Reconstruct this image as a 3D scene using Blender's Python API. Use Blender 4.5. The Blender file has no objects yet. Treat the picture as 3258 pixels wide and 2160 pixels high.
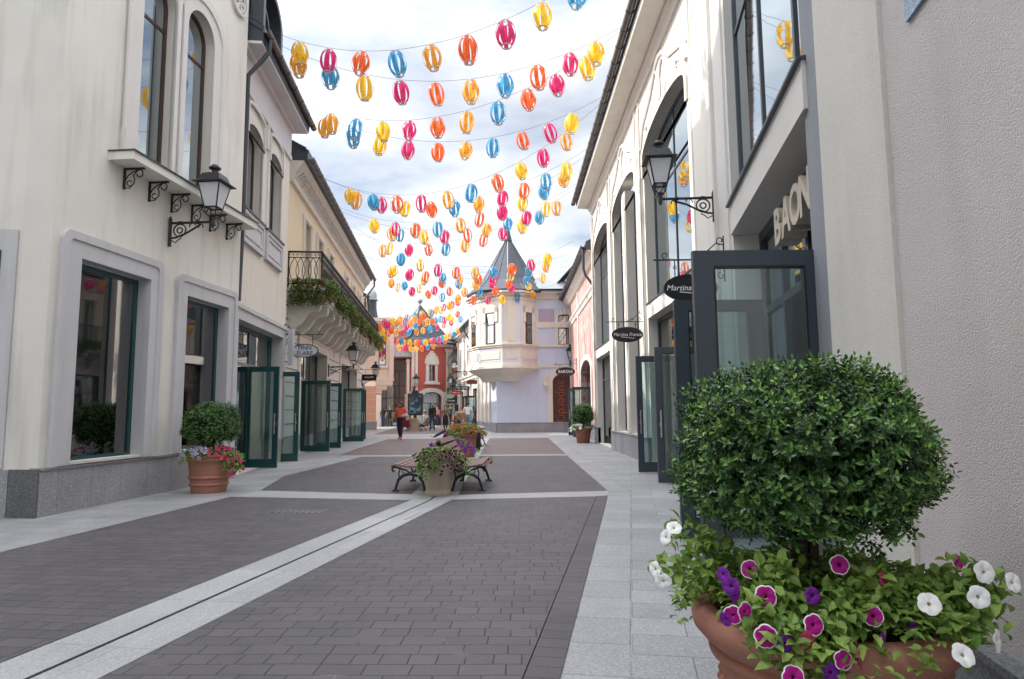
import bpy, bmesh, math, random
from mathutils import Vector, Matrix
from mathutils.geometry import tessellate_polygon
R = math.radians
S = bpy.context.scene
COL = S.collection
# ------------------------------------------------------------------ camera, sky, sun, exposure
cam = bpy.data.objects.new('camera', bpy.data.cameras.new('camera'))
COL.objects.link(cam)
S.camera = cam
cam.data.sensor_width = 36.0
cam.data.lens = 2120.0 / 3258.0 * 36.0
cam.data.clip_end = 3000
cam.data.clip_start = 0.05
cam.matrix_world = (Matrix.Translation((0, 0, 1.3)) @ Matrix.Rotation(R(90 + 6.058), 4, 'X')
                    @ Matrix.Rotation(R(-0.5), 4, 'Z'))
SUN_EL, SUN_AZ = 37.0, -77.0          # azimuth from +Y towards +X: the sun stands to the left, a little ahead
world = bpy.data.worlds.new('World')
S.world = world
world.use_nodes = True
wn, wl = world.node_tree.nodes, world.node_tree.links
wn.clear()
out = wn.new('ShaderNodeOutputWorld')
bg = wn.new('ShaderNodeBackground')
sky = wn.new('ShaderNodeTexSky')
sky.sky_type = 'NISHITA'
sky.sun_disc = False
sky.sun_elevation = R(SUN_EL)
sky.sun_rotation = R(SUN_AZ)
sky.air_density = 1.0
sky.dust_density = 1.6
tc = wn.new('ShaderNodeTexCoord')
sep = wn.new('ShaderNodeSeparateXYZ')
wl.new(tc.outputs['Generated'], sep.inputs[0])
# project the direction onto a cloud deck
zz = wn.new('ShaderNodeMath'); zz.operation = 'MAXIMUM'; zz.inputs[1].default_value = 0.0
wl.new(sep.outputs[2], zz.inputs[0])
za = wn.new('ShaderNodeMath'); za.operation = 'ADD'; za.inputs[1].default_value = 0.28
wl.new(zz.outputs[0], za.inputs[0])
dv = wn.new('ShaderNodeVectorMath'); dv.operation = 'DIVIDE'
cmb = wn.new('ShaderNodeCombineXYZ')
for i in range(3):
    wl.new(za.outputs[0], cmb.inputs[i])
wl.new(tc.outputs['Generated'], dv.inputs[0]); wl.new(cmb.outputs[0], dv.inputs[1])
mp = wn.new('ShaderNodeMapping'); mp.inputs['Scale'].default_value = (1.0, 1.7, 0.0)
mp.inputs['Location'].default_value = (0.42, 0.3, 0)
wl.new(dv.outputs[0], mp.inputs[0])
n1 = wn.new('ShaderNodeTexNoise'); n1.inputs['Scale'].default_value = 1.9; n1.inputs['Detail'].default_value = 7
n1.inputs['Roughness'].default_value = 0.52; n1.inputs['Distortion'].default_value = 0.35
wl.new(mp.outputs[0], n1.inputs['Vector'])
cr = wn.new('ShaderNodeValToRGB')
cr.color_ramp.elements[0].position = 0.30; cr.color_ramp.elements[0].color = (0.16, 0.16, 0.16, 1)
cr.color_ramp.elements[1].position = 0.60; cr.color_ramp.elements[1].color = (1, 1, 1, 1)
wl.new(n1.outputs['Fac'], cr.inputs[0])
n2 = wn.new('ShaderNodeTexNoise'); n2.inputs['Scale'].default_value = 2.6; n2.inputs['Detail'].default_value = 5
wl.new(mp.outputs[0], n2.inputs['Vector'])
cr2 = wn.new('ShaderNodeValToRGB')
cr2.color_ramp.elements[0].position = 0.3; cr2.color_ramp.elements[0].color = (6.3, 6.5, 6.8, 1)
cr2.color_ramp.elements[1].position = 0.7; cr2.color_ramp.elements[1].color = (8.9, 9.0, 9.15, 1)
wl.new(n2.outputs['Fac'], cr2.inputs[0])
mix = wn.new('ShaderNodeMix'); mix.data_type = 'RGBA'
wl.new(cr.outputs[0], mix.inputs[0])
wl.new(sky.outputs[0], mix.inputs[6]); wl.new(cr2.outputs[0], mix.inputs[7])
# the deck is brighter round the sun, as thin cloud is; overhead gain added to fill shade
bz = wn.new('ShaderNodeMapRange'); bz.interpolation_type = 'SMOOTHSTEP'
bz.inputs[1].default_value = 0.42; bz.inputs[2].default_value = 0.95; bz.inputs[3].default_value = 0.70; bz.inputs[4].default_value = 2.2
wl.new(sep.outputs[2], bz.inputs[0])
sd_ = wn.new('ShaderNodeVectorMath'); sd_.operation = 'DOT_PRODUCT'
sd_.inputs[1].default_value = (math.sin(R(SUN_AZ)) * math.cos(R(SUN_EL)), math.cos(R(SUN_AZ)) * math.cos(R(SUN_EL)), math.sin(R(SUN_EL)))
wl.new(tc.outputs['Generated'], sd_.inputs[0])
sb = wn.new('ShaderNodeMapRange'); sb.interpolation_type = 'SMOOTHSTEP'
sb.inputs[1].default_value = 0.6; sb.inputs[2].default_value = 1.0; sb.inputs[3].default_value = 0.0; sb.inputs[4].default_value = 1.6
wl.new(sd_.outputs['Value'], sb.inputs[0])
sm = wn.new('ShaderNodeMath'); sm.operation = 'ADD'
wl.new(bz.outputs[0], sm.inputs[0]); wl.new(sb.outputs[0], sm.inputs[1])
fin = wn.new('ShaderNodeVectorMath'); fin.operation = 'SCALE'
wl.new(mix.outputs[2], fin.inputs[0]); wl.new(sm.outputs[0], fin.inputs['Scale'])
wl.new(fin.outputs[0], bg.inputs[0])
bg.inputs[1].default_value = 0.10
wl.new(bg.outputs[0], out.inputs[0])
sun = bpy.data.objects.new('sun', bpy.data.lights.new('sun', 'SUN'))
COL.objects.link(sun)
sun.data.energy = 2.2
sun.data.angle = R(0.55)
sun.data.color = (1.0, 0.95, 0.87)
sdir = Vector((math.sin(R(SUN_AZ)) * math.cos(R(SUN_EL)), math.cos(R(SUN_AZ)) * math.cos(R(SUN_EL)), math.sin(R(SUN_EL))))
sun.rotation_euler = sdir.to_track_quat('Z', 'Y').to_euler()
S.view_settings.view_transform = 'Standard'
S.view_settings.look = 'None'
S.view_settings.gamma = 1.0
S.view_settings.exposure = 1.18
S.render.engine = 'CYCLES'
S.cycles.max_bounces = 8
S.cycles.transparent_max_bounces = 12
S.cycles.caustics_reflective = False
S.cycles.caustics_refractive = False
S.cycles.sample_clamp_indirect = 6.0
try:
    S.cycles.use_denoising = True
except Exception:
    pass

# ------------------------------------------------------------------ helpers
RM = {}          # matrix of every top-level root, by name


def tag(o, label=None, cat=None, group=None, kind=None):
    if label: o['label'] = label
    if cat: o['category'] = cat
    if group: o['group'] = group
    if kind: o['kind'] = kind
    return o


def thing(name, label, cat, loc=(0, 0, 0), rz=0.0, group=None, sc=1.0):
    o = bpy.data.objects.new(name, None)
    o.empty_display_size = 0.2
    COL.objects.link(o)
    o.location = loc
    o.rotation_euler = (0, 0, rz)
    o.scale = (sc, sc, sc)
    RM[o.name] = Matrix.Translation(loc) @ Matrix.Rotation(rz, 4, 'Z') @ Matrix.Scale(sc, 4)
    return tag(o, label, cat, group)


def copy_tree(o, parent=None):
    c = o.copy()
    COL.objects.link(c)
    if parent is not None:
        c.parent = parent
    for ch in o.children:
        copy_tree(ch, c)
    return c


class MB:
    """collects geometry in a thing's own frame: u along, w outwards (times sg), z up"""
    def __init__(s, sg=1):
        s.v, s.f, s.m, s.sg = [], [], [], sg

    def add(s, vs, fs, mi=0):
        b = len(s.v)
        s.v += [(p[0], s.sg * p[1], p[2]) for p in vs]
        s.f += [tuple(b + i for i in f) for f in fs]
        s.m += [mi] * len(fs)
        return s

    def box(s, a0, a1, b0, b1, c0, c1, mi=0):
        vs = [(x, y, z) for x in (a0, a1) for y in (b0, b1) for z in (c0, c1)]
        return s.add(vs, [(0, 1, 3, 2), (4, 6, 7, 5), (0, 4, 5, 1), (2, 3, 7, 6), (0, 2, 6, 4), (1, 5, 7, 3)], mi)

    def prism(s, pts, lo, hi, ax='w', mi=0, caps=True):
        def q(p, t):
            return (p[0], t, p[1]) if ax == 'w' else ((p[0], p[1], t) if ax == 'z' else (t, p[0], p[1]))
        n = len(pts)
        vs = [q(p, lo) for p in pts] + [q(p, hi) for p in pts]
        fs = [(i, (i + 1) % n, n + (i + 1) % n, n + i) for i in range(n)]
        if caps:
            tri = tessellate_polygon([[Vector((p[0], p[1], 0)) for p in pts]])
            fs += [tuple(t) for t in tri] + [tuple(n + i for i in t) for t in tri]
        return s.add(vs, fs, mi)

    def ring(s, o, i, lo, hi, mi=0):
        n = len(o)
        vs = [(p[0], lo, p[1]) for p in o] + [(p[0], hi, p[1]) for p in o] + [(p[0], lo, p[1]) for p in i] + [(p[0], hi, p[1]) for p in i]
        fs = []
        for k in range(n):
            j = (k + 1) % n
            fs += [(k, j, n + j, n + k), (2 * n + k, 3 * n + k, 3 * n + j, 2 * n + j), (n + k, n + j, 3 * n + j, 3 * n + k), (k, 2 * n + k, 2 * n + j, j)]
        return s.add(vs, fs, mi)

    def panel(s, outline, holes, w, depth, mi=0):
        loops = [outline] + holes
        tri = tessellate_polygon([[Vector((p[0], p[1], 0)) for p in l] for l in loops])
        flat = [p for l in loops for p in l]
        n = len(flat)
        vs = [(p[0], w, p[1]) for p in flat] + [(p[0], w - depth, p[1]) for p in flat]
        fs = [tuple(t) for t in tri] + [tuple(n + i for i in t) for t in tri]
        b = 0
        for l in loops:
            k = len(l)
            fs += [(b + i, b + (i + 1) % k, n + b + (i + 1) % k, n + b + i) for i in range(k)]
            b += k
        return s.add(vs, fs, mi)

    def tube(s, pts, r, n=6, mi=0, caps=True):
        pts = [Vector(p) for p in pts]
        m = len(pts)
        rs = r if isinstance(r, (list, tuple)) else [r] * m
        vs, fs = [], []
        t0 = (pts[1] - pts[0]).normalized()
        up = Vector((0, 0, 1)) if abs(t0.z) < 0.9 else Vector((1, 0, 0))
        nx = t0.cross(up).normalized()
        for i, p in enumerate(pts):
            t = (pts[min(i + 1, m - 1)] - pts[max(i - 1, 0)])
            t = t.normalized() if t.length > 1e-9 else t0
            nx = (nx - t * nx.dot(t))
            nx = nx.normalized() if nx.length > 1e-6 else t.orthogonal().normalized()
            ny = t.cross(nx)
            for k in range(n):
                a = 2 * math.pi * k / n
                vs.append(tuple(p + nx * math.cos(a) * rs[i] + ny * math.sin(a) * rs[i]))
        for i in range(m - 1):
            for k in range(n):
                j = (k + 1) % n
                fs.append((i * n + k, i * n + j, (i + 1) * n + j, (i + 1) * n + k))
        if caps:
            fs += [tuple(range(n)), tuple((m - 1) * n + k for k in range(n))]
        return s.add(vs, fs, mi)

    def lathe(s, prof, n=24, c=(0, 0, 0), mi=0, squash=1.0, wob=None):
        vs, fs = [], []
        for (r, z) in prof:
            for k in range(n):
                a = 2 * math.pi * k / n
                rr = r * (wob(a, z) if wob else 1)
                vs.append((c[0] + rr * math.cos(a), c[1] + rr * math.sin(a) * squash, c[2] + z))
        for i in range(len(prof) - 1):
            for k in range(n):
                j = (k + 1) % n
                fs.append((i * n + k, i * n + j, (i + 1) * n + j, (i + 1) * n + k))
        fs += [tuple(range(n)), tuple((len(prof) - 1) * n + k for k in range(n))]
        return s.add(vs, fs, mi)

    def build(s, name, mats, parent=None, smooth=False, M=None, recalc=True):
        me = bpy.data.meshes.new(name)
        me.from_pydata(s.v, [], s.f)
        mats = mats if isinstance(mats, (list, tuple)) else [mats]
        for m in mats:
            me.materials.append(m)
        me.polygons.foreach_set('material_index', s.m)
        if smooth:
            me.polygons.foreach_set('use_smooth', [True] * len(s.f))
        if recalc:
            bm = bmesh.new(); bm.from_mesh(me)
            bmesh.ops.recalc_face_normals(bm, faces=bm.faces)
            bm.to_mesh(me); bm.free()
        if smooth:
            try:
                me.set_sharp_from_angle(angle=R(42))
            except Exception:
                pass
        o = bpy.data.objects.new(name, me)
        COL.objects.link(o)
        if parent is not None:
            o.parent = parent
        if M is not None:
            o.matrix_basis = M
        return o


def arch(u0, u1, z0, zs, rise, n=14):
    c, a = (u0 + u1) / 2, (u1 - u0) / 2
    pts = [(u0, z0), (u1, z0)]
    if rise <= 0:
        return pts + [(u1, zs), (u0, zs)]
    return pts + [(c + a * math.cos(t), zs + rise * math.sin(t)) for t in [math.pi * k / n for k in range(n + 1)]]


def rect(u0, u1, z0, z1):
    return [(u0, z0), (u1, z0), (u1, z1), (u0, z1)]


def spiral(cx, cz, r0, r1, a0, a1, n=14):
    return [(cx + (r0 + (r1 - r0) * k / n) * math.cos(a0 + (a1 - a0) * k / n),
             cz + (r0 + (r1 - r0) * k / n) * math.sin(a0 + (a1 - a0) * k / n)) for k in range(n + 1)]


# ------------------------------------------------------------------ materials
MATS = {}


def newmat(name):
    m = bpy.data.materials.new(name)
    m.use_nodes = True
    n, l = m.node_tree.nodes, m.node_tree.links
    return m, n, l, n['Principled BSDF']


def mat(name, col, rough=0.6, metal=0.0, bump=0.0, scale=30.0, var=0.12, spec=0.5, coat=0.0, detail=6, dirt=0.0, coord='Object', grain=0):
    """plain painted / plastered surface: two noises vary the colour, one drives the bump"""
    if name in MATS: return MATS[name]
    m, n, l, p = newmat(name)
    t = n.new('ShaderNodeTexCoord')
    a = n.new('ShaderNodeTexNoise'); a.inputs['Scale'].default_value = 1.3; a.inputs['Detail'].default_value = 6
    b = n.new('ShaderNodeTexNoise'); b.inputs['Scale'].default_value = scale; b.inputs['Detail'].default_value = detail
    l.new(t.outputs[coord], a.inputs['Vector']); l.new(t.outputs[coord], b.inputs['Vector'])
    ad = n.new('ShaderNodeMath'); ad.operation = 'ADD'
    l.new(a.outputs['Fac'], ad.inputs[0]); l.new(b.outputs['Fac'], ad.inputs[1])
    r = n.new('ShaderNodeMapRange')
    r.inputs[1].default_value = 0.6; r.inputs[2].default_value = 1.4
    r.inputs[3].default_value = 1 - var; r.inputs[4].default_value = 1 + var
    l.new(ad.outputs[0], r.inputs[0])
    mx = n.new('ShaderNodeVectorMath'); mx.operation = 'SCALE'
    mx.inputs[0].default_value = col[:3]
    l.new(r.outputs[0], mx.inputs['Scale'])
    src = mx.outputs[0]
    if dirt > 0:
        mp = n.new('ShaderNodeMapping'); mp.inputs['Scale'].default_value = (1.6, 1.6, 0.22)
        l.new(t.outputs[coord], mp.inputs[0])
        d = n.new('ShaderNodeTexNoise'); d.inputs['Scale'].default_value = 2.2; d.inputs['Detail'].default_value = 7
        l.new(mp.outputs[0], d.inputs['Vector'])
        dr = n.new('ShaderNodeMapRange'); dr.inputs[1].default_value = 0.52; dr.inputs[2].default_value = 0.75
        dr.inputs[3].default_value = 0; dr.inputs[4].default_value = dirt
        l.new(d.outputs['Fac'], dr.inputs[0])
        m2 = n.new('ShaderNodeMix'); m2.data_type = 'RGBA'
        l.new(dr.outputs[0], m2.inputs[0]); l.new(src, m2.inputs[6]); m2.inputs[7].default_value = (col[0] * .45, col[1] * .43, col[2] * .4, 1)
        src = m2.outputs[2]
    l.new(src, p.inputs['Base Color'])
    p.inputs['Roughness'].default_value = rough
    p.inputs['Metallic'].default_value = metal
    p.inputs['Specular IOR Level'].default_value = spec
    p.inputs['Coat Weight'].default_value = coat
    if bump > 0:
        bp = n.new('ShaderNodeBump'); bp.inputs['Strength'].default_value = min(1, bump); bp.inputs['Distance'].default_value = 0.01 * max(1, bump)
        hsrc = b.outputs['Fac']
        if grain:
            vo = n.new('ShaderNodeTexVoronoi'); vo.inputs['Scale'].default_value = grain
            wv = n.new('ShaderNodeVectorMath'); wv.operation = 'MULTIPLY_ADD'; wv.inputs[1].default_value = (.02, .02, .02)
            l.new(b.outputs['Color'], wv.inputs[0]); l.new(t.outputs[coord], wv.inputs[2]); l.new(wv.outputs[0], vo.inputs['Vector'])
            fn = n.new('ShaderNodeTexNoise'); fn.inputs['Scale'].default_value = grain * 2.6; fn.inputs['Detail'].default_value = 1.5
            l.new(t.outputs[coord], fn.inputs['Vector'])
            gm = n.new('ShaderNodeMath'); gm.operation = 'MULTIPLY_ADD'; gm.inputs[1].default_value = -.8
            l.new(vo.outputs['Distance'], gm.inputs[0]); l.new(fn.outputs['Fac'], gm.inputs[2])
            hsrc = gm.outputs[0]
        l.new(hsrc, bp.inputs['Height']); l.new(bp.outputs[0], p.inputs['Normal'])
    MATS[name] = m
    return m


def stains(n, l, t, src, dark, amt):
    """dirt: soft dark blotches and small dark spots trodden into the stone"""
    a = n.new('ShaderNodeTexNoise'); a.inputs['Scale'].default_value = .55; a.inputs['Detail'].default_value = 10; a.inputs['Roughness'].default_value = .7; a.inputs['Distortion'].default_value = .6
    l.new(t.outputs['Object'], a.inputs['Vector'])
    ar = n.new('ShaderNodeMapRange'); ar.inputs[1].default_value = .5; ar.inputs[2].default_value = .72; ar.inputs[4].default_value = amt
    l.new(a.outputs['Fac'], ar.inputs[0])
    v = n.new('ShaderNodeTexVoronoi'); v.inputs['Scale'].default_value = 2.6
    l.new(t.outputs['Object'], v.inputs['Vector'])
    vr = n.new('ShaderNodeMapRange'); vr.inputs[1].default_value = .045; vr.inputs[2].default_value = .03; vr.inputs[3].default_value = 0; vr.inputs[4].default_value = .6
    l.new(v.outputs['Distance'], vr.inputs[0])
    mxm = n.new('ShaderNodeMath'); mxm.operation = 'MAXIMUM'
    l.new(ar.outputs[0], mxm.inputs[0]); l.new(vr.outputs[0], mxm.inputs[1])
    m = n.new('ShaderNodeMix'); m.data_type = 'RGBA'; m.inputs[7].default_value = (*dark, 1)
    l.new(mxm.outputs[0], m.inputs[0]); l.new(src, m.inputs[6])
    return m.outputs[2]


def granite(name, col, contrast=0.5, jw=None, jh=None, rough=0.5, mortar=0.004, rot=0.0, jcol=None, axes='XY'):
    """speckled stone, with joints when a slab size is given"""
    if name in MATS: return MATS[name]
    m, n, l, p = newmat(name)
    t = n.new('ShaderNodeTexCoord')
    v = n.new('ShaderNodeTexVoronoi'); v.inputs['Scale'].default_value = 75
    a = n.new('ShaderNodeTexNoise'); a.inputs['Scale'].default_value = 90; a.inputs['Detail'].default_value = 4
    c = n.new('ShaderNodeTexNoise'); c.inputs['Scale'].default_value = 1.1; c.inputs['Detail'].default_value = 8
    for q in (v, a, c): l.new(t.outputs['Object'], q.inputs['Vector'])
    s1 = n.new('ShaderNodeMath'); s1.operation = 'ADD'
    l.new(v.outputs['Distance'], s1.inputs[0]); l.new(a.outputs['Fac'], s1.inputs[1])
    s2 = n.new('ShaderNodeMath'); s2.operation = 'MULTIPLY_ADD'; s2.inputs[1].default_value = 0.9
    l.new(c.outputs['Fac'], s2.inputs[0]); l.new(s1.outputs[0], s2.inputs[2])
    r = n.new('ShaderNodeMapRange'); r.inputs[1].default_value = 0.9; r.inputs[2].default_value = 1.9
    r.inputs[3].default_value = 1 - contrast * .6; r.inputs[4].default_value = 1 + contrast * .6
    l.new(s2.outputs[0], r.inputs[0])
    src = None
    if jw:
        mp = n.new('ShaderNodeMapping')
        mp.inputs['Rotation'].default_value = (R(90) if axes == 'XZ' else 0, 0, rot)
        if axes == 'XZ':
            mp.inputs['Rotation'].default_value = (R(-90), 0, 0)
        l.new(t.outputs['Object'], mp.inputs[0])
        b = n.new('ShaderNodeTexBrick')
        b.inputs['Scale'].default_value = 1.0
        b.inputs['Mortar Size'].default_value = mortar
        b.inputs['Mortar Smooth'].default_value = 0.2
        b.inputs['Brick Width'].default_value = jw
        b.inputs['Row Height'].default_value = jh
        b.inputs['Bias'].default_value = 0.0
        b.inputs['Color1'].default_value = (*[k * .9 for k in col], 1)
        b.inputs['Color2'].default_value = (*[k * 1.1 for k in col], 1)
        b.inputs['Mortar'].default_value = (*(jcol or [k * .3 for k in col]), 1)
        l.new(mp.outputs[0], b.inputs['Vector'])
        src = b.outputs['Color']
        bp = n.new('ShaderNodeBump'); bp.invert = True; bp.inputs['Strength'].default_value = 0.5; bp.inputs['Distance'].default_value = 0.004
        l.new(b.outputs['Fac'], bp.inputs['Height']); l.new(bp.outputs[0], p.inputs['Normal'])
    mx = n.new('ShaderNodeVectorMath'); mx.operation = 'SCALE'
    if src: l.new(src, mx.inputs[0])
    else: mx.inputs[0].default_value = col[:3]
    l.new(r.outputs[0], mx.inputs['Scale'])
    l.new(stains(n, l, t, mx.outputs[0], [k * .5 for k in col], .55) if jw and axes == 'XY' else mx.outputs[0], p.inputs['Base Color'])
    p.inputs['Roughness'].default_value = rough
    p.inputs['Specular IOR Level'].default_value = 0.4
    MATS[name] = m
    return m


def paving(name, col, bw=0.26, bh=0.132):
    m, n, l, p = newmat(name)
    t = n.new('ShaderNodeTexCoord')
    w = n.new('ShaderNodeTexNoise'); w.inputs['Scale'].default_value = 2.3; w.inputs['Detail'].default_value = 3
    l.new(t.outputs['Object'], w.inputs['Vector'])
    wv = n.new('ShaderNodeVectorMath'); wv.operation = 'MULTIPLY_ADD'
    wv.inputs[1].default_value = (0.025, 0.025, 0)
    l.new(w.outputs['Color'], wv.inputs[0]); l.new(t.outputs['Object'], wv.inputs[2])
    b = n.new('ShaderNodeTexBrick')
    b.offset = 0.5; b.offset_frequency = 2; b.squash = 0.62; b.squash_frequency = 3
    b.inputs['Scale'].default_value = 1
    b.inputs['Mortar Size'].default_value = 0.0042
    b.inputs['Mortar Smooth'].default_value = 0.5
    b.inputs['Brick Width'].default_value = bw
    b.inputs['Row Height'].default_value = bh
    b.inputs['Color1'].default_value = (col[0] * .86, col[1] * .86, col[2] * .88, 1)
    b.inputs['Color2'].default_value = (col[0] * 1.13, col[1] * 1.1, col[2] * 1.08, 1)
    b.inputs['Mortar'].default_value = (col[0] * .22, col[1] * .22, col[2] * .22, 1)
    l.new(wv.outputs[0], b.inputs['Vector'])
    # sand left in some of the joints
    sn = n.new('ShaderNodeTexNoise'); sn.inputs['Scale'].default_value = 5; sn.inputs['Detail'].default_value = 4
    l.new(t.outputs['Object'], sn.inputs['Vector'])
    sr = n.new('ShaderNodeMapRange'); sr.inputs[1].default_value = 0.56; sr.inputs[2].default_value = 0.72
    l.new(sn.outputs['Fac'], sr.inputs[0])
    ml = n.new('ShaderNodeMath'); ml.operation = 'MULTIPLY'
    l.new(sr.outputs[0], ml.inputs[0]); l.new(b.outputs['Fac'], ml.inputs[1])
    mj = n.new('ShaderNodeMix'); mj.data_type = 'RGBA'; mj.inputs[7].default_value = (.27, .25, .235, 1)
    l.new(ml.outputs[0], mj.inputs[0]); l.new(b.outputs['Color'], mj.inputs[6])
    c = n.new('ShaderNodeTexNoise'); c.inputs['Scale'].default_value = 0.7; c.inputs['Detail'].default_value = 9; c.inputs['Roughness'].default_value = 0.65
    d = n.new('ShaderNodeTexNoise'); d.inputs['Scale'].default_value = 70; d.inputs['Detail'].default_value = 4
    for q in (c, d): l.new(t.outputs['Object'], q.inputs['Vector'])
    ad = n.new('ShaderNodeMath'); ad.operation = 'ADD'
    l.new(c.outputs['Fac'], ad.inputs[0]); l.new(d.outputs['Fac'], ad.inputs[1])
    r = n.new('ShaderNodeMapRange'); r.inputs[1].default_value = 0.6; r.inputs[2].default_value = 1.4
    r.inputs[3].default_value = 0.76; r.inputs[4].default_value = 1.24
    l.new(ad.outputs[0], r.inputs[0])
    mx = n.new('ShaderNodeVectorMath'); mx.operation = 'SCALE'
    l.new(mj.outputs[2], mx.inputs[0]); l.new(r.outputs[0], mx.inputs['Scale'])
    l.new(stains(n, l, t, mx.outputs[0], (.05, .045, .045), .5), p.inputs['Base Color'])
    p.inputs['Roughness'].default_value = 0.55
    p.inputs['Specular IOR Level'].default_value = 0.4
    h = n.new('ShaderNodeMath'); h.operation = 'MULTIPLY_ADD'; h.inputs[1].default_value = -1.0
    ds = n.new('ShaderNodeMath'); ds.operation = 'MULTIPLY'; ds.inputs[1].default_value = 0.25
    l.new(d.outputs['Fac'], ds.inputs[0])
    l.new(b.outputs['Fac'], h.inputs[0]); l.new(ds.outputs[0], h.inputs[2])
    bp = n.new('ShaderNodeBump'); bp.inputs['Strength'].default_value = 0.7; bp.inputs['Distance'].default_value = 0.006
    l.new(h.outputs[0], bp.inputs['Height']); l.new(bp.outputs[0], p.inputs['Normal'])
    MATS[name] = m
    return m


def glass_mirror(name, base=(.018, .024, .03), ior=1.75, rough=0.02):
    """coated upper-floor glazing: the rooms behind are dark, the pane mirrors the street"""
    m, n, l, p = newmat(name)
    t = n.new('ShaderNodeTexCoord'); a = n.new('ShaderNodeTexNoise'); a.inputs['Scale'].default_value = 0.8
    l.new(t.outputs['Object'], a.inputs['Vector'])
    bp = n.new('ShaderNodeBump'); bp.inputs['Strength'].default_value = 0.05; bp.inputs['Distance'].default_value = 0.03
    l.new(a.outputs['Fac'], bp.inputs['Height'])
    p.inputs['Base Color'].default_value = (*base, 1)
    p.inputs['Roughness'].default_value = .6
    p.inputs['Specular IOR Level'].default_value = 0.0
    gl = n.new('ShaderNodeBsdfGlossy'); gl.inputs['Roughness'].default_value = rough; gl.inputs[0].default_value = (.86, .93, .96, 1)
    l.new(bp.outputs[0], gl.inputs['Normal'])
    fr = n.new('ShaderNodeFresnel'); fr.inputs[0].default_value = ior
    ff = n.new('ShaderNodeMath'); ff.operation = 'MULTIPLY_ADD'; ff.inputs[1].default_value = .8; ff.inputs[2].default_value = .42; ff.use_clamp = True
    l.new(fr.outputs[0], ff.inputs[0])
    mx = n.new('ShaderNodeMixShader')
    l.new(ff.outputs[0], mx.inputs[0]); l.new(p.outputs[0], mx.inputs[1]); l.new(gl.outputs[0], mx.inputs[2])
    l.new(mx.outputs[0], n['Material Output'].inputs[0])
    MATS[name] = m
    return m


def glass_clear(name, tint=(.72, .82, .80), ior=1.65, base=.14):
    m, n, l, p = newmat(name)
    n.remove(p)
    o = n['Material Output']
    fr = n.new('ShaderNodeFresnel'); fr.inputs[0].default_value = ior
    tr = n.new('ShaderNodeBsdfTransparent'); tr.inputs[0].default_value = (*tint, 1)
    gl = n.new('ShaderNodeBsdfGlossy'); gl.inputs['Roughness'].default_value = 0.015
    mx = n.new('ShaderNodeMixShader')
    ff = n.new('ShaderNodeMath'); ff.operation = 'ADD'; ff.inputs[1].default_value = base; ff.use_clamp = True
    l.new(fr.outputs[0], ff.inputs[0])
    l.new(ff.outputs[0], mx.inputs[0]); l.new(tr.outputs[0], mx.inputs[1]); l.new(gl.outputs[0], mx.inputs[2])
    l.new(mx.outputs[0], o.inputs[0])
    MATS[name] = m
    return m


def leafmat(name, c1, c2, trans=0.25, rough=0.4):
    m, n, l, p = newmat(name)
    g = n.new('ShaderNodeNewGeometry')
    r = n.new('ShaderNodeValToRGB')
    r.color_ramp.elements[0].color = (*c1, 1); r.color_ramp.elements[1].color = (*c2, 1)
    l.new(g.outputs['Random Per Island'], r.inputs[0])
    l.new(r.outputs[0], p.inputs['Base Color'])
    p.inputs['Roughness'].default_value = rough
    p.inputs['Specular IOR Level'].default_value = 0.45
    tl = n.new('ShaderNodeBsdfTranslucent'); l.new(r.outputs[0], tl.inputs[0])
    mx = n.new('ShaderNodeMixShader'); mx.inputs[0].default_value = trans
    l.new(p.outputs[0], mx.inputs[1]); l.new(tl.outputs[0], mx.inputs[2])
    l.new(mx.outputs[0], n['Material Output'].inputs[0])
    MATS[name] = m
    return m


def petalmat(name, col, trans=0.3, rough=0.5, spec=0.3):
    if name in MATS: return MATS[name]
    m, n, l, p = newmat(name)
    t = n.new('ShaderNodeTexCoord'); a = n.new('ShaderNodeTexNoise'); a.inputs['Scale'].default_value = 40
    l.new(t.outputs['Object'], a.inputs['Vector'])
    r = n.new('ShaderNodeMapRange'); r.inputs[3].default_value = .8; r.inputs[4].default_value = 1.2
    l.new(a.outputs['Fac'], r.inputs[0])
    mx0 = n.new('ShaderNodeVectorMath'); mx0.operation = 'SCALE'; mx0.inputs[0].default_value = col
    l.new(r.outputs[0], mx0.inputs['Scale'])
    l.new(mx0.outputs[0], p.inputs['Base Color'])
    p.inputs['Roughness'].default_value = rough
    p.inputs['Specular IOR Level'].default_value = spec
    tl = n.new('ShaderNodeBsdfTranslucent'); l.new(mx0.outputs[0], tl.inputs[0])
    mx = n.new('ShaderNodeMixShader'); mx.inputs[0].default_value = trans
    l.new(p.outputs[0], mx.inputs[1]); l.new(tl.outputs[0], mx.inputs[2])
    l.new(mx.outputs[0], n['Material Output'].inputs[0])
    MATS[name] = m
    return m


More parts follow.
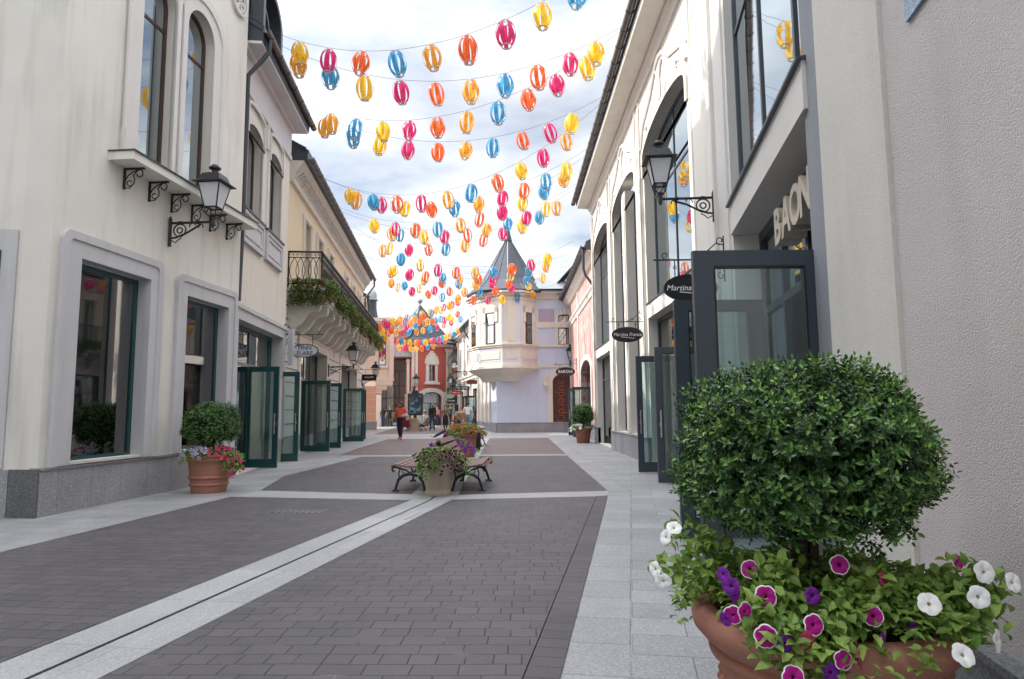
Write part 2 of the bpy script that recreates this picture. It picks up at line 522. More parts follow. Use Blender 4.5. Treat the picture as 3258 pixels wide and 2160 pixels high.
PALEST = mat('pale_stone_trim', (.69, .67, .645), .85, bump=.25, scale=120, var=.04)
CREAM = mat('cream_plaster', (.75, .725, .665), .85, bump=.35, scale=140, var=.07, dirt=.36)
CREAM2 = mat('warm_cream_plaster', (.73, .68, .60), .85, bump=.35, scale=140, var=.06, dirt=.20)
LAV = mat('lavender_plaster', (.55, .545, .56), .85, bump=.3, scale=140, var=.06, dirt=.22)
LAVL = mat('pale_lavender_plaster', (.65, .62, .64), .85, bump=.3, scale=140, var=.05, dirt=.15)
YELLOW = mat('sand_plaster', (.72, .60, .42), .85, bump=.35, scale=140, var=.05, dirt=.08)
WHITE = mat('off_white_stucco', (.71, .68, .62), .8, bump=.25, scale=120, var=.05, dirt=.20)
GREYST = mat('grey_stucco', (.66, .64, .60), .85, bump=.5, scale=110, var=.06)
PINKG = mat('pinkish_grey_roughcast', (.55, .50, .485), .9, bump=.55, scale=60, var=.10, detail=9, grain=120, dirt=.15)
CREAMR = mat('cream_roughcast', (.63, .605, .55), .9, bump=.45, scale=60, var=.09, detail=9, grain=165, dirt=.12)
GREYR = mat('grey_roughcast', (.28, .29, .315), .9, bump=.45, scale=60, var=.09, detail=9, grain=165, dirt=.12)
BLUEW = mat('pale_blue_plaster', (.60, .66, .80), .85, bump=.25, scale=120, var=.05, dirt=.12)
PURP = mat('mauve_plaster', (.45, .37, .47), .85, bump=.25, scale=120, var=.05)
REDW = mat('brick_red_plaster', (.50, .11, .085), .85, bump=.25, scale=120, var=.06, dirt=.08)
PEACH = mat('peach_plaster', (.74, .42, .31), .85, bump=.25, scale=120, var=.05)
PEACHL = mat('pale_peach_plaster', (.78, .62, .53), .85, bump=.25, scale=120, var=.05)
TEAL = mat('teal_green_metal', (.006, .055, .06), .35, var=.06, scale=20, coat=.2)
SLATE = mat('slate_grey_metal', (.045, .06, .075), .38, var=.06, scale=20)
BROWNF = mat('dark_brown_frame', (.055, .028, .022), .45, var=.1, scale=20)
DARKF = mat('dark_window_frame', (.025, .03, .038), .4, var=.08, scale=20)
ROOF = mat('dark_zinc_roof', (.055, .062, .075), .42, metal=.3, var=.12, scale=9)
ZINC = mat('light_zinc_roof', (.36, .37, .38), .38, metal=.55, var=.12, scale=9)
GUTTER = mat('brown_gutter_metal', (.12, .105, .10), .35, metal=.4, var=.1, scale=12)
IRON = mat('black_cast_iron', (.012, .014, .016), .42, bump=.15, scale=60, var=.15)
STEEL = mat('brushed_steel', (.55, .55, .55), .28, metal=1.0, var=.05, scale=50)
TERRA = mat('terracotta', (.36, .16, .11), .75, bump=.25, scale=60, var=.16, dirt=.25)
TERRA2 = mat('weathered_terracotta', (.29, .12, .085), .75, bump=.3, scale=60, var=.2, dirt=.3)
STONE = mat('beige_concrete', (.42, .35, .265), .85, bump=.35, scale=70, var=.14, dirt=.55)
SOIL = mat('dark_soil', (.03, .022, .016), .95, bump=1.0, scale=60, var=.3)
WOODR = mat('reddish_wood_slat', (.22, .07, .05), .5, bump=.2, scale=40, var=.2)
WOODP = mat('sky_sheen_pinkish_wood', (.21, .13, .11), .55, bump=.2, scale=40, var=.2)  # pale pinkish sky sheen of the slat tops is put into the colour
BARK = mat('bark', (.06, .04, .028), .9, bump=.8, scale=50, var=.25)
GRAN = granite('grey_granite_plinth', (.29, .29, .30), .8, .62, 3.0, mortar=.003, axes='XZ')
GRAND = granite('dark_granite_plinth', (.12, .125, .13), 1.3)
SLAB = granite('granite_pavement_slabs', (.315, .32, .325), .5, .62, .32, jcol=(.16, .16, .16))
SLABB = granite('granite_border_slabs', (.325, .33, .335), .5, 6.0, .46, jcol=(.16, .16, .16))
BAND = granite('granite_band_slabs', (.39, .395, .40), .45, .95, .9, mortar=.003, jcol=(.2, .2, .2))
PAVE = paving('brown_grey_paving_bricks', (.103, .096, .100), .24, .142)
PAVE2 = paving('soldier_course_bricks', (.094, .087, .091), 5.0, .142)
PAVE3 = paving('red_brown_paving_bricks', (.165, .130, .122), .24, .142)
GM = glass_mirror('mirroring_window_glass')
GMB = glass_mirror('brownish_window_glass', (.03, .022, .02))
GC = glass_clear('shop_window_glass', base=.19)
GD = glass_clear('door_glass', (.74, .86, .86), 1.5, .13)
FROST = mat('frosted_lamp_glass', (.62, .63, .65), .35, var=.04, scale=20)
INT_W = mat('shop_interior_wall', (.46, .45, .42), .8, var=.08, scale=10)
INT_F = mat('shop_interior_floor', (.16, .14, .12), .4, var=.1, scale=10)
BLACKP = mat('black_plastic', (.012, .012, .014), .4, var=.1)
WHITEP = mat('white_paint', (.80, .80, .80), .5, var=.03)
LEAF_BOX = leafmat('boxwood_leaf', (.014, .046, .012), (.065, .15, .035), .08, .24)
LEAF_TIP = leafmat('young_boxwood_leaf', (.08, .19, .03), (.21, .38, .08), .15, .28)
LEAF_PET = leafmat('petunia_leaf', (.10, .20, .028), (.32, .46, .10), .30, .5)
LEAF_BAL = leafmat('balcony_leaf', (.05, .12, .014), (.17, .22, .035), .25, .45)
# ------------------------------------------------------------------ ground
def sheet(name, pts, z, m, rz=0.0, org=None, kind='structure'):
    """flat paving sheet; its own axes turned by rz so that its joints run with the street"""
    org = org or pts[0]
    c, s_ = math.cos(-rz), math.sin(-rz)
    q = [((p[0] - org[0]) * c - (p[1] - org[1]) * s_, (p[0] - org[0]) * s_ + (p[1] - org[1]) * c) for p in pts]
    mb = MB()
    mb.add([(p[0], p[1], 0) for p in q], [tuple(range(len(q)))])
    o = mb.build(name, m, recalc=False)
    o.location = (org[0], org[1], z)
    o.rotation_euler = (0, 0, rz)
    if o.data.polygons[0].normal.z < 0:
        o.data.flip_normals()
    return tag(o, kind=kind)


sheet('ground', [(-220, -60), (220, -60), (220, 420), (-220, 420)], 0.0, SLAB, R(3), (0, 0))
A10 = -R(10)
sheet('brick_paving', [(-6.15, -4), (-4.16, -4), (-2.7, 3.65), (-1.74, 8.68), (-1.50, 9.95), (-2.01, 10.05), (-4.37, 10.53), (-4.86, 6.48)], .004, PAVE, -R(6.5))
sheet('brick_paving', [(-3.35, -4), (-1.26, -4), (0.05, 3.4), (1.24, 10.06), (1.24, 10.2), (-0.9, 9.95), (-1.43, 6.93), (-2.04, 3.45)], .004, PAVE, -R(1.5))
sheet('brick_border', [(-1.275, -4), (-1.08, -4), (0.22, 3.4), (1.43, 10.27), (1.235, 10.2)], .008, PAVE2, -R(10), (-1.275, -4))
sheet('brick_paving', [(-4.22, 11.33), (-2.16, 10.77), (-1.60, 10.66), (-1.62, 12.1), (-1.72, 19.45), (-4.37, 19.5), (-4.67, 13.82)], .004, PAVE, R(2))
sheet('brick_paving', [(-0.86, 10.53), (1.51, 10.87), (1.53, 19.25), (-0.95, 19.4)], .004, PAVE, R(1))
sheet('brick_paving', [(-5.2, 20.1), (-1.78, 20.0), (-1.95, 31.6), (-5.85, 31.7), (-5.44, 23.24)], .004, PAVE3, R(2))
sheet('brick_paving', [(-0.98, 19.95), (1.56, 19.8), (1.65, 31.4), (-1.10, 31.5)], .004, PAVE3, R(1))
sheet('brick_paving', [(-7.9, 38.2), (-2.2, 38.0), (-3.6, 56), (-9.6, 56)], .004, PAVE3, R(8))
# cross bands and the drain strip
sheet('granite_band', [(-4.37, 10.54), (-2.01, 10.06), (-1.495, 9.96), (-1.60, 10.65), (-2.16, 10.76), (-4.22, 11.32)], .004, BAND, -R(12))
sheet('granite_band', [(-0.89, 9.97), (1.235, 10.21), (1.43, 10.29), (1.51, 10.86), (-0.86, 10.52)], .004, BAND, R(7))
sheet('granite_band', [(-4.4, 19.52), (-1.73, 19.47), (-1.77, 19.98), (-5.2, 20.08), (-4.95, 19.6)], .004, BAND, 0)
sheet('granite_band', [(-0.96, 19.42), (1.53, 19.27), (1.55, 19.78), (-0.97, 19.93)], .004, BAND, 0)
sheet('drain_strip', [(-4.15, -4), (-3.36, -4), (-2.05, 3.45), (-1.44, 6.93), (-0.905, 9.96), (-0.87, 10.5), (-1.59, 10.64), (-1.505, 9.96), (-1.745, 8.68), (-2.71, 3.65)], .004, BAND, -R(10.5))
sheet('drain_strip', [(-1.59, 10.66), (-0.87, 10.54), (-0.97, 19.4), (-1.10, 31.4), (-1.94, 31.5), (-1.71, 19.45), (-1.61, 12.1)], .004, BAND, R(2))
# slab border along the near bricks and the pavement beyond it
sheet('granite_border', [(-1.07, -4), (-0.745, -4), (0.56, 3.39), (1.83, 10.61), (1.52, 10.85), (1.44, 10.27), (0.23, 3.4)], .004, SLABB, -R(10), (0.56, 3.39))
sheet('granite_border', [(1.52, 10.88), (1.83, 10.63), (1.90, 31.4), (1.66, 31.4), (1.54, 19.25)], .004, SLABB, 0)


sheet('granite_pavement', [(-.73, -4), (2.3, -4), (2.9, 8), (3.5, 11), (3.6, 31.4), (1.912, 31.4), (1.842, 10.63), (.572, 3.39)], .004, SLAB, -R(10), (.572, 3.39))
sheet('granite_pavement', [(-6.17, -4), (-4.87, 6.48), (-4.38, 10.53), (-4.23, 11.33), (-4.68, 13.82), (-4.98, 19.6), (-5.22, 20.08), (-5.86, 31.7), (-8.5, 31.7), (-6.9, 12), (-6.9, 8.7), (-14, 8.2), (-14, -4)], .004, SLAB, -R(7))


def slot(pts, w=.02, name='drain_slot'):
    mb = MB()
    for i in range(len(pts) - 1):
        a, b = Vector(pts[i]), Vector(pts[i + 1])
        nn = Vector((-(b - a).y, (b - a).x)).normalized() * w / 2
        mb.add([(a.x - nn.x, a.y - nn.y, 0), (b.x - nn.x, b.y - nn.y, 0), (b.x + nn.x, b.y + nn.y, 0), (a.x + nn.x, a.y + nn.y, 0)], [(0, 1, 2, 3)])
    o = mb.build(name, BLACKP)
    o.location = (0, 0, .008)
    return tag(o, kind='structure')


slot([(-3.79, -4), (-2.40, 3.46), (-1.58, 7.9), (-1.215, 9.9), (-1.2, 10.4)], .022)
slot([(-1.25, 10.9), (-1.5, 31.4)], .022)
slot([(-1.272, -4), (0.04, 3.4), (1.235, 10.12)], .006, 'paving_joint')
slot([(-1.62, 8.55), (-1.43, 8.5), (-1.38, 8.75)], .008, 'drain_cover_joint')
slot([(-1.47, 8.2), (-1.3, 8.16), (-1.2, 8.75)], .008, 'drain_cover_joint')
# metal grating let into the left bricks
g = thing('floor_grating', 'grey metal grating strip let into the brick paving at left', 'grating', (-2.8, 8.9, 0.004), -R(8))
mb = MB()
for i in range(9):
    mb.box(-.37 + i * .083, -.335 + i * .083, -.16, .16, 0, .006)
mb.box(-.38, .38, -.012, .012, 0, .005)
mb.build('bars', mat('galvanised_steel', (.30, .30, .31), .45, metal=.7), g)

# ------------------------------------------------------------------ building helpers
def window(root, sg, u0, u1, z0, zs, rise, wg, t=.06, mull=(), trans=(), fm=None, gm=None, name='window', bar=.05, depth=.06):
    """frame with its bars; the pane is a child of the frame"""
    mb = MB(sg)
    o_, i_ = arch(u0, u1, z0, zs, rise), arch(u0 + t, u1 - t, z0 + t, zs, max(rise - t, 0) if rise > 0 else 0)
    if rise <= 0:
        i_ = rect(u0 + t, u1 - t, z0 + t, zs - t)
    mb.ring(o_, i_, wg - depth / 2, wg + depth / 2)
    for x in mull:
        c, a = (u0 + u1) / 2, (u1 - u0) / 2
        top = zs + (rise * math.sqrt(max(0, 1 - ((x - c) / a) ** 2)) if rise > 0 else 0)
        mb.box(x - bar / 2, x + bar / 2, wg - depth * .42, wg + depth * .42, z0 + t, top - t * .6)
    for z in trans:
        mb.box(u0 + t, u1 - t, wg - depth * .38, wg + depth * .38, z - bar / 2, z + bar / 2)
    f = mb.build(name, fm or DARKF, root)
    p = MB(sg).prism(i_, wg - .008, wg + .006)
    p.build('pane', gm or GM, f)
    return f


def part(root, name, m, mb, smooth=False):
    return mb.build(name, m, root, smooth)


def interior(root, sg, u0, u1, z0, z1, wfront, depth=2.6, m=None):
    """the room behind a shop front: floor, back, sides and ceiling, open to the glass"""
    mb = MB(sg)
    a, b = wfront - depth, wfront - .02
    t = .06
    mb.box(u0, u1, a - t, a, z0, z1)
    mb.box(u0 - t, u0, a, b, z0, z1)
    mb.box(u1, u1 + t, a, b, z0, z1)
    mb.box(u0, u1, a, b, z1, z1 + t)
    mb.box(u0, u1, a, b, z0 - t, z0, 1)
    return mb.build('shop_interior', [m or INT_W, INT_F], root)


LAMPM, n_, l_, p_ = newmat('lit_shop_tube')
p_.inputs['Emission Color'].default_value = (1, .93, .82, 1); p_.inputs['Emission Strength'].default_value = 26.0


def ceiling_lamp(root, sg, u, w, z):
    """lit tube under the shop ceiling"""
    return MB(sg).tube([(u - .55, w, z), (u + .55, w, z)], .035, 8).build('ceiling_tube_lamp', LAMPM, root, True)


def plinth(root, sg, spans, h=.6, w=.035, m=None, name='granite_plinth'):
    mb = MB(sg)
    for (a, b) in spans:
        mb.box(a, b, -.1, w, -.02, h - .03)
        mb.box(a - .005, b + .005, -.1, w + .025, h - .03, h)
    return mb.build(name, m or GRAN, root)


def local(root, x, y, z=0, ang=0):
    return RM[root.name].inverted() @ Matrix.Translation((x, y, z)) @ Matrix.Rotation(ang, 4, 'Z')


def door(root, hx, hy, ox, oy, h, fm, z=0.0, stile=.11, botrail=.2, toprail=.11, transom=None, handle_side=-1, label=None):
    """glazed door leaf as a part of the building: pane and pull handles are its sub-parts"""
    W = math.hypot(ox - hx, oy - hy)
    ang = math.atan2(oy - hy, ox - hx)
    M = local(root, hx, hy, z, ang)
    mb = MB()
    t = .028
    mb.box(0, stile, -t, t, .015, h)
    mb.box(W - stile, W, -t, t, .015, h)
    mb.box(stile, W - stile, -t, t, .015, botrail)
    mb.box(stile, W - stile, -t, t, h - toprail, h)
    if transom:
        mb.box(stile, W - stile, -t * .9, t * .9, transom - .04, transom + .04)
    # gasket line round the pane
    mb.ring(rect(stile, W - stile, botrail, h - toprail), rect(stile + .012, W - stile - .012, botrail + .012, h - toprail - .012), -t * 1.12, t * 1.12, 1)
    d = mb.build('door', [fm, BLACKP], root, M=M)
    if label: d['label'] = label
    MB().box(stile, W - stile, -.006, .006, botrail, h - toprail).build('pane', GD, d)
    hx_ = W - stile * .55
    for sd in (-1, 1):
        hb = MB()
        hb.tube([(hx_, sd * .085, .80), (hx_, sd * .085, 1.28)], .014, 8)
        for zz_ in (.86, 1.22):
            hb.tube([(hx_, sd * .02, zz_), (hx_, sd * .085, zz_)], .011, 8)
        hb.build('handle', STEEL, d, True)
    MB().box(hx_ - .018, hx_ + .018, -t - .006, t + .006, 1.0, 1.06).build('lock', STEEL, d)
    return d


def gutter(root, sg, u0, u1, w, z, r=.075, name='gutter', joints=.75, m=None):
    mb = MB(sg)
    pts, n = [], 10
    for k in range(n + 1):
        a = math.pi + math.pi * k / n
        pts.append((w + r * math.cos(a), z + r * math.sin(a)))
    pin = [(w + (r - .012) * math.cos(a), z + (r - .012) * math.sin(a)) for a in [2 * math.pi - math.pi * k / n for k in range(n + 1)]]
    mb.prism(pts + pin, u0, u1, 'u')
    k = u0 + .3
    while k < u1:
        q = [(w + (r + .012) * math.cos(math.pi + math.pi * i / n), z + (r + .012) * math.sin(math.pi + math.pi * i / n)) for i in range(n + 1)]
        mb.prism(q, k, k + .035, 'u')
        k += joints
    return mb.build(name, m or GUTTER, root, True)


def roof_slope(root, sg, u0, u1, w_eave, z_eave, w_ridge, z_ridge, m=None, t=.12, seams=.6, name='roof'):
    """a pitched slope with standing seams, and the far slope behind the ridge"""
    mb = MB(sg)
    dw, dz = w_ridge - w_eave, z_ridge - z_eave
    L = math.hypot(dw, dz); nw, nz = -dz / L, dw / L
    if nz < 0: nw, nz = -nw, -nz
    mb.prism([(w_eave, z_eave), (w_ridge, z_ridge), (2 * w_ridge - w_eave, z_eave), (2 * w_ridge - w_eave, z_eave - t), (w_ridge, z_ridge - t), (w_eave, z_eave - t)], u0, u1, 'u')
    k = u0
    while k <= u1 + .01:
        mb.prism([(w_eave, z_eave + .002), (w_ridge, z_ridge + .002), (w_ridge + nw * .035, z_ridge + nz * .035), (w_eave + nw * .035, z_eave + nz * .035)], k - .012, k + .012, 'u')
        k += seams
    return mb.build(name, m or ROOF, root)


def downpipe(root, sg, pts, r=.05, name='downpipe', m=None):
    return MB(sg).tube(pts, r, 10).build(name, m or ROOF, root, True)


# ------------------------------------------------------------------ block across the side street, left of the picture: it keeps the near end in shade
PB = thing('corner_block', 'tall plain cream block across the side street on the far left', 'building', (-11.5, 9.2, 0), R(-90))
mb = MB()
mb.panel(rect(0, 22, .6, 14.2), [rect(a, a + 1.6, z, z + 2.4) for a in (1.2, 4.2, 7.2, 10.2, 13.2, 16.2, 19.2) for z in (1.0, 5.6, 9.6)], 0, .4)
mb.box(0, 22, -9, -8.9, 0, 14.2); mb.box(0, .1, -8.9, -.4, 0, 14.2); mb.box(21.9, 22, -8.9, -.4, 0, 14.2)
part(PB, 'wall', CREAM, mb)
plinth(PB, 1, [(0, 22)], .6, .05)
for a in (1.2, 4.2, 7.2, 10.2, 13.2, 16.2, 19.2):
    for z in (1.0, 5.6, 9.6): window(PB, 1, a, a + 1.6, z, z + 2.4, 0, -.25, .07, mull=(a + .8,), name='window')
mb = MB(); mb.box(-.3, 22.3, -9.3, .4, 14.2, 14.5); part(PB, 'roof', ROOF, mb)

# ------------------------------------------------------------------ nearest building on the left
L1 = thing('cream_shop_building', 'cream plastered shop building nearest on the left with paired arched upper window', 'building',
           (-6.02, 8.55, 0), math.atan2(5.0, .43))
sg = -1
Hn = 12.6
mb = MB(sg)
h1 = arch(1.52, 2.41, 5.36, 8.25, .45)
h2 = arch(2.74, 3.62, 5.36, 8.25, .45)
mb.panel(rect(0, 4.95, .58, Hn), [rect(.40, 2.12, .66, 3.50), rect(2.97, 4.58, .66, 3.43), h1, h2], 0, .42)
# end return, back and the facets that turn away on the left
mb.box(4.90, 4.95, -7.5, -.42, 0, Hn)
mb.box(-3, 4.95, -7.6, -7.5, 0, Hn)
part(L1, 'wall', CREAM, mb)
mb = MB(sg)
mb.prism([(-0.004, -0.003), (.02, -.384), (.2, -.384), (.2, -.03)], .58, Hn, 'z')
part(L1, 'corner_wall', CREAM, mb)
mb = MB(sg)
mb.prism([(.018, -.387), (-.22, -1.5), (-.5, -3.6), (.3, -3.6), (.25, -.43)], .58, Hn, 'z')
part(L1, 'side_wall', CREAM, mb)
mb = MB(sg)
mb.box(-2.5, 4.95, -7.6, .25, Hn, Hn + .3)
part(L1, 'roof', ROOF, mb)
# granite
plinth(L1, sg, [(0.0, 4.95)], .62, .04)
mb = MB(sg)
mb.prism([(-.03, .035), (-.01, -.38), (.15, -.38), (.15, -.02)], -.02, .605, 'z')
part(L1, 'corner_plinth', GRAND, mb)
mb = MB(sg)
mb.prism([(-.014, -.383), (-.25, -1.5), (-.53, -3.6), (.2, -3.6), (.2, -.43)], -.02, .60, 'z')
part(L1, 'side_plinth', GRAN, mb)


def rounded(u0, u1, z0, z1, r=.14, n=6):
    p = [(u0, z0), (u1, z0)]
    p += [(u1 - r + r * math.cos(a), z1 - r + r * math.sin(a)) for a in [math.pi / 2 * k / n for k in range(n + 1)]]
    p += [(u0 + r + r * math.cos(a), z1 - r + r * math.sin(a)) for a in [math.pi / 2 + math.pi / 2 * k / n for k in range(n + 1)]]
    return p


def shop_surround(root, sg, uo0, uo1, ui0, ui1, z0, zo, zi, d=.36):
    o_ = rounded(uo0, uo1, z0, zo)
    n = len(o_)
    i_ = [(ui0, z0), (ui1, z0)] + [(ui1, zi)] * ((n - 2) // 2) + [(ui0, zi)] * ((n - 2) // 2)
    mb = MB(sg)
    mb.ring(o_, i_, -.06, .05)
    # raised outer bead and deep reveals
    i2 = rounded(uo0 + .10, uo1 - .10, z0, zo - .10, .09)
    mb.ring(rounded(uo0 - .01, uo1 + .01, z0, zo + .01), i2, .045, .075)
    mb.box(ui0 - .1, ui0, -d, -.05, z0, zi); mb.box(ui1, ui1 + .1, -d, -.05, z0, zi)
    mb.box(ui0 - .1, ui1 + .1, -d, -.05, zi, zi + .1)
    return mb.build('window_surround', LAV, root)


shop_surround(L1, sg, .13, 2.31, .49, 2.03, .62, 3.77, 3.44)
shop_surround(L1, sg, 2.76, 4.80, 3.06, 4.50, .62, 3.70, 3.36)
window(L1, sg, .49, 2.03, .64, 3.43, 0, -.20, .07, fm=TEAL, gm=GC, name='shop_window')
window(L1, sg, 3.06, 4.50, .64, 3.35, 0, -.20, .07, fm=TEAL, gm=GC, name='shop_window')
interior(L1, sg, .3, 2.3, .62, 3.5, -.36, 2.2)
ceiling_lamp(L1, sg, 1.3, -1.3, 3.30)
ceiling_lamp(L1, sg, 3.9, -1.3, 3.22)
interior(L1, sg, 2.8, 4.7, .62, 3.42, -.36, 2.2)
mb = MB(sg); mb.box(3.0, 4.05, -.62, -.58, .63, 3.25)  # added panel standing in for the pink mosaic house mirrored in the glass
part(L1, 'reflection_panel', granite('pink_reflection_tiles', (.62, .36, .28), .5, .22, .22, rough=.6, mortar=.002, jcol=(.5, .3, .25), axes='XZ'), mb)
for (a, b, hh) in ((1.52, 2.41, h1), (2.74, 3.62, h2)):
    mb = MB(sg)
    mb.ring(arch(a - .32, b + (.165 if b < 3 else .32), 5.17, 8.35, .62), arch(a, b, 5.17, 8.25, .45), -.02, .045)
    if a < 2: mb.box(a - .34, a - .02, -.02, .09, 5.17, 5.62)
    mb.ring(arch(a - .36, b + (.16 if b < 3 else .36), 5.17, 8.38, .68), arch(a - .26, b + (.15 if b < 3 else .26), 5.17, 8.33, .58), .042, .075)
    part(L1, 'window_surround', PALEST, mb)
    window(L1, sg, a, b, 5.36, 8.25, .45, -.17, .06, trans=(7.85,), fm=BROWNF, gm=GM, name='arched_window')
# sill shelf on scrolled brackets
mb = MB(sg)
mb.box(.95, 4.85, -.05, .40, 5.03, 5.155)
part(L1, 'sill_shelf', CREAM, mb)
mb = MB(sg); mb.box(.93, 4.87, -.04, .425, 5.155, 5.175)
part(L1, 'sill_flashing', ROOF, mb)
def scroll_bracket(root, sg, u, z, w=.33, h=.33, name='bracket'):
    mb = MB(sg)
    mb.box(u - .016, u + .016, 0, .028, z - h, z)
    mb.box(u - .016, u + .016, 0, w, z - .028, z)
    f = lambda pts: [(u, p[0], p[1]) for p in pts]
    mb.tube(f([(.02, z - h * .62), (.07, z - h * .35), (.16, z - h * .16), (.24, z - .03)]), .010, 5)
    mb.tube(f([(.02, z - h * .93), (.10, z - h * .95), (.17, z - h * .72), (.175, z - h * .5), (.15, z - h * .38), (.19, z - .07), (.25, z - .02)]), .010, 5)
    mb.tube(f(spiral(.245, z - .10, .075, .03, math.pi * .6, -math.pi * 1.1, 12)), .010, 5)
    mb.tube(f(spiral(.10, z - h * .70, .06, .025, math.pi * 1.9, math.pi * .1 + 0, 12)), .009, 5)
    return mb.build(name, IRON, root, True)
for i in range(6):
    scroll_bracket(L1, sg, 1.31 + i * .612, 5.03)
# round medallion
mb = MB(sg)
for k, (r0, r1, w1) in enumerate(((.30, .24, .07), (.22, .18, .055))):
    ro = [(4.50 + r0 * math.cos(2 * math.pi * i / 32), 9.80 + r0 * math.sin(2 * math.pi * i / 32)) for i in range(32)]
    ri = [(4.50 + r1 * math.cos(2 * math.pi * i / 32), 9.80 + r1 * math.sin(2 * math.pi * i / 32)) for i in range(32)]
    mb.ring(ro, ri, -.01, w1)
for i in range(6):
    a = math.pi / 3 * i
    c, s_ = math.cos(a), math.sin(a)
    q = [(.02, -.015), (.16, -.045), (.18, 0), (.16, .045), (.02, .015)]
    mb.prism([(4.5 + x * c - y * s_, 9.8 + x * s_ + y * c) for x, y in q], -.01, .05)
part(L1, 'medallion', GREYST, mb)
# the lavender window surround that just shows on the far left facet
mb = MB(sg)
mb.prism([(-.03, -.46), (-.25, -1.47), (-.18, -1.5), (.04, -.47)], .62, 3.72, 'z')
part(L1, 'side_window_surround', LAV, mb)
mb = MB(sg); mb.prism([(-.095, -.64), (-.215, -1.19), (-.17, -1.19), (-.05, -.64)], .66, 3.44, 'z'); f_ = part(L1, 'side_window', TEAL, mb)
mb = MB(sg); mb.prism([(-.110, -.69), (-.208, -1.14), (-.17, -1.14), (-.07, -.69)], .72, 3.37, 'z'); mb.build('pane', GM, f_)

# ------------------------------------------------------------------ lavender-friezed building with the open shop door
L2 = thing('lavender_frieze_building', 'cream building with pale lavender frieze, two arched upper windows and wide open green shop doors', 'building',
           (-5.74, 13.5, 0), math.atan2(.9954, -.0958))
U2 = 4.55
mb = MB(sg)
wa, wb = arch(.62, 1.83, 5.75, 7.55, .24), arch(2.45, 3.62, 5.75, 7.58, .24)
mb.panel(rect(0, U2, 0.0, 8.42), [rect(.36, 4.22, .02, 3.29), wa, wb], 0, .52)
mb.box(U2 - .05, U2, -7, -.52, 0, 9.3)
mb.box(0, U2, -7.1, -7, 0, 9.3)
part(L2, 'wall', CREAM2, mb)
mb = MB(sg); mb.box(0, U2 + .01, -.4, .03, 8.42, 9.18)
part(L2, 'frieze', LAVL, mb)
mb = MB(sg); mb.box(0, U2 + .02, -.3, .055, 8.30, 8.42); mb.box(0, U2 + .02, -.3, .12, 9.10, 9.2)
part(L2, 'moulding', LAVL, mb)
# soffit, fascia and roof
mb = MB(sg)
mb.box(0.05, U2 + .25, -.3, .42, 9.2, 9.26)
part(L2, 'soffit', LAVL, mb)
mb = MB(sg); mb.prism([(.12, 9.26), (.44, 9.26), (.46, 9.60), (-.2, 9.95)], 0.05, U2 + .3, 'u')
part(L2, 'fascia', ROOF, mb)
roof_slope(L2, sg, 0.02, U2 + .32, .42, 9.62, -3.4, 11.9)
gutter(L2, sg, 0.0, U2 + .55, .52, 9.50, .085)
# curved dormer top that stands on the eave
mb = MB(sg)
ro = arch(.1, 1.75, 9.6, 10.3, .62, 18); ri = arch(.26, 1.59, 9.6, 10.3, .50, 18)
mb.ring(ro, ri, .15, .42); mb.ring(ro, ri, -1.6, .12)
part(L2, 'dormer', ROOF, mb)
mb = MB(sg); mb.prism(ri, .02, .05); part(L2, 'dormer_window', GM, mb)
downpipe(L2, sg, [(.28, .52, 9.45), (.28, .52, 9.15), (.26, .36, 8.9), (.22, .10, 8.55), (.22, .10, 5.4), (.10, .10, 3.6)], .05)
# windows with their panelled aprons and moulded heads
for (a, b, hole, za_) in ((.62, 1.83, wa, 7.55), (2.45, 3.62, wb, 7.58)):
    mb = MB(sg)
    mb.ring(arch(a - .16, b + .12, 5.66, za_ + .02, .36), arch(a, b, 5.66, za_, .24), -.03, .035)
    mb.ring(arch(a - .1, b + .06, za_ - .1, za_ + .55, .18), arch(a - .04, b, za_ - .1, za_ + .52, .12), .03, .07)
    mb.box(a - .34, a - .26, -.01, .05, za_ + .1, za_ + .72); mb.box(a - .24, a - .17, -.01, .05, za_ + .1, za_ + .72)
    part(L2, 'window_surround', PALEST, mb)
    window(L2, sg, a, b, 5.75, za_, .24, -.21, .06, mull=((a + b) / 2,), fm=DARKF, gm=GM, name='arched_window')
    mb = MB(sg)
    mb.box(a - .25, b + .14, -.02, .05, 4.96, 5.68)
    mb.ring(rect(a - .25, b + .14, 4.96, 5.68), rect(a - .16, b + .05, 5.05, 5.59), .045, .085)
    mb.ring(rect(a - .10, b - .01, 5.11, 5.53), rect(a - .05, b - .06, 5.16, 5.48), .045, .075)
    part(L2, 'window_apron', LAV, mb)
    mb = MB(sg); mb.box(a - .28, b + .17, -.25, .11, 5.68, 5.725); part(L2, 'window_sill', ROOF, mb)
# shop opening
mb = MB(sg)
mb.box(.0, .38, -.5, .04, .02, 3.5); mb.box(4.20, U2, -.5, .04, .6, 3.5)
mb.box(.38, 4.20, -.5, .04, 3.27, 3.5); mb.box(0, U2, -.02, .075, 3.5, 3.59)
part(L2, 'shop_surround', LAV, mb)
plinth(L2, sg, [(4.2, U2)], .6, .045)
plinth(L2, sg, [(.0, .38)], .6, .045)
mb = MB(sg)
mb.ring(rect(.38, 4.20, .0, 3.27), rect(.45, 4.13, .0, 3.19), -.34, -.26)
for x in (1.12, 2.28, 4.05): mb.box(x - .035, x + .035, -.33, -.27, .0 if x > 2 else .0, 3.2)
mb.box(.45, 4.13, -.33, -.27, 2.36, 2.44)
mb.box(.45, 2.25, -.34, -.26, .0, .08)
part(L2, 'shop_frame', TEAL, mb)
mb = MB(sg)
mb.box(.45, 4.13, -.306, -.294, 2.44, 3.19)
mb.box(.45, 2.25, -.306, -.294, .08, 2.36)
part(L2, 'shop_glazing', GC, mb)
mb = MB(sg); mb.box(.5, 2.2, -.40, -.35, .08, .62); part(L2, 'stall_riser', GRAN, mb)
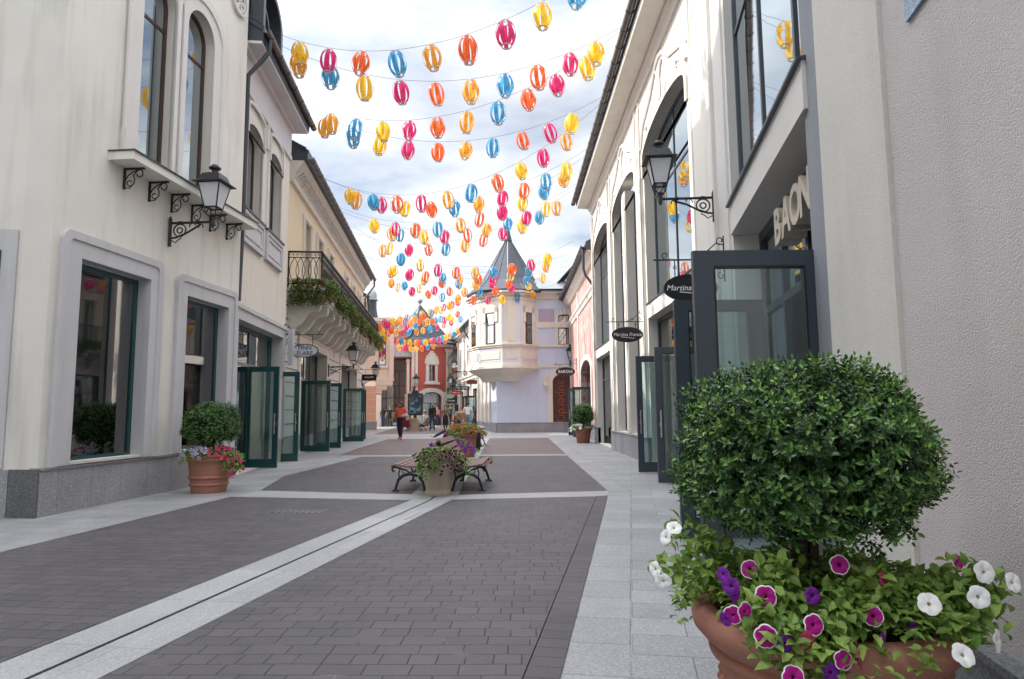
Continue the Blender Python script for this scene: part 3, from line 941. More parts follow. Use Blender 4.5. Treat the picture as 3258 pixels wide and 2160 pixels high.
interior(L2, sg, .4, 4.2, .02, 3.3, -.40, 3.2)
ceiling_lamp(L2, sg, 1.5, -1.8, 3.1)
ceiling_lamp(L2, sg, 3.2, -1.8, 3.1)
door(L2, -6.31, 15.80, -5.52, 15.79, 2.38, TEAL)
door(L2, -6.50, 17.76, -5.67, 17.77, 2.37, TEAL)

# ------------------------------------------------------------------ sand-coloured building with the long balcony
B3 = thing('balcony_building', 'sand coloured building with long flower-hung balcony on corbels and open green glass doors', 'building',
           (-6.67, 21.08, 0), math.atan2(.9947, -.1027))
Ua, Ub = -2.3, 15.8
wins = [(-.25, .72), (1.98, 2.95), (4.30, 5.25), (8.6, 9.5), (11.0, 11.9), (13.35, 14.2)]
mb = MB(sg)
op = [rect(-.32, 4.37, .02, 3.44), rect(7.93, 13.22, .02, 3.42)]
mb.panel(rect(Ua, Ub, 0.0, 4.62), op, 0, .5)
mb.box(Ub - .05, Ub, -7, -.5, 0, 8.2); mb.box(Ua, Ub, -7.1, -7, 0, 8.2); mb.box(Ua, Ua + .05, -7, -.5, 0, 8.2)
part(B3, 'ground_floor_wall', GREYST, mb)
mb = MB(sg)
for z in (3.95, 4.35): mb.box(Ua, Ub, -.02, .012, z, z + .028, 0)
for z in (.95, 1.35, 1.75, 2.15, 2.55, 2.95, 3.35):
    for (a, b) in ((Ua, -.6), (4.7, 7.6), (13.5, Ub)): mb.box(a, b, -.02, .012, z, z + .028)
for x in (2.6, 6.1): mb.box(x, x + .03, -.02, .012, 3.5, 4.5)
part(B3, 'wall_grooves', mat('groove_shadow_grey', (.13, .13, .13), .9), mb)
mb = MB(sg)
mb.panel(rect(Ua, Ub, 4.62, 8.05), [rect(a, b, 4.8, 7.42) for a, b in wins], 0, .3)
part(B3, 'upper_wall', YELLOW, mb)
for a, b in wins:
    mb = MB(sg)
    o_ = rect(a - .16, b + .2, 4.75, 7.58)
    mb.ring(o_, rect(a, b, 4.75, 7.42), -.02, .06)
    mb.ring(rect(a - .08, b + .12, 4.75, 7.52), rect(a - .02, b + .06, 4.75, 7.46), .055, .09)
    part(B3, 'window_surround', WHITE, mb)
    window(B3, sg, a, b, 4.8, 7.42, 0, -.24, .06, mull=((a + b) / 2,), fm=GREYST, gm=GM, name='upper_window')
# cornice with its relief band
mb = MB(sg)
mb.box(Ua, Ub + .05, -.1, .10, 8.0, 8.10)
mb.prism([(0, 8.10), (.10, 8.10), (.16, 8.30), (.34, 8.52), (.40, 8.62), (0, 8.62)], Ua, Ub + .1, 'u')
k = Ua + .1
while k < Ub - .1:
    for j in range(3):
        a = k + j * .05
        mb.prism([(a, 8.14 + j * .10), (a + .13, 8.20 + j * .10), (a + .15, 8.26 + j * .10), (a + .02, 8.21 + j * .10)], .10 + j * .07, .18 + j * .075)
    k += .25
part(B3, 'cornice', WHITE, mb)
mb = MB(sg); mb.prism([(.2, 8.62), (.48, 8.62), (.52, 8.95), (-.2, 9.15)], Ua, Ub + .12, 'u')
part(B3, 'fascia', ROOF, mb)
roof_slope(B3, sg, Ua, Ub + .15, .45, 8.98, -3.4, 11.0)
gutter(B3, sg, Ua - .05, Ub + .3, .60, 8.72, .085, joints=.6)
downpipe(B3, sg, [(Ub + .1, .58, 8.66), (Ub + .1, .58, 8.3), (Ub + .06, .30, 7.9), (Ub + .04, .09, 7.6), (Ub + .04, .09, 4.6)], .05)
# balcony slab and corbels
mb = MB(sg)
B0, B1, BW = -2.25, 14.65, 1.0
mb.box(B0, B1, -.1, BW, 4.60, 4.78); mb.box(B0 - .04, B1 + .04, -.1, BW + .05, 4.78, 4.86); mb.box(B0 + .05, B1 - .05, -.1, BW - .05, 4.52, 4.60)
part(B3, 'balcony_slab', WHITE, mb)
k = B0 + .35
while k < B1 - .2:
    mb = MB(sg)
    prof = [(0, 3.78)] + [(.10 + .10 * t, 3.76 - .02 * math.sin(t * 3)) for t in (.2, .6, 1)] + [(.32, 3.83), (.42, 3.98), (.50, 4.12), (.60, 4.20), (.74, 4.22), (.84, 4.24), (.90, 4.30), (.90, 4.52), (0, 4.52)]
    mb.prism(prof, k - .11, k + .11, 'u')
    mb.build('corbel', WHITE, B3)
    k += 1.22
# cast-iron railing: Greek-key band on top, overlapping ellipses below
mb = MB(sg)
zr0, zr1 = 4.98, 5.92
def rail_side(fn, L):
    mb.tube([fn(0, zr1), fn(L, zr1)], .026, 6); mb.tube([fn(0, zr1 - .17), fn(L, zr1 - .17)], .016, 5); mb.tube([fn(0, zr0), fn(L, zr0)], .020, 5)
    k = 0.0
    while k < L - .05:
        q = [(0, .03), (0, .13), (.09, .13), (.09, .06), (.045, .06), (.045, .09)]
        mb.tube([fn(k + a, zr1 - .165 + b) for a, b in q], .009, 4)
        k += .125
    k = .02
    while k < L - .14:
        c = k + .14
        for s_ in (1, -1):
            mb.tube([fn(c + s_ * .13 * math.sin(math.pi * i / 8), zr0 + (zr1 - .17 - zr0) * i / 8) for i in range(9)], .010, 4)
        k += .175
    n = max(1, int(L / 1.8))
    for i in range(n + 1):
        mb.tube([fn(L * i / n, zr0 - .12), fn(L * i / n, zr1 + .02)], .022, 5)
rail_side(lambda u, z: (B0 + .04 + u, BW - .04, z), B1 - B0 - .08)
rail_side(lambda u, z: (B0 + .04, .02 + u, z), BW - .06)
part(B3, 'railing', IRON, mb)
# shop fronts on the ground floor
for (a, b, zt) in ((-.3, 4.35, 3.42), (7.95, 13.2, 3.40)):
    mb = MB(sg)
    mb.box(a - .3, a, -.42, .05, 0.0, zt + .26); mb.box(b, b + .3, -.42, .05, 0.0, zt + .26); mb.box(a, b, -.42, .05, zt, zt + .26)
    mb.box(a - .36, b + .36, -.02, .09, zt + .26, zt + .32)
    part(B3, 'shop_surround', CREAM2, mb)
for (a, b, zt, dd) in ((-.3, 4.35, 3.42, (1.0, 3.05)), (7.95, 13.2, 3.40, (8.15, 10.2))):
    mb = MB(sg)
    mb.ring(rect(a, b, .0, zt), rect(a + .07, b - .07, .0, zt - .08), -.40, -.32)
    for x in (dd[0] - .04, (dd[0] + dd[1]) / 2, dd[1] + .04): mb.box(x - .03, x + .03, -.39, -.33, 0 if x != (dd[0] + dd[1]) / 2 else 2.4, zt - .05)
    mb.box(a + .05, b - .05, -.39, -.33, 2.36, 2.43)
    part(B3, 'shop_frame', TEAL, mb)
    mb = MB(sg)
    mb.box(a + .07, b - .07, -.366, -.354, 2.43, zt - .08)
    mb.box(a + .07, dd[0] - .07, -.366, -.354, .5, 2.36); mb.box(dd[1] + .07, b - .07, -.366, -.354, .5, 2.36)
    part(B3, 'shop_glazing', GC, mb)
    mb = MB(sg)
    if dd[0] - .07 > a + .1: mb.box(a + .05, dd[0] - .05, -.42, -.30, 0, .5)
    mb.box(dd[1] + .05, b - .05, -.42, -.30, 0, .5)
    part(B3, 'stall_riser', GRAN, mb)
    interior(B3, sg, a, b, .02, zt, -.42, 3.0)
    ceiling_lamp(B3, sg, (a + b) / 2, -1.8, zt - .12)
for sp_ in [(Ua, -.3), (4.35, 7.95), (13.2, Ub)]: plinth(B3, sg, [sp_], .62, .05)
door(B3, -6.95, 22.05, -6.01, 22.07, 2.33, TEAL)
door(B3, -7.15, 24.10, -6.17, 24.15, 2.33, TEAL)
door(B3, -7.40, 29.25, -6.50, 29.30, 2.31, TEAL)
door(B3, -7.62, 31.25, -6.85, 31.30, 2.31, TEAL)
# ------------------------------------------------------------------ right side: sunlit building with three tall bays
R3 = thing('arched_bay_building', 'off-white building on the right with three tall segment-arched window bays and dark gutter', 'building',
           (3.3, 0, 0), R(90))          # local u = world y, w outwards = -x
sg = 1
bays = [(11.9, 15.98), (17.1, 21.0), (22.0, 26.0)]
Y0, Y1 = 10.2, 26.35
mb = MB(sg)
holes = [arch(a, b, .02 if i != 1 else .64, 7.45, .42) for i, (a, b) in enumerate(bays)]
mb.panel(rect(Y0, Y1, 0, 9.45), holes, 0, .32)
mb.box(Y1 - .05, Y1, -7, -.32, 0, 9.7); mb.box(Y0, Y1, -7.1, -7, 0, 9.7)
part(R3, 'wall', WHITE, mb)
# pilasters between the bays, a little proud, with fine grooves
for a, b in ((10.25, 11.42), (16.12, 16.72), (21.2, 21.85), (26.05, 26.34)):
    mb = MB(sg)
    mb.box(a, b, -.05, .07, .6, 8.0)
    mb.box(a, a + .05, .06, .085, .6, 9.0); mb.box(b - .05, b, .06, .085, .6, 9.0)
    part(R3, 'pilaster', WHITE, mb)
mb = MB(sg)
mb.box(18.62, 19.10, -.36, .03, .64, 7.55)
mb.box(18.70, 19.02, .02, .06, .64, 7.4)
part(R3, 'colonette', WHITE, mb)
# arch mouldings, ogee panels of pale lavender and the keystone scrolls
for i, (a, b) in enumerate(bays):
    mb = MB(sg)
    mb.ring(arch(a - .12, b + .12, 7.0, 7.47, .52), arch(a, b, 7.0, 7.45, .42), -.02, .045)
    part(R3, 'arch_moulding', WHITE, mb)
    c = (a + b) / 2
    mb = MB(sg)
    top = [(a - .15, 7.75), (a + .2, 8.25), (c - .9, 8.55), (c - .3, 8.95), (c, 9.02), (c + .3, 8.95), (c + .9, 8.55), (b - .2, 8.25), (b + .15, 7.75)]
    bot = [(b + .1, 7.62), (b - .5, 7.85), (c, 8.02), (a + .5, 7.85), (a - .1, 7.62)]
    mb.prism(top + bot, -.01, .012)
    part(R3, 'spandrel_panel', LAVL, mb)
    mb = MB(sg)
    mb.tube([(p[0], .02, p[1]) for p in top], .055, 6)
    part(R3, 'ogee_moulding', WHITE, mb, True)
    for s_ in (-1, 1):
        mb = MB(sg)
        mb.tube([(c + s_ * x, .03, z) for x, z in ((.06, 8.05), (.12, 8.3), (.05, 8.5), (.16, 8.72), (.3, 8.8))], .035, 6)
        part(R3, 'scroll_ornament', WHITE, mb, True)
        mb = MB(sg)
        mb.tube([(c + s_ * (x + 1.2), .03, z) for x, z in spiral(.3, 8.02, .12, .03, 0, 5, 10)], .022, 5)
        part(R3, 'spiral_ornament', WHITE, mb, True)
for x in (11.65, 16.4, 17.0, 21.5, 21.95, 26.2):
    mb = MB(sg); mb.box(x - .07, x + .07, -.02, .05, 8.05, 8.95); part(R3, 'raised_strip', GREYST, mb)
# cornice, eave soffit, fascia, roof and gutter
mb = MB(sg)
mb.prism([(0, 9.15), (.06, 9.15), (.09, 9.28), (.16, 9.34), (.16, 9.42), (0, 9.42)], Y0, Y1 + .05, 'u')
part(R3, 'cornice', WHITE, mb)
mb = MB(sg); mb.prism([(-.2, 9.42), (.14, 9.42), (.60, 9.46), (.62, 9.58), (-.2, 9.58)], Y0, Y1 + .12, 'u')
part(R3, 'soffit', WHITE, mb)
mb = MB(sg); mb.prism([(-.2, 9.58), (.63, 9.58), (.66, 9.86), (-.2, 10.2)], Y0, Y1 + .14, 'u')
part(R3, 'fascia', ROOF, mb)
roof_slope(R3, sg, Y0, Y1 + .15, .62, 9.88, -3.6, 12.2)
gutter(R3, sg, Y0, Y1 + .35, .74, 9.72, .085, joints=.7)
# glazing of the bays
window(R3, sg, 11.9, 15.98, 3.80, 7.45, .42, -.26, .07, mull=(13.94,), trans=(6.45,), fm=SLATE, gm=GM, name='bay_window')
window(R3, sg, 17.1, 18.62, .66, 7.45, .30, -.26, .06, trans=(6.2,), fm=SLATE, gm=GM, name='bay_window')
window(R3, sg, 19.10, 21.0, .66, 7.45, .30, -.26, .06, trans=(6.2,), fm=SLATE, gm=GM, name='bay_window')
window(R3, sg, 22.0, 26.0, 3.60, 7.45, .42, -.26, .07, mull=(24.0,), trans=(6.35,), fm=SLATE, gm=GM, name='bay_window')
for a, b, z in ((11.9, 15.98, 3.80), (22.0, 26.0, 3.60)):
    mb = MB(sg); mb.box(a, b, -.30, .03, z - .34, z); part(R3, 'lintel', WHITE, mb)
    mb = MB(sg); mb.box(a - .02, b + .02, -.2, .06, z, z + .025); part(R3, 'sill_flashing', SLATE, mb)
for a, b, zt, d0, d1 in ((11.9, 15.98, 3.44, 11.95, 14.0), (22.0, 26.0, 3.28, 22.1, 24.1)):
    mb = MB(sg)
    mb.ring(rect(a, b, .0, zt), rect(a + .07, b - .07, .0, zt - .08), -.30, -.22)
    for x in (d0, d1, (d0 + d1) / 2): mb.box(x - .03, x + .03, -.29, -.23, 0 if x != (d0 + d1) / 2 else 2.44, zt - .05)
    mb.box(a + .05, b - .05, -.29, -.23, 2.40, 2.46)
    part(R3, 'shop_frame', SLATE, mb)
    mb = MB(sg)
    mb.box(a + .07, b - .07, -.266, -.254, 2.46, zt - .08)
    mb.box(d1 + .06, b - .07, -.266, -.254, .3, 2.40)
    part(R3, 'shop_glazing', GC, mb)
    interior(R3, sg, a, b, .02, zt, -.32, 3.0)
mb = MB(sg); mb.box(22.1, 24.05, -.266, -.254, .06, 2.40); part(R3, 'shop_glazing', GC, mb)
plinth(R3, sg, [(16.0, 22.0)], .62, .09)
plinth(R3, sg, [(26.0, Y1)], .62, .09)
plinth(R3, sg, [(Y0, 11.88)], .62, .09)
door(R3, 3.48, 13.9, 2.58, 13.9, 2.4, SLATE)
door(R3, 3.46, 11.9, 2.55, 11.9, 2.4, SLATE)

# ------------------------------------------------------------------ nearest building on the right: big glazed bay, letters, roughcast piers
R2 = thing('roughcast_shop_building', 'nearest building on the right with pinkish grey roughcast wall and tall glazed bay', 'building',
           (2.12, 4.6, 0), math.atan2(.985, .1736))
ZT = 12.0
mb = MB(sg)
mb.panel(rect(3.42, 4.8, 0, ZT), [], 0, .5)
mb.box(4.7, 4.8, -6, -.4, 0, ZT)
mb.box(-9, 4.8, -6.1, -6, 0, ZT)
part(R2, 'pier', GREYST, mb)
mb = MB(sg); mb.box(3.56, 3.66, -.02, .03, .6, ZT); mb.box(4.62, 4.80, -.01, .05, .6, ZT); part(R2, 'pier_strips', GREYST, mb)
mb = MB(sg); mb.box(-.10, 3.42, -.45, .03, 3.40, 3.76); part(R2, 'lintel', GREYST, mb)
mb = MB(sg); mb.box(-.12, 3.46, -.3, .07, 3.76, 3.785); part(R2, 'sill_flashing', SLATE, mb)
mb = MB(sg); mb.box(-.05, 3.42, -.5, .0, 10.6, ZT); part(R2, 'upper_wall', GREYST, mb)
window(R2, sg, -.05, 3.42, 3.78, 10.6, 0, -.13, .07, mull=(.60, 1.95), trans=(5.95,), fm=SLATE, gm=GM, name='bay_window', bar=.06, depth=.06)
# ground floor: transom glazing above the doors
mb = MB(sg)
mb.ring(rect(.0, 3.42, .0, 3.40), rect(.07, 3.35, .0, 3.28), -.40, -.30)
for x in (1.35, 2.36): mb.box(x - .04, x + .04, -.39, -.31, 2.42 if x < 2 else 0, 3.36)
mb.box(.05, 3.38, -.39, -.31, 2.40, 2.48)
part(R2, 'shop_frame', SLATE, mb)
mb = MB(sg)
mb.box(.07, 3.35, -.356, -.344, 2.48, 3.28); mb.box(2.40, 3.35, -.356, -.344, .3, 2.40)
part(R2, 'shop_glazing', GM, mb)
interior(R2, sg, .0, 3.42, .02, 2.42, -.42, 3.0)
# the piers and the roughcast wall nearest to the camera
mb = MB(sg); mb.box(-.52, .0, -.6, .0, .0, ZT); part(R2, 'grey_pier', GREYR, mb)
mb = MB(sg); mb.box(-1.56, -.52, -.6, .055, .42, ZT); mb.box(-.56, -.50, -.3, .02, .42, ZT); part(R2, 'cream_pier', CREAMR, mb)
mb = MB(sg); mb.box(-9, -1.56, -.6, .035, .42, ZT); part(R2, 'roughcast_wall', PINKG, mb)
plinth(R2, sg, [(-9, 0.0)], .45, .09, GRAND)
plinth(R2, sg, [(3.42, 4.8)], .6, .05)
mb = MB(sg); mb.box(-9, 4.8, -6.1, .2, ZT, ZT + .3); part(R2, 'roof', ROOF, mb)
# blue mosaic lozenge high on the wall
mosaic = granite('blue_glass_mosaic', (.20, .33, .46), .7, .05, .05, rough=.2, mortar=.003, jcol=(.4, .42, .44), axes='XZ')
mb = MB(sg)
q = rect(-2.7, -1.86, 2.985, 3.9)
mb.prism(q, .03, .05)
part(R2, 'mosaic_panel', mosaic, mb)
door(R2, 2.60, 6.86, 1.68, 6.85, 2.42, SLATE, stile=.14)
door(R2, 2.19, 4.60, 1.27, 4.60, 2.40, SLATE, stile=.14)

# ------------------------------------------------------------------ pink mosaic building further along on the right
pm, n_, l_, p_ = newmat('pink_mosaic_render')
t_ = n_.new('ShaderNodeTexCoord')
mp_ = n_.new('ShaderNodeMapping'); mp_.inputs['Rotation'].default_value = (R(-90), 0, 0); mp_.inputs['Scale'].default_value = (2.4, 1, .45)
l_.new(t_.outputs['Object'], mp_.inputs[0])
nz = n_.new('ShaderNodeTexNoise'); nz.inputs['Scale'].default_value = 3.0; nz.inputs['Detail'].default_value = 3
mz = n_.new('ShaderNodeMapping'); mz.inputs['Scale'].default_value = (2.6, 1, .35)
l_.new(t_.outputs['Object'], mz.inputs[0]); l_.new(mz.outputs[0], nz.inputs['Vector'])
cz = n_.new('ShaderNodeValToRGB'); cz.color_ramp.interpolation = 'CONSTANT'
cz.color_ramp.elements[0].color = (.60, .40, .36, 1); cz.color_ramp.elements[1].position = .50; cz.color_ramp.elements[1].color = (.42, .15, .145, 1)
e_ = cz.color_ramp.elements.new(.56); e_.color = (.55, .31, .28, 1)
e_ = cz.color_ramp.elements.new(.62); e_.color = (.66, .50, .46, 1)
l_.new(nz.outputs['Fac'], cz.inputs[0]); l_.new(cz.outputs[0], p_.inputs['Base Color']); p_.inputs['Roughness'].default_value = .8
R4 = thing('pink_mosaic_building', 'pink mosaic building with arched shop window between off-white bay building and pale blue one', 'building', (3.46, 0, 0), R(90))
mb = MB(sg)
ho = arch(29.0, 33.3, .6, 3.0, .6)
mb.panel(rect(26.4, 40.6, 0, 7.7), [ho], 0, .45)
mb.box(26.4, 26.5, -7, -.45, 0, 7.7); mb.box(26.4, 40.6, -7.1, -7, 0, 7.7)
part(R4, 'wall', pm, mb)
mb = MB(sg)
mb.prism([(0, 6.12), (.05, 6.14), (.10, 6.28), (.17, 6.36), (.17, 6.42), (0, 6.46)], 26.4, 40.6, 'u')
mb.ring(arch(28.75, 33.55, .6, 3.0, .84), ho, -.02, .06)
for x in (26.6, 34.2, 39.2): mb.box(x, x + .35, -.02, .05, .6, 7.4)
mb.prism([(0, 7.4), (.12, 7.45), (.4, 7.72), (0, 7.72)], 26.4, 40.6, 'u')
part(R4, 'cornice', WHITE, mb)
window(R4, sg, 29.0, 33.3, .6, 3.0, .6, -.3, .07, mull=(31.1,), trans=(2.4,), fm=SLATE, gm=GM, name='arched_window')
mb = MB(sg); mb.prism([(-.2, 7.72), (.44, 7.74), (.46, 8.0), (-.2, 8.4)], 26.4, 40.5, 'u'); part(R4, 'fascia', ROOF, mb)
roof_slope(R4, sg, 26.42, 40.5, .44, 8.03, -3.4, 10.2)
gutter(R4, sg, 26.38, 40.5, .56, 7.92, .085)
downpipe(R4, sg, [(26.7, .52, 7.85), (26.7, .52, 7.0), (26.7, .45, 6.75), (26.5, .05, 6.1)], .055)
plinth(R4, sg, [(26.4, 29.0)], .6, .05)
plinth(R4, sg, [(33.3, 40.5)], .6, .05)
mb = MB(sg); mb.box(29.0, 33.3, -.4, .04, 0, .6); part(R4, 'stall_riser', GRAN, mb)
door(R4, 3.80, 31.9, 2.86, 31.9, 2.38, SLATE)
door(R4, 3.70, 34.0, 2.82, 34.0, 2.38, SLATE)

# ------------------------------------------------------------------ pale blue building with oriel turret
R5 = thing('pale_blue_building', 'pale blue corner building with cream oriel bay under a dark conical turret', 'building', (-.94, 39.5, 0), 0.0)
sg = -1        # local u = x + .94, w outwards = -y
mb = MB(sg)
ho = arch(3.32, 4.95, .58, 2.95, .52); hw = arch(3.70, 4.72, 5.16, 6.85, .14)
mb.panel(rect(0, 7.5, 0, 8.05), [ho, hw], 0, .35)
# left flank runs back from the corner
mb.prism([(0, 0), (-.40, -2.1), (-.1, -2.1), (.3, -.35), (.02, -.34)], .0, 8.05, 'z')
mb.box(7.4, 7.5, -9, -.35, 0, 8.05); mb.box(-1.2, 7.5, -9.1, -9, 0, 8.05)
part(R5, 'wall', BLUEW, mb)
mb = MB(sg)
mb.prism([(-.36, -2.1), (-1.48, -8.4), (-1.1, -8.4), (0, -2.1)], .0, 8.05, 'z')
for f_ in (0, .3, .62, .95):
    x, y = -.40 - 1.08 * f_, -2.12 - 6.2 * f_
    mb.prism([(x - .10, y), (x - .16, y - .45), (x + .2, y - .45), (x + .2, y)], .5, 7.6, 'z')
part(R5, 'side_wall', WHITE, mb)
plinth(R5, sg, [(0, 7.5)], .57, .07)
mb = MB(sg); mb.prism([(-.04, .04), (-1.54, -8.4), (-1.3, -8.4), (.2, -.2)], -.02, .57, 'z'); part(R5, 'side_plinth', GRAN, mb)
mb = MB(sg)
mb.ring(arch(3.0, 5.25, .0, 3.0, .82), arch(3.32, 4.95, .0, 2.95, .52), -.05, .06)
part(R5, 'shop_surround', CREAM2, mb)
window(R5, sg, 3.32, 4.95, .58, 2.95, .52, -.25, .05, fm=BROWNF, gm=mat('brown_window_film', (.10, .035, .028), .25, var=.1), name='shop_window')
mb = MB(sg)
mb.ring(arch(3.5, 4.92, 5.16, 6.85, .48), arch(3.70, 4.72, 5.16, 6.85, .14), -.02, .045)
part(R5, 'window_surround', WHITE, mb)
window(R5, sg, 3.70, 4.72, 5.16, 6.85, .14, -.25, .06, mull=(4.21,), trans=(6.2,), fm=BROWNF, gm=GM, name='upper_window')
mb = MB(sg)
for k in range(1, 8):
    a_ = math.pi * k / 8
    mb.tube([(4.21 + .54 * math.cos(a_), .046, 6.9 + .16 * math.sin(a_)), (4.21 + .70 * math.cos(a_), .046, 6.87 + .46 * math.sin(a_))], .008, 4)
part(R5, 'voussoir_joints', MATS['groove_shadow_grey'], mb)
mb = MB(sg)
mb.box(2.4, 7.5, -.02, .05, 6.18, 6.52); mb.box(2.4, 7.5, -.02, .08, 5.02, 5.16); mb.box(2.3, 7.5, -.02, .06, 3.80, 3.93); mb.box(2.4, 2.52, -.02, .03, 5.1, 8)
part(R5, 'string_courses', CREAM2, mb)
mb = MB(sg); mb.box(2.53, 3.49, -.02, .012, 6.52, 7.32); part(R5, 'mauve_panel', PURP, mb)
# cornice with dentils
mb = MB(sg)
mb.prism([(0, 7.85), (.12, 7.92), (.18, 8.1), (.42, 8.22), (.42, 8.3), (0, 8.3)], 1.8, 7.5, 'u')
k = 2.3
while k < 7.4:
    mb.box(k, k + .14, .1, .24, 8.02, 8.16); k += .30
part(R5, 'cornice', CREAM2, mb)
gutter(R5, sg, 2.2, 7.5, .50, 8.44, .085, m=ROOF)
mb = MB(sg)
mb.prism([(.44, 8.30), (.44, 8.42), (-3.6, 10.7), (-8, 8.4), (-8, 8.3)], 1.2, 7.5, 'u')
part(R5, 'roof', ZINC, mb)
mb = MB(sg)
c = 5.15
mb.prism([(c - 1.5, 8.9), (c - 1.62, 8.82), (c, 10.62), (c + 1.62, 8.82), (c + 1.5, 8.9), (c, 10.4)], -2.4, -.55)
part(R5, 'dormer', ROOF, mb)
mb = MB(sg); mb.prism([(c - 1.2, 9.1), (c + 1.2, 9.1), (c, 10.3)], -2.2, -.9); w_ = mb.build('dormer_window', GM, R5)
mb = MB(sg); mb.ring([(c - 1.25, 9.05), (c + 1.25, 9.05), (c, 10.38)], [(c - 1.0, 9.15), (c + 1.0, 9.15), (c, 10.2)], -.92, -.82); mb.box(c - .03, c + .03, -.9, -.84, 9.1, 10.2); mb.box(c - .7, c + .7, -.9, -.84, 9.5, 9.56)
mb.build('window_frame', BROWNF, w_)
# oriel: plan outline of the bay (u, w)
plan = [(2.44, 0), (1.40, 1.2), (.37, 1.2), (-1.03, .0), (-1.75, -1.7), (-.9, -2.6), (1.5, -.4)]
def plan_off(d):
    c0 = (.35, -.9)
    res = []
    for (x, y) in plan:
        v = Vector((x - c0[0], y - c0[1])); L_ = v.length
        res.append((c0[0] + v.x * (L_ + d) / L_, c0[1] + v.y * (L_ + d) / L_))
    return res
mb = MB(sg)
mb.prism(plan, 3.9, 8.15, 'z')
part(R5, 'oriel_wall', CREAM2, mb)
for d, z0, z1 in ((.07, 4.95, 5.06), (.13, 5.06, 5.13), (.07, 3.86, 3.98), (.16, 3.72, 3.86), (.05, 7.75, 7.85), (.14, 7.98, 8.12), (.3, 8.12, 8.22)):
    mb = MB(sg); mb.prism(plan_off(d), z0, z1, 'z'); part(R5, 'oriel_moulding', CREAM2, mb)
mb = MB(sg)
def loft(p0, z0, p1, z1):
    n = len(p0)
    mb.add([(x, y, z0) for x, y in p0] + [(x, y, z1) for x, y in p1], [(i, (i + 1) % n, n + (i + 1) % n, n + i) for i in range(n)] + [tuple(range(n)), tuple(range(n, 2 * n))])
loft(plan_off(-.95), 3.0, plan_off(-.75), 3.28); loft(plan_off(-.75), 3.28, plan_off(-.22), 3.55); loft(plan_off(-.22), 3.55, plan_off(.06), 3.72)
part(R5, 'oriel_corbel', CREAM2, mb)


def facet(i, d=.0):
    a, b = Vector(plan[i]), Vector(plan[i + 1])
    L_ = (b - a).length
    e = (b - a) / L_
    nrm = Vector((e.y, -e.x))
    if nrm.dot(a - Vector((.35, -.9))) < 0: nrm = -nrm
    return a, e, nrm, L_


def on_facet(mb, i, x0, x1, z0, z1, d0, d1, mi=0):
    a, e, nn_, L_ = facet(i)
    q = [a + e * x + nn_ * d for x in (x0, x1) for d in (d0, d1)]
    mb.add([(p.x, p.y, z) for p in q for z in (z0, z1)], [(0, 1, 3, 2), (4, 6, 7, 5), (0, 4, 5, 1), (2, 3, 7, 6), (0, 2, 6, 4), (1, 5, 7, 3)], mi)
mb, m2, m3 = MB(sg), MB(sg), MB(sg)
for i in (0, 1, 2, 3):
    a, e, nn_, L_ = facet(i)
    for x0, x1, z0, z1 in ((.14, L_ - .14, 4.12, 4.18), (.14, L_ - .14, 4.78, 4.84), (.14, .20, 4.18, 4.78), (L_ - .20, L_ - .14, 4.18, 4.78)):
        on_facet(m3, i, x0, x1, z0, z1, -.01, .012)
    on_facet(m3, i, .03, .10, 5.14, 7.7, -.01, .012); on_facet(m3, i, L_ - .10, L_ - .03, 5.14, 7.7, -.01, .012)
    for x0, x1 in ((.20, L_ - .20),): on_facet(mb, i, x0, x1, 4.26, 4.70, -.01, .03)
    if i == 1: on_facet(mb, i, .28, L_ - .28, 5.3, 7.05, -.01, .03)
part(R5, 'oriel_panels', CREAM2, mb); part(R5, 'oriel_blue_lines', BLUEW, m3)
for i in (0, 2, 3):
    a, e, nn_, L_ = facet(i)
    hw_ = .30 if i != 0 else .22
    mb = MB(sg); on_facet(mb, i, L_ / 2 - hw_ - .06, L_ / 2 + hw_ + .06, 5.16, 7.02, -.01, .03)
    f_ = part(R5, 'oriel_window', BROWNF, mb)
    mb = MB(sg)
    for s_ in (-1, 1): on_facet(mb, i, L_ / 2 + (s_ - 1) * hw_ / 2 + .02, L_ / 2 + (s_ + 1) * hw_ / 2 - .02, 5.22, 6.25, -.01, .04)
    on_facet(mb, i, L_ / 2 - hw_, L_ / 2 + hw_, 6.32, 6.95, -.01, .04)
    mb.build('pane', GM, f_)
    mb = MB(sg)
    on_facet(mb, i, L_ / 2 - hw_ - .28, L_ / 2 - hw_ - .06, 6.45, 7.35, -.01, .05); on_facet(mb, i, L_ / 2 + hw_ + .06, L_ / 2 + hw_ + .28, 6.45, 7.35, -.01, .05)
    on_facet(mb, i, L_ / 2 - hw_ - .28, L_ / 2 + hw_ + .28, 7.02, 7.35, -.01, .05)
    part(R5, 'window_head', CREAM2, mb)
# turret roof, eight faces with standing seams
mb = MB(sg)
cx, cy = .74, -1.1
prof = [(2.55, 8.22), (2.6, 8.34), (2.1, 8.75), (1.72, 9.15), (.20, 11.75), (.26, 11.75), (.03, 12.75)]
mb.lathe(prof, 8, (cx, cy, 0))
for k in range(16):
    a = math.pi / 8 * k
    rr = lambda r: r * (1 if k % 2 == 0 else math.cos(math.pi / 8))
    mb.tube([(cx + rr(r) * math.cos(a), cy + rr(r) * math.sin(a), z) for r, z in prof[1:5]], .03, 4)
part(R5, 'turret_roof', ROOF, mb)
mb = MB(sg); mb.tube([(cx, cy, 12.7), (cx, cy, 13.2)], .02, 5); part(R5, 'finial', ROOF, mb)
# security camera box
mb = MB(sg); mb.box(2.78, 2.98, 0, .12, 2.75, 3.25); mb.box(2.8, 3.0, .1, .35, 2.7, 2.86); part(R5, 'security_camera', CREAM2, mb)
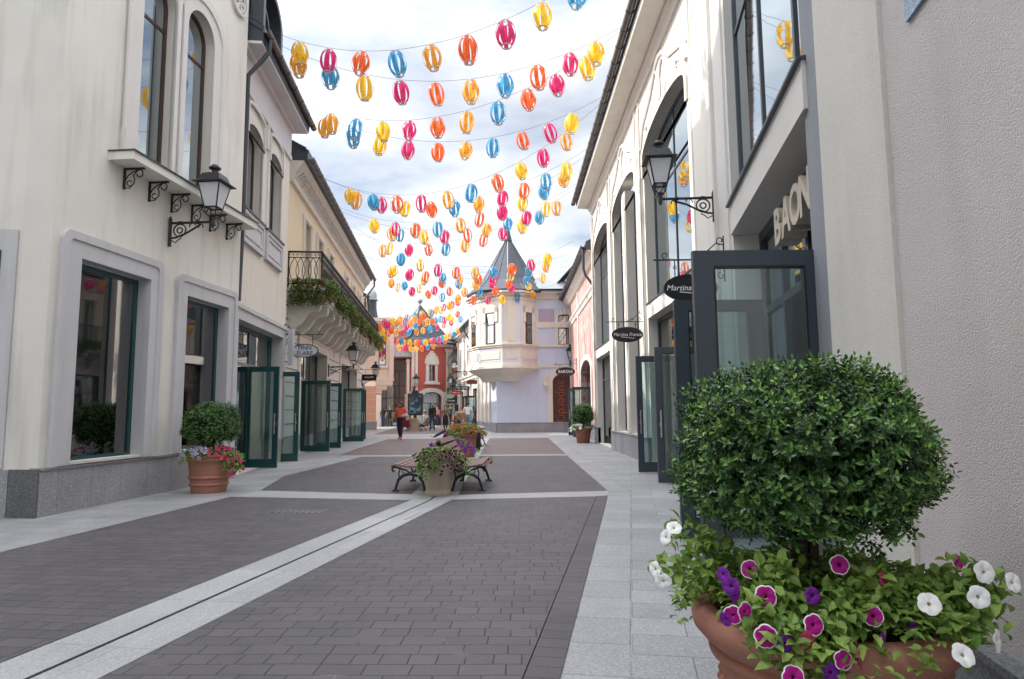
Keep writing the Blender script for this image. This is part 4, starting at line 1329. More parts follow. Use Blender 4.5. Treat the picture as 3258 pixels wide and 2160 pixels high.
# ------------------------------------------------------------------ far end of the street
R6 = thing('white_corner_building', 'white ornate shop building with dark roof running back behind the pale blue building', 'building',
           (-2.45, 49.0, 0), math.atan2(11, -2.2))
sg = 1
UL = 13.0
mb = MB(sg)
hs = [arch(a, a + .9, 5.0, 6.5, .3) for a in (1.0, 3.4, 5.8, 8.2, 10.6)]
hd = [rect(.8, 3.4, .02, 3.0), rect(4.6, 7.4, .02, 3.0), rect(8.6, 11.6, .02, 3.0)]
mb.panel(rect(-.6, UL, 0, 8.0), hs + hd, 0, .3)
mb.box(-.6, UL, -6.1, -6, 0, 8); mb.box(-.6, -.5, -6, -.3, 0, 8)
part(R6, 'wall', WHITE, mb)
for a in (1.0, 3.4, 5.8, 8.2, 10.6):
    window(R6, sg, a, a + .9, 5.0, 6.5, .3, -.2, .06, fm=BROWNF, gm=GM, name='upper_window')
for a, b in ((.8, 3.4), (4.6, 7.4), (8.6, 11.6)):
    window(R6, sg, a, b, .02, 3.0, 0, -.2, .08, mull=((a + b) / 2,), trans=(2.4,), fm=BROWNF, gm=GM, name='shop_window')
mb = MB(sg)
mb.box(-.6, UL, -.02, .16, 3.75, 4.0); mb.box(-.6, UL, -.02, .28, 4.0, 4.1); mb.box(-.6, UL, -.02, .3, 7.7, 7.95)
for x in (0, 4.0, 8.0, 12.4):
    mb.box(x, x + .35, -.02, .12, .5, 7.6); mb.box(x - .06, x + .41, -.02, .2, 7.2, 7.5); mb.box(x - .06, x + .41, -.02, .26, 3.4, 3.75)
part(R6, 'cornice', WHITE, mb)
mb = MB(sg)
for x in (4.3, 8.3):
    for i in range(9): mb.tube([(x, .1, 4.3 + i * .35)] + [(x + .18 * math.cos(t), .1, 4.3 + i * .35 + .17 + .17 * math.sin(t)) for t in (-1, 0, 1, 2, 3)], .015, 4)
part(R6, 'iron_trellis', IRON, mb)
roof_slope(R6, sg, -.6, UL + .3, .62, 8.1, -3, 10.3, m=ROOF)
gutter(R6, sg, -.6, UL + .4, .7, 8.05, .085, m=ROOF)
downpipe(R6, sg, [(-.3, .62, 8.0), (-.3, .5, 7.5), (-.3, .12, 6.9)], .06); downpipe(R6, sg, [(4.2, .62, 8.0), (4.2, .5, 7.5), (4.2, .12, 6.9)], .06)
plinth(R6, sg, [(-.6, .8), (3.4, 4.6), (7.4, 8.6), (11.6, UL)], .55, .1)
door(R6, -2.62, 49.6, -3.5, 49.6, 2.4, BROWNF, stile=.13); door(R6, -2.95, 51.8, -3.9, 51.8, 2.4, BROWNF, stile=.13)

# peach building on the left, with the stepped bay
L4 = thing('peach_building', 'peach and cream building with stepped projecting bay beyond the balcony building', 'building', (-8.75, 38.6, 0), math.atan2(10.6, -2.15))
sg = -1
mb = MB(sg)
hs = [rect(a, a + 1.1, 4.6, 7.0) for a in (1.0, 3.6, 6.2)]
hd = [arch(2.0, 5.4, .02, 2.6, .5)]
mb.panel(rect(0, 10.8, 0, 8.0), hs + hd, 0, .3)
mb.box(0, 10.8, -6.1, -6, 0, 8); mb.box(0, .1, -6, -.3, 0, 8)
part(L4, 'wall', PEACHL, mb)
for a in (1.0, 3.6, 6.2): window(L4, sg, a, a + 1.1, 4.6, 7.0, 0, -.2, .06, fm=BROWNF, gm=GM, name='upper_window')
window(L4, sg, 2.0, 5.4, .02, 2.6, .5, -.2, .07, mull=(3.7,), fm=BROWNF, gm=GM, name='shop_window')
mb = MB(sg)
for x in (.3, 2.6, 5.2, 7.8, 9.2): mb.box(x, x + .4, -.02, .07, 3.2, 7.8)
mb.box(0, 10.8, -.02, .12, 2.95, 3.15); mb.box(0, 10.8, -.02, .25, 7.7, 8.0)
part(L4, 'pilasters', WHITE, mb)
roof_slope(L4, sg, 0, 10.8, .4, 8.02, -3, 10.2)
plinth(L4, sg, [(0, 2.0), (5.4, 10.8)], .55, .05)
# end pavilion that turns towards the camera
mb = MB(sg); mb.box(9.2, 12.0, -.3, .85, 0, 3.1); part(L4, 'pavilion_wall', PEACH, mb)
mb = MB(sg)
for z in (.6, 1.1, 1.6, 2.1, 2.6): mb.box(9.17, 12.03, -.3, .88, z, z + .04)
part(L4, 'rusticated_joints', PEACHL, mb)
mb = MB(sg); mb.box(9.12, 12.06, -.3, .92, -.02, .55); part(L4, 'pavilion_plinth', GRAN, mb)
mb = MB(sg)
mb.box(9.3, 12.0, -.2, 2.0, 3.55, 8.0)
for d, z0, z1 in ((1.25, 2.55, 2.85), (1.6, 2.85, 3.15), (2.0, 3.15, 3.5), (2.12, 3.5, 3.6)): mb.box(9.3 - (d - 1.2) * .1, 12, .8, d, z0, z1)
mb.box(9.22, 12.05, -.2, 2.12, 7.8, 8.05); mb.box(9.22, 9.3, 1.75, 2.06, 3.6, 7.8)
part(L4, 'bay', PEACHL, mb)
mb = MB(sg); mb.box(9.27, 9.3, 1.0, 1.5, 4.6, 7.2); f_ = part(L4, 'bay_window', BROWNF, mb)
mb = MB(sg); mb.box(9.255, 9.27, 1.05, 1.45, 4.66, 7.1); mb.build('pane', GM, f_)
mb = MB(sg); mb.box(9.2, 9.3, .85, 1.65, 4.4, 4.6); part(L4, 'bay_sill', WHITE, mb)

# glazed arcade with the standing-seam awning, left of the red tower
def arcade(name, label, x0, x1, y, zt, seed, rg=5.2):
    a_ = thing(name, label, 'building', (x0, y, 0), 0)
    W = x1 - x0
    mb = MB(-1)
    mb.ring(rect(0, W, 0, zt), rect(.08, W - .08, .05, zt - .08), -.05, .05)
    n = max(2, round(W / 1.1))
    for i in range(1, n): mb.box(W * i / n - .03, W * i / n + .03, -.04, .04, 0, zt)
    for z in (2.5, 3.6, 4.9): mb.box(0, W, -.045, .045, z - .03, z + .03)
    part(a_, 'frame', DARKF, mb)
    MB(-1).box(.08, W - .08, -.008, .008, .05, zt - .08).build('pane', GM, a_)
    mb = MB(-1)
    mb.prism([(.9, zt + .1), (.95, zt + .2), (-.1, zt + 1.7), (-.2, zt + 1.6)], -.1, W + .1, 'u')
    k = 0
    while k < W:
        mb.prism([(.95, zt + .2), (-.1, zt + 1.7), (-.08, zt + 1.74), (.98, zt + .24)], k - .015, k + .015, 'u'); k += .42
    part(a_, 'awning', mat('taupe_metal_awning', (.27, .24, .225), .45, metal=.2, var=.06), mb)
    MB(-1).box(-.1, W + .1, -4, -.1, zt + 1.3, zt + 2.6).build('wall', PEACH, a_)
    mb = MB(-1)
    mb.prism([(.25, zt + 2.6), (.25, zt + 2.75), (-3.6, zt + rg), (-4, zt + 2.6)], -.1, W + .1, 'u')
    k = 0
    while k < W:
        mb.prism([(.25, zt + 2.75), (-3.6, zt + rg), (-3.6, zt + rg + .06), (.25, zt + 2.81)], k - .02, k + .02, 'u'); k += .55
    part(a_, 'roof', ZINC, mb)
    return a_
AR1 = arcade('glazed_arcade', 'glass fronted arcade under taupe metal awning left of the red tower', -12.6, -9.15, 60.7, 6.0, 1, 3.3)
mb = MB(-1); mb.box(3.0, 3.42, -.1, .45, 0, 6.25); part(AR1, 'red_pier', REDW, mb)
mb = MB(-1); mb.box(3.08, 3.32, .45, .60, 0, 6.0); mb.box(3.04, 3.36, .45, .66, 5.7, 5.95); part(AR1, 'column', WHITE, mb)
AR2 = arcade('glazed_arcade', 'glass fronted arcade under taupe metal awning right of the red tower', -5.95, -3.2, 62.9, 5.4, 2)

# red tower with the pyramid roof
RT = thing('red_tower_building', 'brick red plastered tower with white corner pilasters and grey pyramid roof at the street end', 'building', (-9.05, 60.0, 0), R(40))
KX = 1.36          # the angled front is wider than it looks
_add = MB.add
MB.add = lambda s, vs, fs, mi=0: _add(s, [(p[0] * KX, p[1], p[2]) for p in vs], fs, mi)
sg = -1
mb = MB(sg)
ha = arch(.75, 2.35, .02, 2.5, .52)
mb.panel(rect(0, 3.15, 0, 7.5), [ha, rect(1.28, 1.82, 4.05, 5.5)], 0, .3)
mb.box(0, .1, -4.3, -.3, 0, 7.5); mb.box(3.05, 3.15, -4.3, -.3, 0, 7.5); mb.box(0, 3.15, -4.4, -4.3, 0, 7.5)
part(RT, 'wall', REDW, mb)
mb = MB(sg)
mb.ring(arch(.45, 2.65, .0, 2.62, .78), arch(.75, 2.35, .0, 2.5, .52), -.02, .08)
mb.box(-.05, .45, -.02, .07, 0, 2.9); mb.box(2.65, 3.2, -.02, .07, 0, 2.9)
mb.box(-.12, .55, -.02, .16, 2.75, 3.05); mb.box(2.55, 3.27, -.02, .16, 2.75, 3.05)
mb.box(-.02, .16, -.02, .08, 3.05, 6.8); mb.box(.24, .42, -.02, .08, 3.05, 6.8); mb.box(2.72, 2.90, -.02, .08, 3.05, 6.8); mb.box(2.98, 3.16, -.02, .08, 3.05, 6.8)
mb.box(-.08, .5, -.02, .13, 6.8, 7.1); mb.box(2.65, 3.24, -.02, .13, 6.8, 7.1); mb.box(-.1, 3.25, -.02, .2, 7.25, 7.5)
part(RT, 'pilasters', WHITE, mb)
mb = MB(sg)
mb.ring(rect(1.08, 2.02, 3.95, 5.6), rect(1.28, 1.82, 4.05, 5.5), -.02, .08)
mb.box(.95, 2.15, -.02, .16, 3.72, 3.95)
for i, (w_, z) in enumerate(((.55, 5.6), (.52, 5.85), (.44, 6.1), (.28, 6.35), (.14, 6.55))): mb.box(1.55 - w_, 1.55 + w_, -.02, .12 - i * .012, z, z + .27)
part(RT, 'window_surround', WHITE, mb)
window(RT, sg, 1.28, 1.82, 4.05, 5.5, 0, -.2, .05, mull=(1.55,), trans=(5.0,), fm=BROWNF, gm=GM, name='upper_window')
window(RT, sg, .75, 2.35, .02, 2.5, .52, -.2, .06, mull=(1.55,), trans=(2.0,), fm=DARKF, gm=GM, name='shop_window')
mb = MB(sg)
mb.box(1.0, 2.0, -.17, -.15, 2.05, 2.75)
part(RT, 'window_poster', mat('pale_window_poster', (.45, .50, .55), .6), mb)
mb = MB(sg)
MB.add = _add
c = (2.15, -2.15)
e0, e1 = 2.75, 2.0
A = [(c[0] - e0, c[1] - e0), (c[0] + e0, c[1] - e0), (c[0] + e0, c[1] + e0), (c[0] - e0, c[1] + e0)]
Bq = [(c[0] - e1, c[1] - e1), (c[0] + e1, c[1] - e1), (c[0] + e1, c[1] + e1), (c[0] - e1, c[1] + e1)]
mb.add([(x, y, 7.5) for x, y in A] + [(x, y, 7.62) for x, y in A] + [(x, y, 8.05) for x, y in Bq] + [(c[0], c[1], 11.4)],
       [(0, 1, 5, 4), (1, 2, 6, 5), (2, 3, 7, 6), (3, 0, 4, 7), (4, 5, 9, 8), (5, 6, 10, 9), (6, 7, 11, 10), (7, 4, 8, 11), (8, 9, 12), (9, 10, 12), (10, 11, 12), (11, 8, 12), (0, 3, 2, 1)])
for (p, q) in ((Bq[3], Bq[2]), (Bq[0], Bq[3]), (Bq[2], Bq[1])):
    for i in range(1, 8):
        t = i / 8
        x, y = p[0] + (q[0] - p[0]) * t, p[1] + (q[1] - p[1]) * t
        tt = abs(t - .5) * 2
        top = Vector((c[0], c[1], 11.4)); mid = Vector(((p[0] + q[0]) / 2, (p[1] + q[1]) / 2, 8.05))
        end = mid.lerp(top, 1 - tt) + (Vector((x, y, 8.05)) - mid) * 1.0
        mb.tube([(x, y, 8.05), tuple(end)], .025, 4)
for b_ in Bq: mb.tube([(b_[0], b_[1], 8.05), (c[0], c[1], 11.4)], .04, 4)
part(RT, 'pyramid_roof', ROOF, mb)
mb = MB(sg); mb.lathe([(.03, 11.3), (.07, 11.45), (.07, 11.5), (.22, 11.6), (.29, 11.78), (.22, 11.96), (.03, 12.06)], 12, (c[0], c[1], 0)); part(RT, 'ball_finial', ZINC, mb, True)

# domed zinc turret seen over the balcony
TU = thing('domed_turret', 'dark zinc roof turret with small silver dome seen above the balcony', 'turret', (-12.6, 58.5, 0), R(10))
mb = MB(); mb.box(-3.5, 1.1, -1, 4, 0, 8.0); mb.build('wall', PEACHL, TU)
mb = MB(); mb.lathe([(1.25, 8.0), (1.2, 8.2), (.95, 8.8), (.72, 9.6), (.60, 10.3), (.60, 11.1)], 8); mb.box(-3.4, -.5, -.6, 1.5, 8.0, 10.6); mb.build('roof', ROOF, TU)
mb = MB(); mb.lathe([(.75, 11.08), (.75, 11.18), (.62, 11.25), (.60, 11.7), (.42, 12.05), (.1, 12.2)], 16); mb.build('dome', ZINC, TU, True)

# ------------------------------------------------------------------ wall lanterns
def wall_lamp(loc, rz, label, sc=1.0, arm=.78, rise=0.0, simple=False):
    """local x points away from the wall; the arm carries a four-sided lantern"""
    t = thing('wall_lamp', label, 'lamp', loc, rz, 'wall lanterns along the street', sc)
    mb = MB()
    mb.tube([(.03, 0, -.36), (.03, 0, .12)], .028, 8); mb.tube([(.03, 0, .10), (.03, 0, .16)], [.03, .012], 8)
    mb.tube([(.02, 0, .04), (arm, 0, .04)], .022, 8)
    for x in (.20, arm - .26): mb.tube([(x - .03, 0, .04), (x + .03, 0, .04)], .032, 8)
    mb.tube([(.05, 0, -.22), (.14, 0, -.21), (.30, 0, -.15), (.46, 0, -.06), (arm - .22, 0, .0)], .017, 6)
    mb.tube([(x, 0, z) for x, z in spiral(.20, -.09, .11, .105, 0, 6.28, 18)], .013, 5)
    mb.tube([(x, 0, z) for x, z in spiral(.20, -.09, .05, .045, 0, 6.28, 10)], .013, 5)
    mb.tube([(.06, 0, -.26), (.13, 0, -.30), (.18, 0, -.25), (.24, 0, -.22)], .010, 5)
    mb.tube([(x, 0, z) for x, z in spiral(.44, -.02, .075, .03, 3.4, 0.2, 10)], .010, 5)
    mb.tube([(x, 0, z) for x, z in spiral(arm - .20, -.03, .05, .02, 3.6, -1, 10)], .010, 5)
    mb.build('bracket', IRON, t, True)
    z0 = .04
    mb = MB()
    mb.tube([(arm, 0, z0 - .10), (arm, 0, z0 - .05), (arm, 0, z0 + .08), (arm, 0, z0 + .10)], [.012, .035, .035, .05], 8)
    a0, a1, zb, zt = .105, .185, z0 + .24, z0 + .64
    for sx in (-1, 1):
        for sy in (-1, 1):
            mb.tube([(arm + sx * .02, sy * .02, z0 + .06), (arm + sx * .08, sy * .08, z0 + .12), (arm + sx * a0, sy * a0, zb)], .010, 5)
            mb.tube([(arm + sx * a0, sy * a0, zb), (arm + sx * a1, sy * a1, zt)], .013, 4)
    for h, a in ((zb, a0), (zt, a1)):
        q = [(arm + a * x, a * y, h) for x, y in ((-1, -1), (1, -1), (1, 1), (-1, 1), (-1, -1))]
        for i in range(4): mb.tube([q[i], q[i + 1]], .012, 4)
    fr = mb.build('lantern_frame', IRON, t)
    if not simple:
        for k in range(4):
            r_ = Matrix.Rotation(math.pi / 2 * k, 3, 'Z')
            vs = [r_ @ Vector(p) for p in ((-a0, -a0, zb), (a0, -a0, zb), (a1, -a1, zt), (-a1, -a1, zt), (-a0, -a0 + .006, zb), (a0, -a0 + .006, zb), (a1, -a1 + .006, zt), (-a1, -a1 + .006, zt))]
            MB().add([(v.x + arm, v.y, v.z) for v in vs], [(0, 1, 2, 3), (7, 6, 5, 4), (0, 4, 5, 1), (2, 6, 7, 3), (1, 5, 6, 2), (0, 3, 7, 4)]).build('pane', FROST, fr)
    else:
        MB().prism([(arm - a0, -a0), (arm + a0, -a0), (arm + a0, a0), (arm - a0, a0)], zb, zt - .05, 'z').build('pane', FROST, fr)
    MB().tube([(arm, 0, zb), (arm, 0, zb + .10), (arm, 0, zb + .30)], [.05, .035, .03], 8).build('bulb', WHITEP, fr, True)
    mb = MB()
    def sq(a, z): return [(arm + a * x, a * y, z) for x, y in ((-1, -1), (1, -1), (1, 1), (-1, 1))]
    L_ = [sq(.255, zt), sq(.26, zt + .015), sq(.19, zt + .05), sq(.145, zt + .17), sq(.055, zt + .215)]
    mb.add([p for l in L_ for p in l], [(i * 4 + k, i * 4 + (k + 1) % 4, (i + 1) * 4 + (k + 1) % 4, (i + 1) * 4 + k) for i in range(4) for k in range(4)] + [(3, 2, 1, 0), (16, 17, 18, 19)])
    mb.lathe([(.05, zt + .20), (.05, zt + .26), (.095, zt + .275), (.10, zt + .30), (.06, zt + .33), (.055, zt + .345), (.02, zt + .36)], 12, (arm, 0, 0))
    mb.build('roof_cap', IRON, t)
    return t
wall_lamp((-5.80, 11.02, 4.46), math.atan2(-.0857, .9963), 'black lantern on scrolled iron arm below the bracketed window shelf on the left')
wall_lamp((2.92, 9.25, 4.26), R(180 - 4), 'black lantern on scrolled iron arm beside the tall glazed bay on the right', .88, .88)
wall_lamp((-6.98, 25.2, 2.95), math.atan2(-.1, .99), 'black lantern under the balcony behind the oval white shop sign', .95, 1.05)
wall_lamp((-8.15, 36.0, 3.0), 0, 'small black lantern beside the dark rectangular shop sign', .95, .8, simple=True)
wall_lamp((3.42, 39.45, 4.05), R(-90), 'black lantern with white glass on the pale blue wall', 1.05, .35, simple=True)
wall_lamp((-8.95, 59.95, 3.4), R(-50), 'small black lantern on the left pilaster of the red tower', 1.15, .5, simple=True)
wall_lamp((-6.1, 62.2, 3.3), R(-50), 'small black lantern on the right pilaster of the red tower', 1.15, .5, simple=True)
wall_lamp((-3.75, 55.4, 4.5), R(180), 'black lantern on the white corner building above the red shop sign', 1.2, .9, simple=True)
wall_lamp((-4.55, 59.5, 3.4), R(180), 'lower black lantern in front of the right glazed arcade', 1.2, .8, simple=True)

# ------------------------------------------------------------------ lettering and hanging signs
def text_mesh(body, size, ext=.004, shear=0.0, bold=0.0, space=1.0):
    cu = bpy.data.curves.new('lettering', 'FONT')
    cu.body = body
    cu.size = size
    cu.extrude = ext
    cu.shear = shear
    cu.offset = bold
    cu.space_character = space
    cu.align_x = 'CENTER'; cu.align_y = 'CENTER'
    cu.resolution_u = 3
    o = bpy.data.objects.new('lettering', cu)
    COL.objects.link(o)
    bpy.context.view_layer.update()
    me = bpy.data.meshes.new_from_object(o.evaluated_get(bpy.context.evaluated_depsgraph_get()))
    bpy.data.objects.remove(o); bpy.data.curves.remove(cu)
    return me


def put_text(parent, body, size, m, M, **k):
    me = text_mesh(body, size, **k)
    me.materials.clear(); me.materials.append(m)
    o = bpy.data.objects.new('lettering', me)
    COL.objects.link(o)
    o.parent = parent
    o.matrix_basis = M
    return o

FRONT = Matrix.Rotation(R(90), 4, 'X')        # text upright, read from -y
BACK = Matrix.Rotation(R(180), 4, 'Z') @ FRONT


def hang_sign(loc, rz, label, lines, a, b, mb_col, mt_col, shape='oval', reach=None, drop=.20, size=.12, rim=None, group='hanging shop signs', top_scroll=True, shear=0, gap=1.25, cat='sign', off=.25, underline=False, sizes=None):
    """board hung from an iron arm; local x leads away from the wall, lettering on both faces"""
    t = thing('hanging_sign', label, cat, loc, rz, group)
    reach = reach or off + 2 * a + .12
    mb = MB()
    mb.tube([(0, 0, 0), (reach, 0, 0)], .012, 6)
    mb.tube([(.012, 0, -.30), (.012, 0, .32)], .014, 6)
    if top_scroll:
        mb.tube([(0, 0, .20), (.12, 0, .22), (.3, 0, .06), (.45, 0, .012)], .009, 5)
        for cx_, r_ in ((.12, .07), (.30, .055), (reach - .16, .05)):
            mb.tube([(x, 0, z) for x, z in spiral(cx_, .06, r_, .02, -1.5, 4.2, 12)], .008, 5)
        mb.tube([(x, 0, z) for x, z in spiral(.06, .26, .06, .02, -1.5, 4.2, 10)], .008, 5)
        mb.tube([(x, 0, z) for x, z in spiral(.06, -.22, .05, .02, 1.5, -4.2, 10)], .008, 5)
    c = off + a
    for s_ in (-.55, .55):
        zt = -drop + (b * (math.sqrt(1 - .55 ** 2) - 1) if shape == 'oval' else 0)
        mb.tube([(c + s_ * a, 0, 0), (c + s_ * a, 0, zt - .01)], .008, 5)
        mb.tube([(c + s_ * a + x, 0, -drop * .5 + z) for x, z in spiral(0, 0, .022, .022, 0, 6.3, 8)], .005, 4)
    mb.build('arm', IRON, t, True)
    zc = -drop - b
    if shape == 'oval':
        o_ = [(c + a * math.cos(2 * math.pi * i / 40), zc + b * math.sin(2 * math.pi * i / 40)) for i in range(40)]
        i_ = [(c + (a - .02) * math.cos(2 * math.pi * i / 40), zc + (b - .02) * math.sin(2 * math.pi * i / 40)) for i in range(40)]
    else:
        o_ = rounded(c - a, c + a, zc - b, zc + b, .05); i_ = rounded(c - a + .02, c + a - .02, zc - b + .02, zc + b - .02, .04)
    bd = MB().prism(i_, -.018, .018).build('board', mb_col, t)
    MB().ring(o_, i_, -.028, .028).build('rim', rim or mb_col, bd)
    n = len(lines)
    for k, ln in enumerate(lines):
        sz = sizes[k] if sizes else size
        z = zc + (n - 1) / 2 * size * gap - k * size * gap
        put_text(t, ln, sz, mt_col, Matrix.Translation((c, -.021, z)) @ FRONT, shear=shear)
        put_text(t, ln, sz, mt_col, Matrix.Translation((c, .021, z)) @ BACK, shear=shear)
    if underline:
        for y in (-.022, .022):
            MB().tube([(c - a * .45, y, zc - size * .85), (c, y, zc - size * .62), (c + a * .42, y, zc - size * .5)], .006, 4).build('underline', mt_col, t)
    return t
SIGNW = mat('pale_lilac_sign_paint', (.62, .62, .70), .4, var=.03)
SIGNK = mat('black_sign_paint', (.012, .012, .016), .35, var=.05)
SIGNN = mat('navy_sign_paint', (.02, .045, .07), .4, var=.05)
SIGNR = mat('red_sign_paint', (.55, .02, .03), .4, var=.05)
SIGNG = mat('sage_green_sign_paint', (.22, .42, .33), .4, var=.05)
INKW = mat('white_lettering', (.85, .85, .85), .5, var=.02)
INKN = mat('navy_lettering', (.02, .025, .06), .5, var=.02)
INKO = mat('orange_lettering', (.75, .10, .03), .5, var=.02)
hang_sign((-6.18, 17.95, 3.38), R(-3), 'oval pale lilac sign lettered FINN FLARE hung from scrolled iron arm', ['FINN', 'FLARE'], .37, .185, SIGNW, INKN, size=.15, rim=SIGNK, off=.22, drop=.25, gap=1.02, sizes=[.165, .165])
hang_sign((3.28, 16.35, 3.45), R(180), 'oval black sign lettered Martina Franca over the farther grey doors', ['Martina Franca'], .385, .19, SIGNK, INKW, size=.115, off=.05, drop=.13, shear=.25, underline=True)
hang_sign((2.86, 8.75, 3.28), R(180), 'oval black sign lettered Martina Franca partly behind the big open door', ['Martina Franca'], .36, .185, SIGNK, INKW, size=.108, off=.12, drop=.20, shear=.25, underline=True)
hang_sign((-7.95, 33.6, 3.4), 0, 'dark rectangular sign lettered NAUMI on the left below the balcony end', ['NAUMI'], .37, .15, SIGNK, INKW, 'rect', size=.14, off=.36, drop=.24)
hang_sign((3.46, 35.6, 3.72), R(180), 'oval black sign lettered BARONI in front of the brown arched shop window', ['BARONI'], .52, .24, SIGNK, INKW, size=.21, off=.1, drop=.16)
hang_sign((-2.40, 46.5, 3.55), R(180), 'black rectangular sign with orange superdry lettering under the oriel', ['superdry'], .36, .135, SIGNK, INKO, 'rect', size=.15, off=.05, drop=.14, top_scroll=False)
hang_sign((-2.7, 49.3, 3.2), R(180), 'navy rectangular sign with white block lettering beside the superdry sign', ['LEVIS'], .36, .14, SIGNN, INKW, 'rect', size=.19, off=.45, drop=.10, top_scroll=False)
hang_sign((-3.3, 52.5, 2.95), R(180), 'red rounded sign with white MILAVITSA lettering', ['MILAVITSA'], .36, .145, SIGNR, INKW, 'rect', size=.11, off=.75, drop=.10, top_scroll=False)
hang_sign((-3.9, 55.5, 2.75), R(180), 'plain sage green oval sign hanging below the red one', [''], .33, .15, SIGNG, INKW, size=.1, off=.95, drop=.10, top_scroll=False)
hang_sign((-4.2, 57.4, 2.45), R(180), 'small black sign with a white bar in front of the glazed arcade', ['TAXON'], .36, .2, SIGNK, INKW, 'rect', size=.17, off=.7, drop=.10, top_scroll=False)
hang_sign((-8.75, 60.1, 2.15), R(-50), 'small pale oval sign on the red tower beside its arched door', [''], .22, .15, SIGNW, INKN, size=.1, off=.15, drop=.12, rim=SIGNK)
hang_sign((-6.2, 62.1, 1.95), R(-50), 'small black rectangular sign right of the red tower door', ['OUTLET'], .22, .12, SIGNK, INKW, 'rect', size=.08, off=.1, drop=.10)
# wall box sign at the corner next to the oval sign
t = thing('box_sign', 'narrow pale box sign fixed upright on the wall corner behind the oval sign', 'sign', (-6.05, 17.9, 2.55), R(-5))
MB().box(.02, .16, -.07, .07, 0, .98).build('case', mat('pale_grey_case', (.55, .55, .58), .4), t)
mb = MB(); mb.tube([(-.2, 0, .85), (.05, 0, .85)], .014, 5); mb.tube([(-.2, 0, .1), (.05, 0, .1)], .014, 5); mb.build('fixing', IRON, t)
# built-up letters over the near doors
t = thing('shop_letters', 'large built-up cream letters BAON over the nearest grey doors', 'lettering',
          (2.12 + .1736 * .80 - .985 * -.20, 4.6 + .985 * .80 + .1736 * -.20, 2.97), math.atan2(.985, .1736))
LETM = mat('cream_letter_face', (.50, .44, .35), .5, var=.06)
for ch, x in (('B', .72), ('A', .38), ('O', .04), ('N', -.28)):
    me = text_mesh(ch, .465, ext=.10, bold=.012)
    me.materials.clear(); me.materials.append(LETM)
    o = bpy.data.objects.new('letter', me); COL.objects.link(o); o.parent = t
    o.matrix_basis = Matrix.Translation((x, 0, 0)) @ BACK @ Matrix.Diagonal((1.0, 1, 1, 1))
# vertical lettering on the brown shop window
t = thing('window_lettering', 'large orange letters superdry running up the brown arched shop window', 'lettering', (2.95, 39.66, 1.75), 0)
put_text(t, 'superdry', .72, mat('dull_orange_lettering', (.30, .06, .025), .5), Matrix.Rotation(R(-90), 4, 'Y') @ FRONT if False else Matrix.Rotation(R(90), 4, 'Y') @ FRONT, ext=.003)
# framed poster stand in front of the red tower
t = thing('poster_stand', 'black framed poster case with pale blue picture standing before the red tower', 'poster', (-8.0, 55.0, 0), 0)
mb = MB(); mb.box(-.62, .62, -.08, .08, .95, 2.75); mb.box(-.12, .12, -.06, .06, 0, .95); mb.box(-.5, .5, -.2, .2, 0, .05); mb.prism(arch(-.3, .3, 2.75, 2.8, .22), -.05, .05); mb.build('case', BLACKP, t)
pm2, n_, l_, p_ = newmat('blue_poster_print')
t_ = n_.new('ShaderNodeTexCoord'); nz = n_.new('ShaderNodeTexNoise'); nz.inputs['Scale'].default_value = 4
l_.new(t_.outputs['Object'], nz.inputs['Vector'])
cz = n_.new('ShaderNodeValToRGB'); cz.color_ramp.elements[0].position = .5; cz.color_ramp.elements[0].color = (.012, .022, .035, 1); cz.color_ramp.elements[1].position = .72; cz.color_ramp.elements[1].color = (.12, .28, .42, 1)
l_.new(nz.outputs['Fac'], cz.inputs[0]); l_.new(cz.outputs[0], p_.inputs['Base Color'])
MB().box(-.5, .5, -.095, -.08, 1.08, 2.6).build('poster', pm2, t)
# ------------------------------------------------------------------ plants
rnd = random.Random(7)


def leaf(mb, p, d, n, L, W, mi=0, fold=.25, curl=.15):
    d = d.normalized(); s_ = d.cross(n)
    if s_.length < 1e-4: s_ = d.orthogonal()
    s_.normalize(); n = s_.cross(d).normalized()
    m1, m2 = p + d * L * .38, p + d * L * .72 + n * (-curl * L * .3)
    tip = p + d * L - n * curl * L
    up = n * W * fold
    vs = [p, m1 - s_ * W * .5 + up, m1, m1 + s_ * W * .5 + up, m2 - s_ * W * .38 + up * .8, m2, m2 + s_ * W * .38 + up * .8, tip]
    mb.add([tuple(v) for v in vs], [(0, 2, 1), (0, 3, 2), (1, 2, 5, 4), (2, 3, 6, 5), (4, 5, 7), (5, 6, 7)], mi)


def rvec():
    while True:
        v = Vector((rnd.uniform(-1, 1), rnd.uniform(-1, 1), rnd.uniform(-1, 1)))
        if .05 < v.length < 1: return v.normalized()


